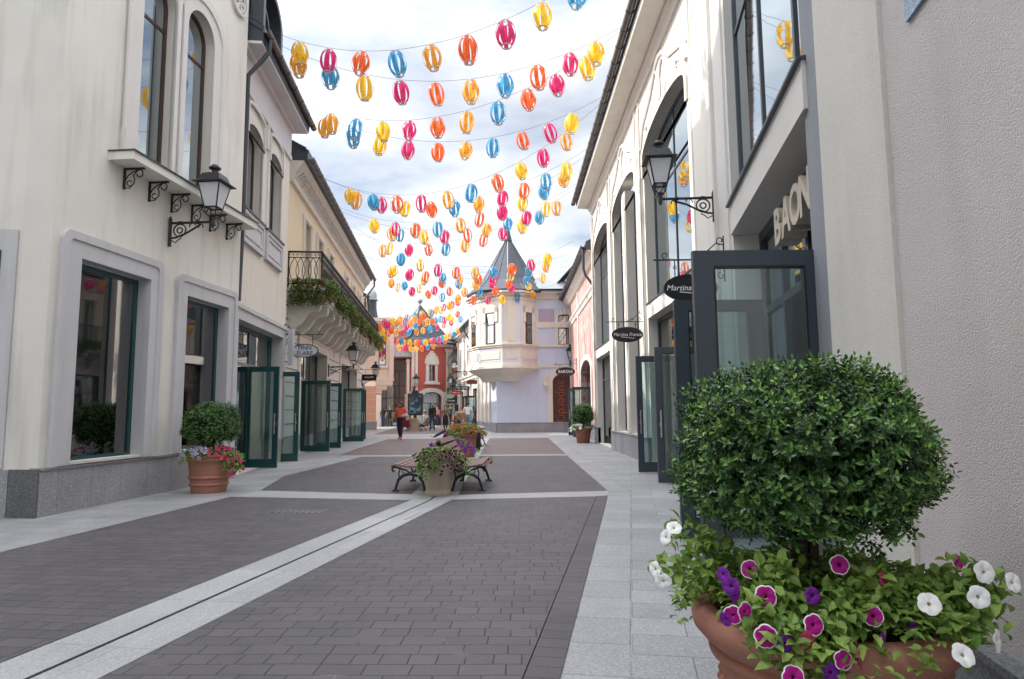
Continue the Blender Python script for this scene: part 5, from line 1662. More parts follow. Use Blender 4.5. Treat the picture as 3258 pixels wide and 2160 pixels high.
def boxwood(name, label, loc, rx, rz_, zc, twigs, L, group=None, m=None, inner=True, cat='shrub', flat=.72):
    """clipped ball: many short twigs of paired leaves through the outer shell of the crown, on a short forked stem"""
    t = thing(name, label, cat, loc, 0, group)
    mb = MB()
    for k in range(twigs):
        v = rvec()
        if v.z < -.75 and rnd.random() < .7: continue
        b = 1 + .07 * math.sin(v.x * 5 + 1) * math.cos(v.y * 4 + 2) + .05 * math.sin(v.z * 7 + v.x * 3) + .03 * math.sin(v.y * 11)
        depth = 1 - abs(rnd.gauss(0, .10)) - (.16 if rnd.random() < .25 else 0) + (.05 if rnd.random() < .12 else 0)
        fz = rz_ if v.z > 0 else rz_ * .92
        sx = math.copysign(abs(v.x) ** flat, v.x); sy = math.copysign(abs(v.y) ** flat, v.y); sz_ = math.copysign(abs(v.z) ** flat, v.z)
        q = Vector((sx, sy, sz_)); q = q.normalized() * (1 + (q.length - 1) * .25)
        p = Vector((q.x * rx, q.y * rx, q.z * fz)) * b * depth
        p.z += zc
        ax = (v + Vector((0, 0, .35)) + rvec() * .45).normalized()
        n0 = ax.orthogonal().normalized()
        a0 = rnd.uniform(0, 6.28)
        ln = rnd.randint(3, 5); tipk = rnd.random() < .62 and depth > .88
        for i in range(ln):
            pp = p + ax * (L * .55 * (i - 1))
            a = a0 + i * math.pi / 2
            for s_ in (0, math.pi):
                rad = Matrix.Rotation(a + s_, 3, ax) @ n0
                dd = (rad + ax * (.45 + .25 * i / ln)).normalized()
                leaf(mb, pp, dd, ax, L * rnd.uniform(.75, 1.15), L * .52, 1 if i == ln - 1 and tipk else 0, .22, .12)
        leaf(mb, p + ax * L * .55 * (ln - 1), ax, n0, L * .8, L * .4, 1 if tipk else 0)
    mb.build('foliage', [m or LEAF_BOX, LEAF_TIP], t, recalc=False)
    if inner:   # the darker inner twigs that close the crown
        mb = MB()
        for k in range(70):
            v = rvec(); v.z *= .8
            e = Vector((v.x * rx, v.y * rx, v.z * rz_)) * rnd.uniform(.55, .88) + Vector((0, 0, zc))
            mb.tube([(0, 0, zc - rz_ * .95), tuple(Vector((0, 0, zc - rz_ * .3)).lerp(e, .4)), tuple(e)], [.010, .006, .003], 4)
        for k in range(int(twigs * .55)):
            v = rvec(); p = Vector((v.x * rx, v.y * rx, v.z * rz_)) * rnd.uniform(.45, .80) + Vector((0, 0, zc))
            leaf(mb, p, rvec(), rvec(), L * 1.8, L * 1.3, 1)
        mb.build('branches', [BARK, m or LEAF_BOX], t, recalc=False)
    mb = MB()
    z0 = min(0, zc - rz_ * 1.15)
    for k in range(6):
        a = k * 1.05
        mb.tube([(.02 * math.cos(a), .02 * math.sin(a), z0 - .12), (.035 * math.cos(a), .035 * math.sin(a), zc - rz_ * .9), (.14 * math.cos(a), .14 * math.sin(a), zc - rz_ * .45)], [.018, .014, .008], 6)
    mb.build('trunk', BARK, t)
    return t


def pot(label, loc, prof, m, group=None, n=40, rz=0, name='flower_pot', wob=None, soil=None, rims=()):
    t = thing(name, label, 'planter', loc, rz, group)
    r0, zt = prof[-1]
    inner = [(r0 - .035, zt), (r0 - .05, zt - .09)]
    mb = MB(); mb.lathe(prof + inner, n, wob=wob)
    mb.build('pot', m, t, True)
    MB().lathe([(.01, zt - .10), (r0 - .045, zt - .08), (r0 - .045, zt - .06), (.01, zt - .05)], n).build('soil', SOIL, t)
    return t


def blossom_mesh(name, r, mats, lobes=5, depth=.55, rings=None, ruffle=.06):
    """funnel flower: throat, petal limb in five lobes, edge; looks along +z"""
    mb = MB()
    n = 30
    rings = rings or [(.10, -depth, 0), (.16, -.12, 0), (.34, -.03, 1), (.62, .03, 1), (.89, .03, 1), (1.0, -.02, 2)]
    for (q, z, mi) in rings:
        for k in range(n):
            a = 2 * math.pi * k / n
            lob = 1 - .10 * (abs(math.cos(lobes * a / 2)) ** 6 if False else (1 - abs(math.sin(lobes * a / 2))) ** 2) * min(1, q * 1.2)
            mb.v.append((r * q * lob * math.cos(a), r * q * lob * math.sin(a), r * (z + ruffle * q * math.sin(lobes * a + 1))))
    for i in range(len(rings) - 1):
        for k in range(n):
            j = (k + 1) % n
            mb.f.append((i * n + k, i * n + j, (i + 1) * n + j, (i + 1) * n + k)); mb.m.append(rings[i + 1][2])
    me = bpy.data.meshes.new(name)
    me.from_pydata(mb.v, [], mb.f)
    for m in mats: me.materials.append(m)
    me.polygons.foreach_set('material_index', mb.m)
    me.polygons.foreach_set('use_smooth', [True] * len(mb.f))
    return me


def put_blossom(parent, me, p, d, sc=1.0, label=None, name='blossom'):
    o = bpy.data.objects.new(name, me)
    COL.objects.link(o)
    o.parent = parent
    o.location = p
    o.rotation_mode = 'QUATERNION'
    q = Vector(d).to_track_quat('Z', 'Y')
    o.rotation_quaternion = q @ Matrix.Rotation(rnd.uniform(0, 6), 3, 'Z').to_quaternion()
    o.scale = (sc, sc, sc * rnd.uniform(.8, 1.2))
    if label: o['label'] = label
    return o

P_MAG = petalmat('magenta_petal', (.50, .012, .28)); P_DARK = petalmat('dark_throat', (.05, .002, .035)); P_WH = petalmat('white_petal', (.90, .90, .88), .15)
P_PUR = petalmat('violet_petal', (.20, .02, .33)); P_LIL = petalmat('lilac_petal', (.40, .33, .62)); P_PINK = petalmat('pink_petal', (.62, .06, .17))
P_CRE = petalmat('cream_throat', (.55, .55, .35)); P_BURG = petalmat('burgundy_petal', (.065, .004, .022)); P_RED = petalmat('red_petal', (.35, .01, .02)); P_ORA = petalmat('salmon_petal', (.55, .17, .08))
BL_MAG = blossom_mesh('magenta_petunia', .033, [P_DARK, P_MAG, P_WH])
BL_WH = blossom_mesh('white_petunia', .036, [P_CRE, P_WH, P_WH])
BL_PUR = blossom_mesh('violet_petunia', .030, [P_DARK, P_PUR, P_PUR])
BL_LIL = blossom_mesh('lilac_petunia', .030, [P_PUR, P_LIL, P_WH])
BL_PINK = blossom_mesh('pink_petunia', .031, [P_MAG, P_PINK, P_PINK])
BL_BURG = blossom_mesh('burgundy_petunia', .033, [P_DARK, P_BURG, P_CRE], rings=[(.10, -.5, 0), (.16, -.12, 0), (.34, -.03, 1), (.62, .03, 1), (.90, .03, 1), (1.0, -.02, 2)])
BL_VIO = blossom_mesh('bright_violet_petunia', .034, [P_DARK, petalmat('bright_violet_petal', (.30, .02, .45)), petalmat('bright_violet_petal', (.30, .02, .45))])
BL_ORA = blossom_mesh('salmon_begonia', .026, [P_RED, P_ORA, P_ORA], lobes=4)


def flowers(name, label, loc, r, z, n_leaf, L, blooms, group=None, spill=.12, cover=None, cat='flowers', m=None, up=.14, hang=.10, skip=None):
    """bedding plants that fill a pot and spill over its rim; every flower is a part"""
    t = thing(name, label, cat, loc, 0, group)
    mb = MB()
    for k in range(n_leaf):
        a = rnd.uniform(0, 6.283); q = math.sqrt(rnd.random())
        rr = q * (r + spill * (0.6 + .6 * math.sin(3 * a + 1)))
        if skip and skip(a, rr): continue
        zz_ = z + up * (1 - (rr / (r + spill)) ** 2) * rnd.uniform(.25, 1.1) - (max(0, rr - r) / max(spill, .01)) * hang * rnd.uniform(.3, 1.4)
        p = Vector((rr * math.cos(a), rr * math.sin(a), zz_))
        d = Vector((math.cos(a + rnd.uniform(-1.2, 1.2)), math.sin(a + rnd.uniform(-1.2, 1.2)), rnd.uniform(-.35, .8)))
        leaf(mb, p, d, Vector((rnd.uniform(-.5, .5), rnd.uniform(-.5, .5), 1)), L * rnd.uniform(.6, 1.2), L * rnd.uniform(.48, .64), 0, .18, .25)
    for k in range(int(n_leaf * .06)):
        a = rnd.uniform(0, 6.283); rr = r * rnd.random()
        mb.tube([(rr * .7 * math.cos(a), rr * .7 * math.sin(a), z - .06), (rr * math.cos(a), rr * math.sin(a), z + up * .6)], .0022, 4)
    mb.build('foliage', m or LEAF_PET, t, recalc=False)
    for (me, cnt, a0, a1, lab) in blooms:
        for k in range(cnt):
            a = rnd.uniform(a0, a1); q = math.sqrt(rnd.uniform(.25, 1))
            rr = q * (r + spill)
            zz_ = z + up * (1 - (rr / (r + spill)) ** 2) * 1.05 + .03 - (max(0, rr - r) / max(spill, .01)) * hang * rnd.uniform(.2, 1.3)
            d = Vector((math.cos(a) * .8, math.sin(a) * .8 - .35, rnd.uniform(.15, .8))) + rvec() * .3
            put_blossom(t, me, (rr * math.cos(a), rr * math.sin(a), zz_), d, rnd.uniform(.8, 1.15), lab)
    return t

# --- the big pot in the right foreground
PX, PY = 1.02, 2.30
prof = [(.22, 0), (.235, .03), (.25, .05), (.30, .28), (.33, .44), (.335, .47), (.36, .485), (.365, .50), (.35, .515), (.385, .545), (.412, .575), (.418, .605), (.405, .635), (.39, .645)]
t = pot('large weathered terracotta pot with rolled rim in the right foreground', (PX, PY, 0), prof, TERRA, n=64)
mb = MB()     # moulded garlands on the belly of the pot
for g in range(6):
    a0 = g * math.pi / 3 + .25
    for k in range(26):
        s_ = k / 25
        a = a0 + (s_ - .5) * .75
        z = .40 - .16 * (1 - (2 * s_ - 1) ** 2)
        rr = .30 + (z - .28) * .19
        for j in range(2):
            c = Vector((rr * math.cos(a), rr * math.sin(a), z)) + rvec() * .012
            mb.lathe([(.002, -.018), (.016, -.012), (.02, 0), (.014, .012), (.002, .018)], 6, tuple(c))
mb.build('garland_relief', TERRA, t, True)
boxwood('boxwood_ball', 'large clipped boxwood ball growing from the pot in the right foreground', (PX - .045, PY, .60), .395, .30, .535, 4300, .0225)
fl = flowers('petunia_bed', 'mixed magenta and white petunias spilling from the big foreground pot', (PX, PY, 0), .38, .66, 2400, .044, [], spill=.12, up=.15, hang=.12)


def px(x, y, dist):
    """world point on the line of sight of a photo position, used to read positions off the photograph"""
    f = Vector((0, math.cos(R(6.058)), math.sin(R(6.058)))); r0 = Vector((1, 0, 0)); u0 = r0.cross(f)
    c, s_ = math.cos(R(.5)), math.sin(R(.5))
    r_, u_ = r0 * c - u0 * s_, r0 * s_ + u0 * c
    d = f + r_ * ((x - 1629) / 2120) - u_ * ((y - 1080) / 2120)
    return Vector((0, 0, 1.3)) + d * (dist / d.y)


def zb(x, y): return 2000 + x * .7079, 1050 + y * .7079
for (x, y, me, dist, d, lab) in [
    (948, 1055, BL_MAG, 2.02, (-.1, -1, .25), 'magenta petunia with white edge'), (615, 1198, BL_MAG, 1.93, (-.1, -1, .15), 'magenta petunia with white edge'),
    (828, 1195, BL_PUR, 1.95, (.1, -1, .2), None), (1100, 1285, BL_MAG, 1.90, (.0, -1, .25), None), (832, 1325, BL_MAG, 1.86, (.15, -1, .2), None),
    (617, 1377, BL_MAG, 1.86, (-.15, -1, .1), None), (965, 1483, BL_MAG, 1.82, (.1, -1, .15), None), (523, 1265, BL_MAG, 1.90, (.5, -1, .0), None),
    (708, 1410, BL_PUR, 1.85, (.2, -1, -.2), None), (800, 1395, BL_PINK, 1.85, (.3, -1, -.1), None), (1150, 1125, BL_PINK, 1.98, (.6, -.7, .4), None),
    (1275, 1335, BL_PUR, 1.92, (.6, -.8, -.2), None), (1140, 1395, BL_PUR, 1.88, (.5, -.8, -.1), None), (1040, 1480, BL_PINK, 1.84, (.9, -.5, .1), None),
    (910, 1540, BL_PUR, 1.82, (.1, -1, 0), None), (460, 1150, BL_PUR, 1.95, (-.5, -.8, .1), None), (480, 1195, BL_PUR, 1.94, (.5, -.9, -.2), None), (425, 1098, BL_PUR, 1.98, (-.7, -.7, .2), None),
    (470, 1280, BL_MAG, 1.92, (-.3, -.9, -.1), None), (545, 1075, BL_MAG, 2.1, (-.5, -.7, .3), None), (1480, 1040, BL_MAG, 2.25, (.4, -.9, .3), None), (740, 1560, BL_MAG, 1.80, (0, -1, .3), None),
    (1600, 1088, BL_WH, 2.0, (.1, -1, .2), None), (1575, 1200, BL_WH, 1.92, (-.1, -1, .2), None), (1730, 1135, BL_WH, 2.02, (.3, -1, .3), None), (1505, 1460, BL_WH, 1.86, (.1, -.9, .6), None),
    (1660, 1400, BL_WH, 1.9, (.7, -.8, .1), None), (1352, 1230, BL_WH, 1.9, (-.2, -.9, .5), None), (205, 888, BL_WH, 2.22, (-.1, -.8, .8), None), (118, 1075, BL_WH, 2.15, (-.9, -.6, .1), None),
    (155, 1130, BL_WH, 2.1, (-.3, -1, -.2), None), (165, 930, BL_WH, 2.25, (-.8, -.5, .3), None), (435, 1300, BL_PUR, 1.92, (-.9, -.5, -.2), None)]:
    p = px(*zb(x, y), dist) - Vector((PX, PY, 0))
    put_blossom(fl, me, p, d, (rnd.uniform(.80, .98) if me is not BL_PUR else rnd.uniform(.65, .9)) if me is not BL_WH else (rnd.uniform(.78, .92) if x > 1000 else .70), lab)
# trailing shoots that carry the outer flowers
mb = MB()
for (tx, ty, dist, n) in [(205, 900, 2.35, 60), (120, 1080, 2.25, 50), (330, 980, 2.3, 90), (1600, 1120, 2.06, 90), (1575, 1230, 2.0, 110), (1700, 1180, 2.08, 50), (1505, 1400, 1.95, 120), (1640, 1330, 2.0, 70), (1350, 1290, 2.0, 140), (700, 1480, 1.84, 150), (900, 1500, 1.84, 110), (560, 1330, 1.9, 110), (250, 1120, 2.22, 60), (1000, 1300, 1.9, 140), (620, 1110, 2.0, 100), (1150, 1180, 1.97, 110)]:
    e = px(*zb(tx, ty), dist) - Vector((PX, PY, 0))
    b = Vector((e.x * .55, e.y * .55, .70))
    mid = b.lerp(e, .5) + Vector((0, 0, .04))
    mb.tube([tuple(b), tuple(mid), tuple(e)], .0025, 4)
    for k in range(n):
        s_ = rnd.random() ** .7
        p = b.lerp(mid, s_ * 2) if s_ < .5 else mid.lerp(e, s_ * 2 - 1)
        p = p + rvec() * .045
        leaf(mb, p, rvec() + Vector((0, -.3, .3)), Vector((rnd.uniform(-.5, .5), -.3, 1)), .046 * rnd.uniform(.6, 1.2), .028 * rnd.uniform(.8, 1.15), 0, .18, .25)
mb.build('trailing_shoots', LEAF_PET, fl, recalc=False)

# --- the pot on the left pavement
prof2 = [(.262, 0), (.272, .03), (.285, .115), (.305, .125), (.314, .14), (.305, .155), (.292, .165), (.296, .225), (.318, .235), (.332, .255), (.318, .275), (.302, .285), (.318, .42), (.328, .50), (.35, .52), (.36, .54), (.345, .56), (.365, .585), (.37, .605), (.36, .62)]
pot('terracotta pot with ringed sides on the left pavement by the green doors', (-5.02, 11.18, 0), prof2, TERRA, n=48)
boxwood('boxwood_ball', 'clipped boxwood ball in the terracotta pot on the left pavement', (-5.02, 11.18, .60), .42, .36, .50, 3000, .026)
flowers('petunia_bed', 'lilac and pink petunias in the terracotta pot on the left pavement', (-5.02, 11.18, 0), .36, .62, 700, .06,
        [(BL_LIL, 26, 3.6, 5.0, 'lilac petunia'), (BL_PINK, 20, 5.0, 6.3, 'pink petunia'), (BL_PUR, 6, 2.6, 3.5, None)], spill=.14, up=.13, hang=.10)
t = bpy.data.objects['petunia_bed.001']
mb = MB()
for k in range(14): mb.tube([(.28, -.08, .62), (.40 + rnd.uniform(-.05, .05), -.12, .58), (.40 + rnd.uniform(-.12, .18), -.12 + rnd.uniform(-.15, .15), .5 + rnd.uniform(-.16, .08))], .003, 4)
for k in range(240):
    c = Vector((.40, -.12, .50)) + Vector((rnd.uniform(-.12, .18), rnd.uniform(-.15, .15), rnd.uniform(-.16, .12)))
    leaf(mb, c, rvec(), rvec() + Vector((0, 0, 1)), .05, .03)
mb.build('trailing_shoots', LEAF_PET, t, recalc=False)
for k in range(16): put_blossom(t, BL_PINK, (.44 + rnd.uniform(-.12, .18), -.16 + rnd.uniform(-.15, .1), .50 + rnd.uniform(-.2, .14)), Vector((rnd.uniform(-.3, .6), -1, rnd.uniform(-.2, .4))), 1.05)

# --- pot with a ball before the pink building
prof3 = [(.24, 0), (.25, .03), (.27, .2), (.285, .24), (.28, .27), (.31, .42), (.33, .50), (.37, .53), (.38, .56), (.37, .58)]
pot('dark terracotta pot on the right pavement before the pink building', (2.76, 26.4, 0), prof3, TERRA2, n=32)
boxwood('boxwood_ball', 'small round boxwood ball in the pot before the pink building', (2.76, 26.4, .55), .42, .40, .55, 1900, .034)
flowers('petunia_bed', 'white and violet petunias in the pot before the pink building', (2.76, 26.4, 0), .37, .58, 260, .10, [(BL_WH, 46, 2.6, 4.5, 'white petunia'), (BL_PUR, 10, 5.2, 6.6, None)], spill=.22, up=.15, hang=.16)
# --- small pot at the peach building
pot('small terracotta pot with a shrub beside the peach building', (-11.2, 52.4, 0), prof3, TERRA, n=24)
boxwood('boxwood_ball', 'small dark shrub in the pot beside the peach building', (-11.2, 52.4, .55), .40, .42, .6, 350, .07, inner=False)
flowers('petunia_bed', 'violet petunias in the pot beside the peach building', (-11.2, 52.4, 0), .37, .58, 120, .12, [(BL_VIO, 30, 0, 6.28, None)], spill=.25, up=.18, hang=.25)
# --- big terracotta pot with salmon begonias in the middle of the street
prof4 = [(.25, 0), (.26, .03), (.28, .25), (.29, .27), (.30, .28), (.305, .30), (.295, .32), (.315, .52), (.34, .535), (.345, .57), (.34, .60)]
prof4 = [(r * 1.05, z * 1.08) for r, z in prof4]
pot('terracotta pot with salmon flowers in the middle of the street behind the benches', (-1.36, 19.05, 0), prof4, TERRA, n=36)
flowers('begonia_bed', 'salmon begonias filling the terracotta pot in the middle of the street', (-1.36, 19.05, 0), .38, .68, 1100, .075, [(BL_ORA, 170, 0, 6.28, 'salmon begonia')], spill=.20, up=.26, hang=.06)
# --- round concrete planters between the benches
def stone_planter(loc, label, h=.58, r=.195):
    p_ = [(r * 1.02, 0), (r * 1.03, .015), (r * 1.03, .075), (r * .985, .085), (r * .985, .095), (r, .105), (r, h)]
    return pot(label, loc, p_, STONE, 'round concrete planters', 40, name='concrete_planter')
stone_planter((-1.17, 10.56, 0), 'stained round concrete planter with burgundy petunias at the near end of the benches')
flowers('petunia_bed', 'cream edged burgundy petunias overflowing the nearest concrete planter', (-1.17, 10.56, 0), .20, .62, 2200, .055, [(BL_BURG, 98, 3.0, 6.6, 'burgundy petunia')], spill=.25, up=.10, hang=.26)
stone_planter((-1.14, 13.05, 0), 'round concrete planter with violet petunias at the far end of the first benches')
flowers('petunia_bed', 'bright violet petunias overflowing the planter at the far end of the first benches', (-1.20, 13.0, 0), .20, .62, 900, .06, [(BL_VIO, 60, 0, 6.28, 'violet petunia')], spill=.30, up=.16, hang=.14)
stone_planter((-1.37, 24.2, 0), 'round concrete planter behind the pot of salmon flowers')
stone_planter((-6.45, 43.7, 0), 'distant round concrete planter at the far benches', .62, .34)
flowers('petunia_bed', 'small red and white flowers in the distant concrete planter', (-6.45, 43.7, 0), .3, .62, 120, .10, [(BL_PINK, 30, 0, 6.28, None)], spill=.1, up=.2)

# --- flowers along the balcony
t = thing('balcony_flowers', 'green leaves and small red flowers trailing along the whole balcony edge', 'flowers', B3.location, B3.rotation_euler[2])
mb = MB(-1)
blooms = []
for k in range(9500):
    if rnd.random() < .12:
        u = B0 - .02 + rnd.uniform(-.12, .08); w_ = rnd.uniform(.05, BW)
    else:
        u = B0 + (B1 - B0) * rnd.random(); w_ = BW + .06
    h = rnd.random()
    drop = .36 + .16 * math.sin(u * 2.1) + .10 * math.sin(u * 5.3 + 1)
    z = 5.10 - h ** 1.2 * (drop + .12)
    w_ += rnd.uniform(-.10, .20) * (1 - h * .5)
    d = rvec(); d.y = abs(d.y) * .8 + .2; d.z -= .25
    leaf(mb, Vector((u, w_, z)), d, Vector((rnd.uniform(-.5, .5), .6, .8)), rnd.uniform(.07, .13), rnd.uniform(.04, .06), 0, .2, .3)
    if k % 97 == 0: blooms.append((u, w_ + .05, z))
mb.build('foliage', LEAF_BAL, t, recalc=False)
BL_R = blossom_mesh('red_begonia', .06, [P_RED, P_RED, petalmat('dark_red_petal', (.22, .02, .03))], lobes=4)
for (u, w_, z) in blooms: put_blossom(t, BL_R, (u, -w_, z), (rnd.uniform(-.6, .3), -1, rnd.uniform(-.3, .5)), rnd.uniform(.8, 1.3))
# ------------------------------------------------------------------ benches, back to back, with cast legs
def bench_mesh(root, sg=1):
    """local x = depth (0 back .. .62 front edge), y = along the bench"""
    L = 1.62
    for y in (.04, L - .04):
        mb = MB()
        f = lambda pts: [(x, y, z) for x, z in pts]
        r = .024
        mb.tube(f([(.00, .0), (.03, .06), (.06, .16), (.12, .23), (.22, .275), (.33, .285), (.44, .26), (.53, .20), (.57, .10), (.60, .02)]), [.022, .022, .025, .027, .026, .026, .027, .028, .026, .024], 7)
        mb.tube(f([(.52, .02), (.58, .03), (.66, .012)]), .018, 6); mb.tube(f([(-.06, .012), (.0, .03), (.05, .02)]), .018, 6)
        mb.tube(f([(.06, .36), (.14, .32), (.24, .34), (.30, .29), (.37, .34), (.50, .375), (.60, .40), (.645, .385), (.66, .35), (.635, .325), (.61, .345)]), .016, 6)
        mb.tube(f([(.08, .20), (.07, .30), (.04, .38), (-.08, .56), (-.17, .68), (-.26, .80)]), .018, 6)
        mb.tube(f([(.51, .20), (.53, .29), (.50, .37)]), .013, 6)
        mb.tube(f([(.22, .275), (.28, .32), (.34, .275)]), .016, 6)
        mb.lathe([(.005, -.02), (.035, -.012), (.035, .012), (.005, .02)], 8, (.29, y, .30))
        mb.tube(f(spiral(.16, .33, .05, .02, 0, 5, 10)), .009, 5); mb.tube(f(spiral(.43, .325, .045, .018, 3, -2, 10)), .009, 5)
        mb.build('leg', IRON, root, True)
    k = 0
    for i, (x, z, a) in enumerate([(.10, .395, -.10), (.195, .385, -.05), (.29, .385, 0), (.385, .39, .06), (.48, .402, .10), (.57, .418, .12), (.645, .405, -.9)]):
        w = .078 if i < 6 else .05
        c, s_ = math.cos(a), math.sin(a)
        q = [(x + dx * c - dz * s_, z + dx * s_ + dz * c) for dx, dz in ((-w / 2, 0), (w / 2, 0), (w / 2, .028), (-w / 2, .028))]
        mb = MB(); mb.add([(p[0], y, p[1]) for y in (0, L) for p in q], [(0, 1, 2, 3), (4, 5, 6, 7), (0, 1, 5, 4), (1, 2, 6, 5), (2, 3, 7, 6), (3, 0, 4, 7)]); mb.build('seat_slat', WOODP if i % 2 else WOODR if i == 6 else WOODP, root)
    for i, (x, z) in enumerate([(.0, .50), (-.075, .595), (-.15, .69), (-.225, .785)]):
        q = [(x + .032, z - .030), (x + .054, z - .012), (x - .002, z + .052), (x - .024, z + .034)]
        mb = MB(); mb.add([(p[0], y, p[1]) for y in (0, L) for p in q], [(0, 1, 2, 3), (4, 5, 6, 7), (0, 1, 5, 4), (1, 2, 6, 5), (2, 3, 7, 6), (3, 0, 4, 7)]); mb.build('back_slat', WOODP, root)


bench1 = thing('park_bench', 'slatted bench with black cast legs facing right beside the nearest concrete planter', 'bench', (-1.00, 10.92, 0), R(-2), 'slatted benches down the street')
bench_mesh(bench1)
bench1.scale = (.84, 1, 1)


def put_bench(x, y, rz, label, src=bench1):
    c = copy_tree(src)
    c.location = (x, y, 0); c.rotation_euler = (0, 0, rz)
    c['label'] = label
    RM[c.name] = Matrix.Translation((x, y, 0)) @ Matrix.Rotation(rz, 4, 'Z')
    return c
put_bench(-1.36, 12.56, R(178), 'slatted bench with black cast legs facing left beside the nearest concrete planter')
put_bench(-1.62, 24.05, R(-2), 'slatted bench facing right behind the pot of salmon flowers')
put_bench(-1.80, 25.7, R(178), 'bench facing left where the woman in jeans sits')
put_bench(-6.65, 45.3, R(176), 'distant bench facing left beside the far concrete planter')
put_bench(-6.45, 43.9, R(-4), 'distant bench facing right beside the far concrete planter')
put_bench(-6.1, 49.0, R(176), 'far bench where the man in grey sits')

# litter bin with a round grey lid
t = thing('litter_bin', 'round black litter bin with wide grey lid behind the salmon flowers', 'litter bin', (-1.30, 22.3, 0), 0)
MB().lathe([(.20, 0), (.22, .02), (.24, .30), (.25, .60), (.24, .62)], 24).build('body', BLACKP, t, True)
MB().lathe([(.22, .66), (.40, .70), (.42, .74), (.36, .78), (.10, .82), (.02, .825)], 28).build('lid', mat('grey_bin_lid', (.30, .31, .33), .4, var=.1), t, True)
mb = MB()
for k in range(4): mb.tube([(.22 * math.cos(k * 1.57), .22 * math.sin(k * 1.57), .60), (.22 * math.cos(k * 1.57), .22 * math.sin(k * 1.57), .68)], .012, 5)
mb.build('lid_support', IRON, t)

# ------------------------------------------------------------------ lantern garlands
LC = {'yellow': (.88, .56, .05), 'amber': (.84, .40, .06), 'crimson': (.70, .05, .19), 'orange': (.84, .17, .05), 'blue': (.08, .35, .58)}
LM = {k: petalmat('lantern_ribbon_' + k, v, .58, .3, .5) for k, v in LC.items()}
RIMM = petalmat('lantern_rim', (.80, .80, .78), .5, .35)
RINGK = mat('lantern_wire_ring', (.06, .05, .05), .4, var=.05)


def lantern_proto(col):
    o_mb = MB()
    H, W = .47, .185
    nst, seg = 7, 12
    prof = [(.085 + (W - .085) * math.sin(math.pi * (k / seg)) ** .62, -H * k / seg) for k in range(seg + 1)]
    for s_ in range(nst):
        a0 = 2 * math.pi * s_ / nst
        ha = .25
        vs = []
        for r, z in prof:
            hw_ = min(.042 / r, math.pi / nst * .9)
            for d in (-hw_, 0, hw_):
                vs.append((r * math.cos(a0 + d), r * math.sin(a0 + d), z))
        fs = [(i * 3 + j, i * 3 + j + 1, (i + 1) * 3 + j + 1, (i + 1) * 3 + j) for i in range(seg) for j in (0, 1)]
        o_mb.add(vs, fs)
    me_r = o_mb
    r1 = MB()
    for z in (-H,):
        r1.tube([(.088 * math.cos(a), .088 * math.sin(a), z) for a in [2 * math.pi * k / 18 for k in range(19)]], .006, 5, caps=False)
        r1.tube([(.088 * math.cos(a), .088 * math.sin(a), z - .022) for a in [2 * math.pi * k / 18 for k in range(19)]], .004, 5, 1, caps=False)
        vs = [(.088 * math.cos(2 * math.pi * k / 18), .088 * math.sin(2 * math.pi * k / 18), zz) for zz in (z, z - .022) for k in range(18)]
        r1.add(vs, [(k, (k + 1) % 18, 18 + (k + 1) % 18, 18 + k) for k in range(18)])
    r2 = MB()
    r2.tube([(.088 * math.cos(a), .088 * math.sin(a), 0) for a in [2 * math.pi * k / 18 for k in range(19)]], .006, 5, caps=False)
    r2.tube([(-.088, 0, 0), (0, 0, .012), (.088, 0, 0)], .005, 4); r2.tube([(0, -.088, 0), (0, 0, .012), (0, .088, 0)], .005, 4)
    r2.tube([(0, 0, 0), (0, 0, .05)], .004, 4)
    return me_r, r1, r2


PROTO = {}
def lantern(col, loc, label, group, yaw, rr):
    if col not in PROTO:
        t = thing('street_lantern', label, 'lantern', (0, 0, -50), 0, group)
        a, b, c = lantern_proto(col)
        a.build('ribbons', LM[col], t, True, recalc=False)
        b.build('bottom_ring', [RIMM, RINGK], t, True); c.build('top_ring', RIMM, t, True)
        PROTO[col] = t
        o = t
    else:
        o = copy_tree(PROTO[col])
    o.location = loc
    o.rotation_euler = (rr.gauss(0, .10), rr.gauss(0, .10), yaw)
    s_ = rr.uniform(.94, 1.05)
    o.scale = (s_, s_, s_ * rr.uniform(.96, 1.04))
    o['label'] = label; o['group'] = group
    return o


ORD = ['first', 'second', 'third', 'fourth', 'fifth', 'sixth', 'seventh', 'eighth', 'ninth', 'tenth', 'eleventh', 'twelfth', 'thirteenth', 'fourteenth',
       'fifteenth', 'sixteenth', 'seventeenth', 'eighteenth', 'nineteenth', 'twentieth', 'twenty-first', 'twenty-second', 'twenty-third', 'twenty-fourth', 'twenty-fifth']
CN = {'y': 'yellow', 'a': 'amber', 'c': 'crimson', 'o': 'orange', 'b': 'blue'}
rl = random.Random(3)
STR_N = [0]


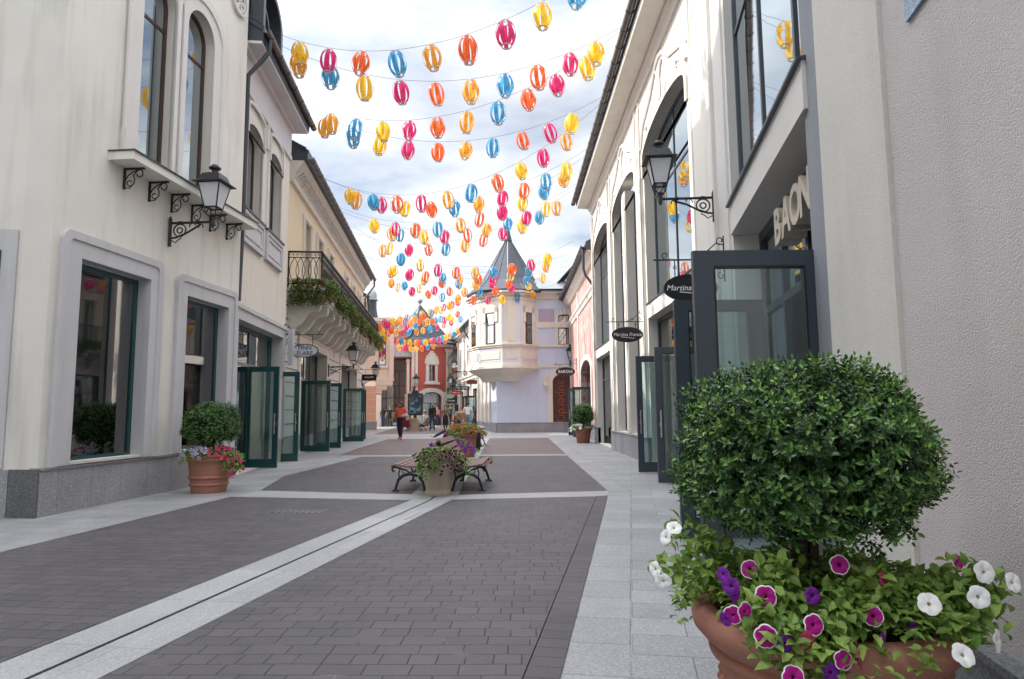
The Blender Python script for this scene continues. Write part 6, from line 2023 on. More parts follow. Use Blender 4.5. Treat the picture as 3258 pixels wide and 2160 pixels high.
def garland(Lp, Rp, items, conv=None, dist=None):
    """a wire slung between two eaves; the lanterns hang from it where the photograph shows them along its length"""
    Lp, Rp = Vector(Lp), Vector(Rp)
    i = STR_N[0]; STR_N[0] += 1
    e = Vector((Rp.x - Lp.x, Rp.y - Lp.y)); span = e.length; e /= span
    nrm = Vector((-e.y, e.x))
    pts = []
    for (x, y, c) in items:
        sx, sy = conv(x, y)
        p1 = px(sx, sy, 1.0) - Vector((0, 0, 1.3))
        tt = (Lp.xy.dot(nrm)) / (p1.xy.dot(nrm))
        P = Vector((0, 0, 1.3)) + p1 * tt
        pts.append(((P.xy - Lp.xy).dot(e), P.z + .235, c))
    # sag of one parabola through both eaves, fitted to the heights seen
    num = den = 0
    for s_, z, c in pts:
        b = s_ / span * (1 - s_ / span); r = (Lp.z + (Rp.z - Lp.z) * s_ / span) - z
        num += r * b; den += b * b
    sag = num / den
    # let the ends move a little too (the wires are tied at slightly different heights)
    A = [[0, 0, 0] for _ in range(3)]; B_ = [0, 0, 0]
    for s_, z, c in pts:
        v = (1 - s_ / span, s_ / span, -s_ / span * (1 - s_ / span))
        for a in range(3):
            B_[a] += v[a] * z
            for b in range(3): A[a][b] += v[a] * v[b]
    for a in range(3):
        A[a][a] += .02; B_[a] += .02 * (Lp.z, Rp.z, sag)[a]
    M = Matrix(A); X = M.inverted() @ Vector(B_)
    zl, zr, sag = X
    zf = lambda s_: zl * (1 - s_ / span) + zr * s_ / span - sag * (s_ / span) * (1 - s_ / span)
    w = bpy.data.objects.new('x', None); bpy.data.objects.remove(w)
    mb = MB()
    mb.tube([(Lp.x + e.x * s_, Lp.y + e.y * s_, zf(s_) + .05) for s_ in [span * k / 24 for k in range(25)]], .0045, 4)
    o = mb.build('garland_wire', RINGK)
    tag(o, 'thin wire of the %s lantern garland from the camera' % ORD[i], 'wire', 'garland wires')
    g = 'lanterns strung across the street'
    for k, (s_, z, c) in enumerate(sorted(pts)):
        lantern(CN[c], (Lp.x + e.x * s_, Lp.y + e.y * s_, zf(s_)), '%s ribbed lantern, %s from the left on the %s garland' % (CN[c], ORD[k], ORD[i]), g, rl.uniform(0, 6), rl)


z5 = lambda x, y: (850 + .4464 * x, .4464 * y)
z6 = lambda x, y: (1150 + .3171 * x, 700 + .3171 * y)
z7 = lambda x, y: (1150 + .1913 * x, 950 + .1913 * y)
LA = [(-5.15, 14.1, 9.5), (-5.38, 16.6, 9.15), (-5.97, 20.1, 8.6), (-6.39, 24.3, 8.7), (-6.78, 28.0, 8.75), (-7.15, 31.6, 8.8), (-7.57, 35.6, 8.9)]
RA = [(2.2, 10.5, 9.6), (2.54, 13.7, 9.6), (2.54, 16.8, 9.5), (2.54, 19.9, 9.45), (2.54, 23.2, 9.45), (2.54, 26.2, 9.4)]
garland(LA[0], RA[0], [(225, 395, 'y'), (440, 430, 'c'), (678, 452, 'o'), (910, 440, 'b'), (1163, 405, 'a'), (1425, 337, 'o'), (1695, 247, 'c'), (1957, 120, 'y'), (2220, -10, 'b')], z5)
garland(LA[0], RA[1], [(213, 470, 'a'), (448, 555, 'b'), (693, 615, 'y'), (943, 650, 'c'), (1193, 662, 'o'), (1450, 650, 'a'), (1695, 612, 'b'), (1925, 543, 'o'), (2158, 470, 'c'), (2340, 375, 'y')], z5)
garland(LA[1], RA[1], [(452, 882, 'a'), (638, 922, 'b'), (820, 938, 'y'), (1016, 932, 'c'), (1212, 910, 'o'), (1427, 870, 'a'), (1643, 800, 'b'), (1852, 718, 'o'), (2056, 608, 'c'), (2270, 487, 'y')], z5)
garland(LA[1], RA[2], [(410, 912, 'a'), (605, 985, 'b'), (805, 1042, 'y'), (1008, 1068, 'c'), (1215, 1083, 'o'), (1421, 1078, 'a'), (1611, 1050, 'b'), (1812, 1008, 'o'), (1998, 950, 'c'), (2178, 872, 'y')], z5)
garland(LA[2], RA[2], [(587, 1410, 'y'), (748, 1437, 'b'), (920, 1455, 'o'), (1098, 1447, 'c'), (1280, 1420, 'a'), (1457, 1370, 'b'), (1632, 1303, 'o'), (1800, 1225, 'y'), (1965, 1128, 'c'), (2127, 1017, 'a')], z5)
garland(LA[2], RA[3], [(635, 1427, 'a'), (812, 1467, 'c'), (987, 1485, 'y'), (1165, 1493, 'o'), (1335, 1483, 'b'), (1512, 1455, 'a'), (1682, 1415, 'c'), (1832, 1362, 'o'), (1985, 1295, 'b'), (2132, 1217, 'y')], z5)
garland(LA[3], RA[3], [(122, 65, 'y'), (340, 92, 'c'), (545, 95, 'o'), (765, 85, 'b'), (983, 50, 'a'), (1197, -5, 'o'), (1410, -75, 'c'), (1620, -170, 'y'), (1822, -277, 'b'), (2015, -400, 'a')], z6)
garland(LA[3], RA[4], [(295, 140, 'a'), (395, 155, 'b'), (625, 175, 'y'), (838, 170, 'c'), (1052, 145, 'o'), (1265, 100, 'a'), (1470, 50, 'b'), (1660, -12, 'c'), (1855, -122, 'y')], z6)
garland(LA[4], RA[4], [(290, 285, 'y'), (480, 303, 'c'), (665, 303, 'o'), (850, 288, 'b'), (1043, 255, 'a'), (1230, 205, 'o'), (1418, 140, 'c'), (1600, 65, 'y'), (1782, -22, 'b'), (1956, -124, 'a')], z6)
garland(LA[4], RA[5], [(217, 345, 'a'), (397, 403, 'b'), (582, 445, 'y'), (768, 478, 'c'), (953, 498, 'o'), (1147, 513, 'a'), (1327, 510, 'b'), (1513, 497, 'o'), (1695, 473, 'c'), (1870, 440, 'y')], z6)
garland(LA[5], (2.95, 29.5, 8.3), [(335, 505, 'y'), (490, 545, 'c'), (650, 570, 'o'), (820, 585, 'b'), (985, 592, 'a'), (1160, 590, 'o'), (1325, 578, 'c'), (1505, 555, 'y'), (1672, 522, 'b'), (1845, 470, 'a')], z6)
garland(LA[5], (2.95, 32.8, 8.3), [(300, 515, 'a'), (470, 560, 'c'), (637, 600, 'y'), (808, 627, 'o'), (973, 645, 'b'), (1145, 650, 'a'), (1315, 643, 'c'), (1483, 635, 'o'), (1650, 615, 'b'), (1815, 580, 'y')], z6)
garland(LA[6], (2.95, 36.0, 8.3), [(300, 625, 'a'), (432, 660, 'b'), (580, 692, 'y'), (733, 714, 'c'), (878, 727, 'o'), (1035, 732, 'a'), (1190, 724, 'b'), (1347, 708, 'o'), (1505, 690, 'c'), (1662, 650, 'y')], z6)
garland(LA[6], (2.95, 39.0, 8.3), [(367, 668, 'y'), (507, 715, 'c'), (662, 752, 'o'), (812, 780, 'b'), (968, 800, 'a'), (1120, 808, 'o'), (1275, 808, 'c'), (1410, 797, 'y'), (1567, 775, 'b'), (1715, 743, 'a')], z6)


def far_garland(pl, pm_, pr, d0, d1, cols):
    """row given by three sight points; wire runs from the left eave at depth d0 to the right one at depth d1"""
    n = len(cols)
    items = []
    for k, c in enumerate(cols):
        t = k / (n - 1)
        x = pl[0] + (pr[0] - pl[0]) * t
        # quadratic through the three points
        x0, x1, x2 = pl[0], pm_[0], pr[0]
        y = pl[1] * (x - x1) * (x - x2) / ((x0 - x1) * (x0 - x2)) + pm_[1] * (x - x0) * (x - x2) / ((x1 - x0) * (x1 - x2)) + pr[1] * (x - x0) * (x - x1) / ((x2 - x0) * (x2 - x1))
        items.append((x, y, c))
    a = px(*z7(pl[0] - 120, pl[1] - 40), d0); b = px(*z7(pr[0] + 110, pr[1] - 50), d1)
    garland(a, b, items, z7)
PA = 'abycoaboc' + 'y'
far_garland((300, 455), (880, 350), (1610, 45), 38.5, 42, 'ocabaobyac')
far_garland((385, 395), (900, 300), (1510, 95), 39.5, 45, 'cyaobayaco')
far_garland((345, 540), (860, 455), (1600, 260), 42, 48, 'yoacbaobyo')
far_garland((400, 470), (870, 405), (1650, 345), 43, 50, 'cboaoybcyb')
far_garland((460, 560), (900, 560), (1490, 395), 45, 52, 'oycbaabcoc')
far_garland((405, 635), (900, 745), (1605, 540), 47, 55, 'ycbyoacbya')
far_garland((430, 715), (900, 750), (1530, 590), 50, 56, 'acyoabocyb')
far_garland((520, 775), (850, 850), (1390, 690), 53, 58, 'bacayobyco')
far_garland((620, 705), (950, 745), (1460, 610), 55, 60, 'oabocyabyc')
# ------------------------------------------------------------------ people
SKIN = mat('skin', (.52, .30, .22), .55, var=.05); SKIN2 = mat('lighter_skin', (.60, .38, .30), .55, var=.05)
def cloth(name, col): return mat('cloth_' + name, col, .85, bump=.4, scale=70, var=.12)


def person(name_label, loc, rz, J, top, bottom, shoes, hair, hairlen=0.0, skin=None, h=1.70, sleeve='long', girth=1.0, bun=False, bald=False, beard=False, glasses=False, skirt=None):
    """J maps joints to points (front = -y, feet at z 0). One skinned body; hair and loose clothing are its children."""
    skin = skin or SKIN
    mats = [skin, top, bottom, shoes]
    segs = []     # a, b, ra, rb, material
    g = girth
    def sg_(a, b, ra, rb, m): segs.append((a, b, ra, rb, m))
    names = list(J)
    verts = {n: Vector(J[n]) for n in names}
    edges = [('pelvis', 'waist'), ('waist', 'chest'), ('chest', 'neck'), ('neck', 'chin'), ('chin', 'skull'), ('skull', 'crown')]
    rad = {'pelvis': (.150 * g, .118 * g), 'waist': (.130 * g, .105 * g), 'chest': (.165 * g, .118 * g), 'neck': (.058, .058), 'chin': (.066, .075), 'skull': (.080, .095), 'crown': (.055, .065)}
    for s_ in 'lr':
        edges += [('chest', 'sho' + s_), ('sho' + s_, 'elb' + s_), ('elb' + s_, 'wri' + s_), ('wri' + s_, 'han' + s_), ('pelvis', 'hip' + s_), ('hip' + s_, 'kne' + s_), ('kne' + s_, 'ank' + s_), ('ank' + s_, 'toe' + s_)]
        rad.update({'sho' + s_: (.062 * g, .060 * g), 'elb' + s_: (.043 * g, .043 * g), 'wri' + s_: (.029, .025), 'han' + s_: (.038, .018), 'hip' + s_: (.096 * g, .098 * g), 'kne' + s_: (.060 * g, .062 * g), 'ank' + s_: (.042, .045), 'toe' + s_: (.042, .030)})
    order = ['pelvis'] + [n for n in rad if n != 'pelvis']
    idx = {n: i for i, n in enumerate(order)}
    me = bpy.data.meshes.new('person')
    me.from_pydata([verts[n] for n in order], [(idx[a], idx[b]) for a, b in edges], [])
    o = bpy.data.objects.new('person', me)
    COL.objects.link(o)
    md = o.modifiers.new('skin', 'SKIN'); md.use_smooth_shade = True; md.branch_smoothing = .6
    for n in order:
        o.data.skin_vertices[0].data[idx[n]].radius = rad[n]
    o.data.skin_vertices[0].data[idx['pelvis']].use_root = True
    sd = o.modifiers.new('sub', 'SUBSURF'); sd.levels = 2; sd.render_levels = 2
    bpy.context.view_layer.update()
    ev = o.evaluated_get(bpy.context.evaluated_depsgraph_get())
    me2 = bpy.data.meshes.new_from_object(ev)
    bpy.data.objects.remove(o)
    me2.materials.clear()
    for m in mats: me2.materials.append(m)
    bm = bmesh.new(); bm.from_mesh(me2)
    SEG = []
    for a, b in edges:
        if a[:3] in ('han',) or b[:3] == 'han': m = 0
        elif b in ('chin', 'skull', 'crown'): m = 0
        elif a[:3] == 'elb': m = 1 if sleeve == 'long' else 0
        elif a[:3] == 'sho': m = 1
        elif a in ('chest', 'waist') or b == 'waist': m = 1
        elif b[:3] == 'toe': m = 3
        elif a[:3] in ('hip', 'kne') or b[:3] == 'hip': m = 2
        else: m = 1
        SEG.append((verts[a], verts[b], m, a, b))
    for f in bm.faces:
        c = f.calc_center_median(); best = (9, 0)
        for a, b, m, na, nb in SEG:
            ab = b - a; t = max(0, min(1, (c - a).dot(ab) / ab.length_squared))
            d = (c - (a + ab * t)).length - (.05 if na in ('pelvis', 'waist', 'chest') and nb in ('waist', 'chest') else 0)
            mm = m
            if na[:3] == 'sho' and sleeve == 'short' and t > .62: mm = 0
            if na == 'pelvis' and nb == 'waist' and t < .35: mm = 2
            if na == 'chest' and nb == 'neck' and t > .72: mm = 0
            if na == 'wri': mm = 0
            if d < best[0]: best = (d, mm)
        f.material_index = best[1]; f.smooth = True
    # fingers: four of unequal length and a thumb on each hand
    for s_ in 'lr':
        w, hd, e = verts['wri' + s_], verts['han' + s_], verts['elb' + s_]
        d = (hd - w).normalized(); side = d.cross(Vector((1, 0, 0)))
        side = side.normalized() if side.length > .1 else Vector((0, 1, 0))
        nn_ = d.cross(side).normalized()
        for k, (off, ln) in enumerate(((-.027, .060), (-.009, .072), (.009, .067), (.026, .052), (.040, .05))):
            b = hd + side * off if k < 4 else w + d * .02 + side * .028
            dd = d if k < 4 else (d + side * .8).normalized()
            mb_ = MB(); mb_.tube([tuple(b - dd * .01), tuple(b + dd * ln * .5 + nn_ * .004), tuple(b + dd * ln + nn_ * .018)], [.0085, .008, .006], 5)
            vs = [bm.verts.new(v) for v in mb_.v]
            for f in mb_.f:
                ff = bm.faces.new([vs[i] for i in f]); ff.material_index = 0; ff.smooth = True
    # nose and ears
    hd = verts['chin'].lerp(verts['skull'], .55)
    fd = Vector(J.get('face', (0, -1, 0))).normalized(); sdv = fd.cross(Vector((0, 0, 1))).normalized()
    for c, r in ((hd + fd * .093, .014), (hd + fd * .105 - Vector((0, 0, .012)), .013), (hd + sdv * .082, .02), (hd - sdv * .082, .02)):
        ret = bmesh.ops.create_icosphere(bm, subdivisions=1, radius=r, matrix=Matrix.Translation(c))
        for v in ret['verts']:
            for f in v.link_faces: f.material_index = 0; f.smooth = True
    bm.to_mesh(me2); bm.free()
    me2.name = 'person'
    p = bpy.data.objects.new('person', me2)
    COL.objects.link(p)
    sc = h / 1.70
    p.location = loc; p.rotation_euler = (0, 0, rz); p.scale = (sc, sc, sc)
    tag(p, name_label, 'person')
    # face: eyes, mouth
    mb = MB()
    for sx in (-1, 1):
        c = hd + fd * .088 + sdv * (.03 * sx) + Vector((0, 0, .016)); mb.lathe([(.001, -.006), (.009, 0), (.001, .006)], 6, tuple(c))
    c = hd + fd * .088 - Vector((0, 0, .045)); mb.tube([tuple(c - sdv * .022), tuple(c + fd * .004), tuple(c + sdv * .022)], .005, 4)
    mb.build('face_features', mat('dark_eye', (.05, .02, .015), .4), p)
    sk, cr_ = verts['skull'], verts['crown']
    if not bald:
        mb = MB(); vs, fs = [], []
        n, m_ = 14, 8
        for i in range(m_ + 1):
            th = math.pi * (.02 + .62 * i / m_)
            for k in range(n):
                a = 2 * math.pi * k / n
                q = Vector((math.cos(a) * math.sin(th), math.sin(a) * math.sin(th), math.cos(th)))
                fr = q.dot(fd)
                if fr > .45 and i > m_ * .55: q = q * .72
                vs.append(tuple(sk + Vector((q.x * .102, q.y * .112, q.z * .110)) - fd * .012 + Vector((0, 0, .008))))
        fs = [(i * n + k, i * n + (k + 1) % n, (i + 1) * n + (k + 1) % n, (i + 1) * n + k) for i in range(m_) for k in range(n)] + [tuple(range(n))]
        mb.add(vs, fs)
        if hairlen > 0:
            for k in range(11):
                a = math.pi * (.0 + 1.0 * k / 10)
                b = sk - fd * .03 + sdv * (.085 * math.cos(a)) - fd * (.07 * math.sin(a)) - Vector((0, 0, .02))
                e = b - Vector((0, 0, hairlen)) - fd * .02 + sdv * (.02 * math.cos(a))
                mid = b.lerp(e, .5) + Vector((rnd.uniform(-.01, .01), rnd.uniform(-.01, .01), 0)) - fd * .015
                mb.tube([tuple(b + Vector((0, 0, .05))), tuple(mid), tuple(e)], [.03, .028, .012], 6)
        if bun:
            b = sk - fd * .12 + Vector((0, 0, .03)); mb.lathe([(.005, -.04), (.035, -.03), (.045, 0), (.03, .03), (.004, .042)], 8, tuple(b))
        mb.build('hair', hair, p, True)
    if beard:
        mb = MB(); c = hd + fd * .06 - Vector((0, 0, .06)); mb.lathe([(.01, -.05), (.05, -.03), (.062, .01), (.045, .04)], 10, tuple(c)); mb.build('beard', hair, p, True)
    if glasses:
        mb = MB()
        for sx in (-1, 1):
            c = hd + fd * .097 + sdv * (.032 * sx) + Vector((0, 0, .016))
            mb.add([tuple(c + sdv * x + Vector((0, 0, z)) + fd * y) for y in (0, .006) for x, z in ((-.026, -.018), (.026, -.018), (.026, .016), (-.026, .016))], [(0, 1, 2, 3), (4, 5, 6, 7), (0, 1, 5, 4), (1, 2, 6, 5), (2, 3, 7, 6), (3, 0, 4, 7)])
            mb.tube([tuple(c + sdv * .03 * sx), tuple(c + sdv * .05 * sx - fd * .09)], .004, 4)
        mb.build('sunglasses', BLACKP, p)
    if skirt:
        pl = verts['pelvis']
        mb = MB(); mb.lathe([(.135, .10), (.175, -.02), (.19, -.25), (.20, -.55), (.17, -.56)], 18, tuple(pl), squash=.82, wob=lambda a, z: 1 + .05 * math.sin(a * 7) * (1 if z < -.1 else 0)); mb.build('skirt', skirt, p, True)
    return p


def standing(stride=.0, arml=0, armr=0, spread=.10, lean=0, elbl=0, elbr=0, turn=0):
    """walking / standing skeleton; stride moves the left foot ahead, arms swing by arml / armr, elbows bend by elbl / elbr"""
    J = {'pelvis': (0, 0, .94), 'waist': (0, .0, 1.10), 'chest': (0, -.01 - lean, 1.31), 'neck': (0, -.005 - lean, 1.46), 'chin': (0, -.02 - lean, 1.525), 'skull': (0, -.012 - lean, 1.60), 'crown': (0, 0 - lean, 1.665)}
    for s_, sx, st, ar, eb in (('l', 1, stride, arml, elbl), ('r', -1, -stride, armr, elbr)):
        J['hip' + s_] = (sx * .09, 0, .88)
        J['kne' + s_] = (sx * .095, -st * .55 - (.05 if st else .01), .49)
        J['ank' + s_] = (sx * .095, -st + (.02 if st < 0 else 0), .09 if st >= 0 else .13)
        J['toe' + s_] = (sx * .105, -st - .15, .035)
        J['sho' + s_] = (sx * .175, -lean, 1.395)
        ex, ey, ez = sx * (.20 + spread * .5), -lean - math.sin(ar) * .28, 1.395 - math.cos(ar) * .28
        J['elb' + s_] = (ex, ey, ez)
        wx, wy, wz = sx * (.20 + spread * (.9 if not eb else .3)), ey - math.sin(ar + eb) * .25, ez - math.cos(ar + eb) * .25
        J['wri' + s_] = (wx, wy, wz)
        d = Vector((wx - ex, wy - ey, wz - ez)).normalized() * .075
        J['han' + s_] = (wx + d.x, wy + d.y, wz + d.z)
    return J


def sitting(cross=False, armf=.5):
    J = {'pelvis': (0, .05, .50), 'waist': (0, .08, .66), 'chest': (0, .10, .86), 'neck': (0, .09, 1.01), 'chin': (0, .07, 1.075), 'skull': (0, .075, 1.15), 'crown': (0, .085, 1.215)}
    for s_, sx in (('l', 1), ('r', -1)):
        J['hip' + s_] = (sx * .09, .03, .47)
        J['kne' + s_] = (sx * .12, -.40, .48)
        J['ank' + s_] = (sx * .12, -.42, .09); J['toe' + s_] = (sx * .13, -.57, .035)
        J['sho' + s_] = (sx * .175, .09, .945); J['elb' + s_] = (sx * .23, -.02, .69); J['wri' + s_] = (sx * .14, -.22, .60); J['han' + s_] = (sx * .11, -.29, .58)
    if cross:
        J['kner'] = (-.06, -.40, .58); J['ankr'] = (.06, -.80, .36); J['toer'] = (.07, -.95, .42)
        J['anl'] = (0, 0, 0); J.pop('anl')
        J['kne' + 'l'] = (.10, -.40, .47); J['ankl'] = (.10, -.52, .09); J['toel'] = (.10, -.68, .035)
    return J

DENIM = cloth('denim', (.022, .040, .085)); NAVY = cloth('navy', (.014, .018, .032)); BLK = cloth('black', (.012, .012, .014)); CORAL = cloth('coral', (.72, .095, .055))
WHT = cloth('white', (.78, .76, .78)); GRY = cloth('grey', (.42, .42, .43)); KHK = cloth('khaki', (.17, .12, .075)); ORG = cloth('orange', (.70, .18, .07)); LDEN = cloth('light_denim', (.20, .27, .36))
HBR = mat('brown_hair', (.045, .022, .014), .5, bump=.5, scale=90, var=.2); HBL = mat('blond_hair', (.38, .20, .09), .5, bump=.5, scale=90, var=.2); HBK = mat('black_hair', (.012, .009, .008), .45, bump=.5, scale=90, var=.2)
SHR = mat('red_shoe_leather', (.45, .02, .02), .4); SHB = mat('black_shoe_leather', (.02, .018, .016), .4); SHW = mat('pale_shoe', (.60, .56, .50), .6)

# woman with the red bag
J = standing(.16, -.25, .15, .22, .0, .0, 0.0)
J['elbl'] = (.29, .05, 1.13); J['wril'] = (.27, -.16, 1.06); J['hanl'] = (.24, -.23, 1.05)
J['elbr'] = (-.30, .04, 1.13); J['wrir'] = (-.40, -.04, .92); J['hanr'] = (-.43, -.08, .86)
J['face'] = (-.85, -.5, 0)
person('woman in coral tee and navy trousers walking with a dark red handbag', (-5.15, 30.8, .006), R(-10), J, CORAL, NAVY, SHR, HBR, .10, h=1.73, sleeve='short', girth=1.22, glasses=True)
t = thing('handbag', 'dark red leather tote bag carried by the woman in coral', 'bag', (-4.86, 30.62, .58), R(-14))
LEA = mat('dark_red_leather', (.17, .015, .03), .4, bump=.2, scale=60)
mb = MB(); mb.prism([(-.20, 0), (.20, 0), (.17, .32), (-.17, .32)], -.07, .07); mb.build('body', LEA, t)
for y in (-.05, .05):
    MB().tube([(-.10, y, .30), (-.09, y, .48), (0, y * .3, .56), (.09, y, .48), (.10, y, .30)], .010, 5).build('handle', LEA, t, True)
t = thing('cardigan', 'pale beige cardigan folded over the arm of the woman in coral', 'clothing', (-4.88, 30.58, 1.05), R(-10))
mb = MB(); mb.tube([(-.16, .02, .02), (-.02, -.02, .05), (.14, 0, .03)], [.055, .075, .05], 8); mb.tube([(.10, 0, .02), (.12, -.02, -.10), (.10, 0, -.18)], [.05, .04, .02], 6); mb.build('fabric', cloth('beige', (.55, .42, .36)), t, True)
# couple
J = standing(-.14, .12, -.15, .0)
person('bald bearded man in black jumper and jeans with sunglasses walking towards the camera', (-5.19, 43.4, .006), R(-4), J, BLK, DENIM, SHB, HBR, bald=True, beard=True, glasses=True, h=1.80, girth=1.12)
J = standing(.12, .1, -.1, .06)
person('woman in khaki jacket and long black skirt walking beside the bald man', (-4.38, 43.7, .006), R(-4), J, KHK, BLK, SHB, HBR, .22, SKIN2, h=1.66, skirt=BLK)
# two in dark clothes walking away
person('woman in dark navy top and jeans walking away on the left', (-10.9, 56.4, .006), R(170), standing(.14, .1, -.2, .1), NAVY, DENIM, SHB, HBR, .18, h=1.64)
person('woman in black tee with blond hair tied up walking away on the left', (-10.3, 56.2, .006), R(176), standing(-.16, -.1, .25, .18), BLK, BLK, SHB, HBL, 0, SKIN2, h=1.70, sleeve='short', bun=True)
# pair before the dark doors
J = standing(.10, .15, -.1, .18)
person('man in white shirt and pale trousers walking away by the dark brown doors', (-2.72, 40.6, .006), R(178), J, WHT, LDEN, SHW, HBK, h=1.80, sleeve='short', girth=1.12)
person('woman in grey hooded top with long black ponytail walking away', (-3.42, 41.0, .006), R(172), standing(-.1, .1, .1, .1), GRY, BLK, SHB, HBK, .30, h=1.70, girth=1.1)
# seated on the second pair of benches, facing left
J = sitting(True)
J['wril'] = (.05, -.30, .62); J['hanl'] = (.0, -.36, .63)
person('person in dark jacket and jeans sitting with crossed legs behind the salmon flowers', (-2.05, 24.5, 0), R(-90), J, BLK, DENIM, SHW, HBL, .25, SKIN2, h=1.72)
J = sitting(); J['elbr'] = (-.24, -.10, .75); J['wrir'] = (-.10, -.16, .98); J['hanr'] = (-.05, -.15, 1.04); J['face'] = (-.3, -.9, 0)
person('woman with wavy blond hair sitting with a hand at her face', (-1.98, 25.35, 0), R(-80), J, GRY, DENIM, SHW, HBL, .30, SKIN2, h=1.72)
# far seated people
person('man in grey tee and light jeans sitting on the far bench', (-6.35, 49.6, 0), R(70), sitting(), GRY, LDEN, SHB, HBR, .0, h=1.72, sleeve='short')
person('woman with fair hair in a grey dress sitting behind the far bench', (-6.55, 50.6, .10), R(60), sitting(), GRY, GRY, SHW, HBL, .12, SKIN2, h=1.72)
person('person in orange top sitting bent near the red tower on the right', (-4.45, 51.5, 0), R(100), sitting(), ORG, BLK, SHB, HBR, .05, h=1.66)
t = thing('bench_block', 'low pale stone block seat where the person in orange sits', 'seat', (-4.3, 51.5, 0), 0)
mb = MB(); mb.box(-.35, .35, -.6, .6, 0, .05); mb.box(-.4, .4, -.65, .65, .05, .42); mb.build('block', STONE, t)

person('woman in pale pink top standing far down the street before the red tower', (-6.0, 53.2, .006), R(20), standing(.05, .1, -.1, .03), cloth('pale_pink', (.55, .30, .30)), DENIM, SHW, HBR, .18, SKIN2, h=1.66)
person('man in dark green shirt walking away far down the street', (-5.0, 54.6, .006), R(175), standing(.14, -.2, .2, .03), cloth('dark_green', (.03, .07, .045)), NAVY, SHB, HBK, h=1.78)
person('woman in white top and dark trousers walking near the right glazed arcade', (-4.3, 56.6, .006), R(170), standing(-.12, .15, -.15, .03), WHT, BLK, SHB, HBL, .2, SKIN2, h=1.67)
person('man in light blue shirt standing by the left glazed arcade', (-9.4, 57.6, .006), R(150), standing(.0, .05, .05, .03), cloth('light_blue', (.30, .42, .58)), NAVY, SHB, HBR, h=1.78)

# ------------------------------------------------------------------ goods behind the glass
def shelf_unit(root_frame, u, w, label, levels, W=1.0, D=.3, m=None, rz=None):
    M = RM[root_frame.name]
    p = M @ Vector((u, -w, 0))
    t = thing('display_shelf', label, 'shelf', (p.x, p.y, 0), root_frame.rotation_euler[2])
    for z in levels: MB().box(-W / 2, W / 2, -D / 2, D / 2, z - .02, z).build('shelf_board', m or WHITEP, t)
    mb = MB(); mb.box(-W / 2 - .02, -W / 2, -D / 2, D / 2, .03, levels[-1] + .3); mb.box(W / 2, W / 2 + .02, -D / 2, D / 2, .03, levels[-1] + .3); mb.build('upright', m or WHITEP, t)
    return t


def shoe_mesh(name, m, heel=.0, boot=.0):
    mb = MB()
    mb.tube([(-.11, 0, .035 + heel), (-.05, 0, .05 + heel * .7), (.03, 0, .045 + heel * .2), (.10, 0, .032), (.135, 0, .022)], [.034, .038, .038, .036, .018], 8)
    mb.box(-.12, .13, -.03, .03, 0, .012) if heel == 0 else mb.box(-.12, -.09, -.012, .012, 0, .05 + heel)
    if boot: mb.tube([(-.08, 0, .05), (-.085, 0, .12), (-.09, 0, .05 + boot)], [.036, .04, .045], 8)
    me = mb.build(name, m, None, True)
    return me
SHOE_M = [mat('black_shoe_patent', (.015, .015, .018), .25), mat('tan_shoe', (.22, .11, .06), .4), mat('plum_shoe', (.10, .02, .04), .35), mat('stone_shoe', (.40, .36, .32), .5)]
shelf_unit(L1, 1.25, -.85, 'white display shelf of shoes low in the first shop window', (.85, 1.25, 1.65), 1.3)
CNT = {}
for zi, z in enumerate((.85, 1.25, 1.65)):
    for k in range(4):
        p = RM[L1.name] @ Vector((.78 + k * .3, .78, z))
        o = shoe_mesh('shoe', SHOE_M[(k + zi) % 4], .05 if (k + zi) % 3 == 0 else 0, .12 if (k + zi) % 2 else 0)
        o.location = p; o.rotation_euler = (0, 0, R(-60 + k * 30))
        tag(o, '%s on the %s shelf of the first shop window, %s from the left' % (('dark ankle boot' if (k + zi) % 2 else 'low shoe'), ('lowest', 'middle', 'top')[zi], ORD[k]), 'shoe', 'shoes on the display shelf')
shelf_unit(L2, 1.0, -2.2, 'pale display shelf with shoes inside the open green shop door', (.5, .95, 1.4, 1.85), 1.2)
for k in range(8):
    p = RM[L2.name] @ Vector((.6 + (k % 4) * .27, 2.15, (.95, 1.4)[k // 4]))
    o = shoe_mesh('shoe', SHOE_M[k % 4], .05 if k % 2 else 0)
    o.location = p; o.rotation_euler = (0, 0, R(-40 + k * 20))
    tag(o, 'shoe on the %s shelf inside the green shop door, %s from the left' % (('lower', 'upper')[k // 4], ORD[k % 4]), 'shoe', 'shoes inside the door')
t = thing('notice_card', 'small white notice card standing in the first shop window', 'notice', RM[L1.name] @ Vector((1.72, .42, .66)), L1.rotation_euler[2])
mb = MB(); mb.box(-.10, .10, -.006, .006, 0, .48); mb.build('card', WHITEP, t)
mb = MB()
for i in range(9): mb.box(-.07, .07 - (i % 3) * .02, .006, .008, .08 + i * .04, .09 + i * .04)
mb.build('print', mat('grey_print', (.25, .25, .25), .6), t)

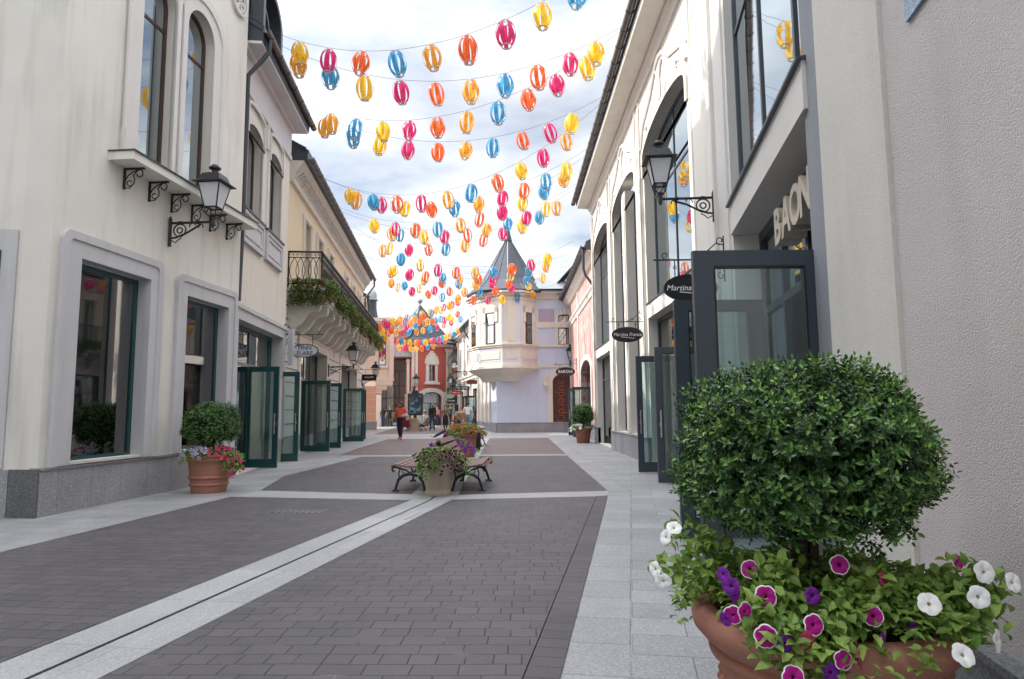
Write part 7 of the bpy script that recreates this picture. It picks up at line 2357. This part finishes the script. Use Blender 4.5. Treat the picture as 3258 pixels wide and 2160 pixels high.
# clothes on rails and a mannequin inside the open shops on the left
def clothes_rail(frame, u, w, label, cols):
    p = RM[frame.name] @ Vector((u, -w, .02))
    rz = frame.rotation_euler[2]
    t = thing('clothes_rail', label, 'clothes rail', p, rz)
    mb = MB(); mb.tube([(-.7, 0, 0), (-.7, 0, 1.5), (.7, 0, 1.5), (.7, 0, 0)], .015, 6); mb.build('rail', STEEL, t, True)
    for k, c in enumerate(cols):
        x = -.6 + k * 1.2 / (len(cols) - 1)
        mb = MB(); mb.prism([(-.02, 1.46), (-.22, 1.36), (-.25, .72), (.25, .70), (.22, 1.36), (.02, 1.46)], -.035, .035)
        M = Matrix.Rotation(R(90), 4, 'Z')
        o = mb.build('garment', cloth('garment_%d' % c, ((.03, .03, .04), (.35, .06, .05), (.45, .42, .38), (.06, .10, .18))[c]))
        q = RM[t.name] @ Vector((x, 0, 0))
        o.location = q; o.rotation_euler = (0, 0, rz + R(90))
        tag(o, '%s garment hanging %s from the left on the %s' % (('black', 'dark red', 'beige', 'blue')[c], ORD[k], label.split(' inside')[0]), 'garment', 'clothes on the rails')
clothes_rail(B3, 2.0, -2.0, 'clothes rail inside the first shop under the balcony', (0, 2, 1, 0, 3, 0))
clothes_rail(B3, 9.6, -1.8, 'clothes rail inside the far shop under the balcony', (3, 0, 2, 0, 1))
clothes_rail(L2, 3.0, -2.2, 'clothes rail inside the shop with the lavender frieze', (2, 0, 2, 1, 0))
p = RM[B3.name] @ Vector((.35, .95, .02))
t = thing('mannequin', 'dressed shop mannequin behind the glass under the balcony', 'mannequin', p, R(60))
MB().lathe([(.16, 0), (.16, .02), (.02, .04), (.02, .75)], 14).build('stand', STEEL, t, True)
MB().lathe([(.10, .72), (.20, .75), (.17, 1.0), (.13, 1.12), (.17, 1.32), (.16, 1.40), (.06, 1.47), (.05, 1.56)], 16, squash=.7).build('body', cloth('garment_1', (.35, .06, .05)), t, True)
MB().lathe([(.03, 1.54), (.07, 1.60), (.085, 1.68), (.06, 1.77), (.01, 1.79)], 14).build('head', WHITEP, t, True)
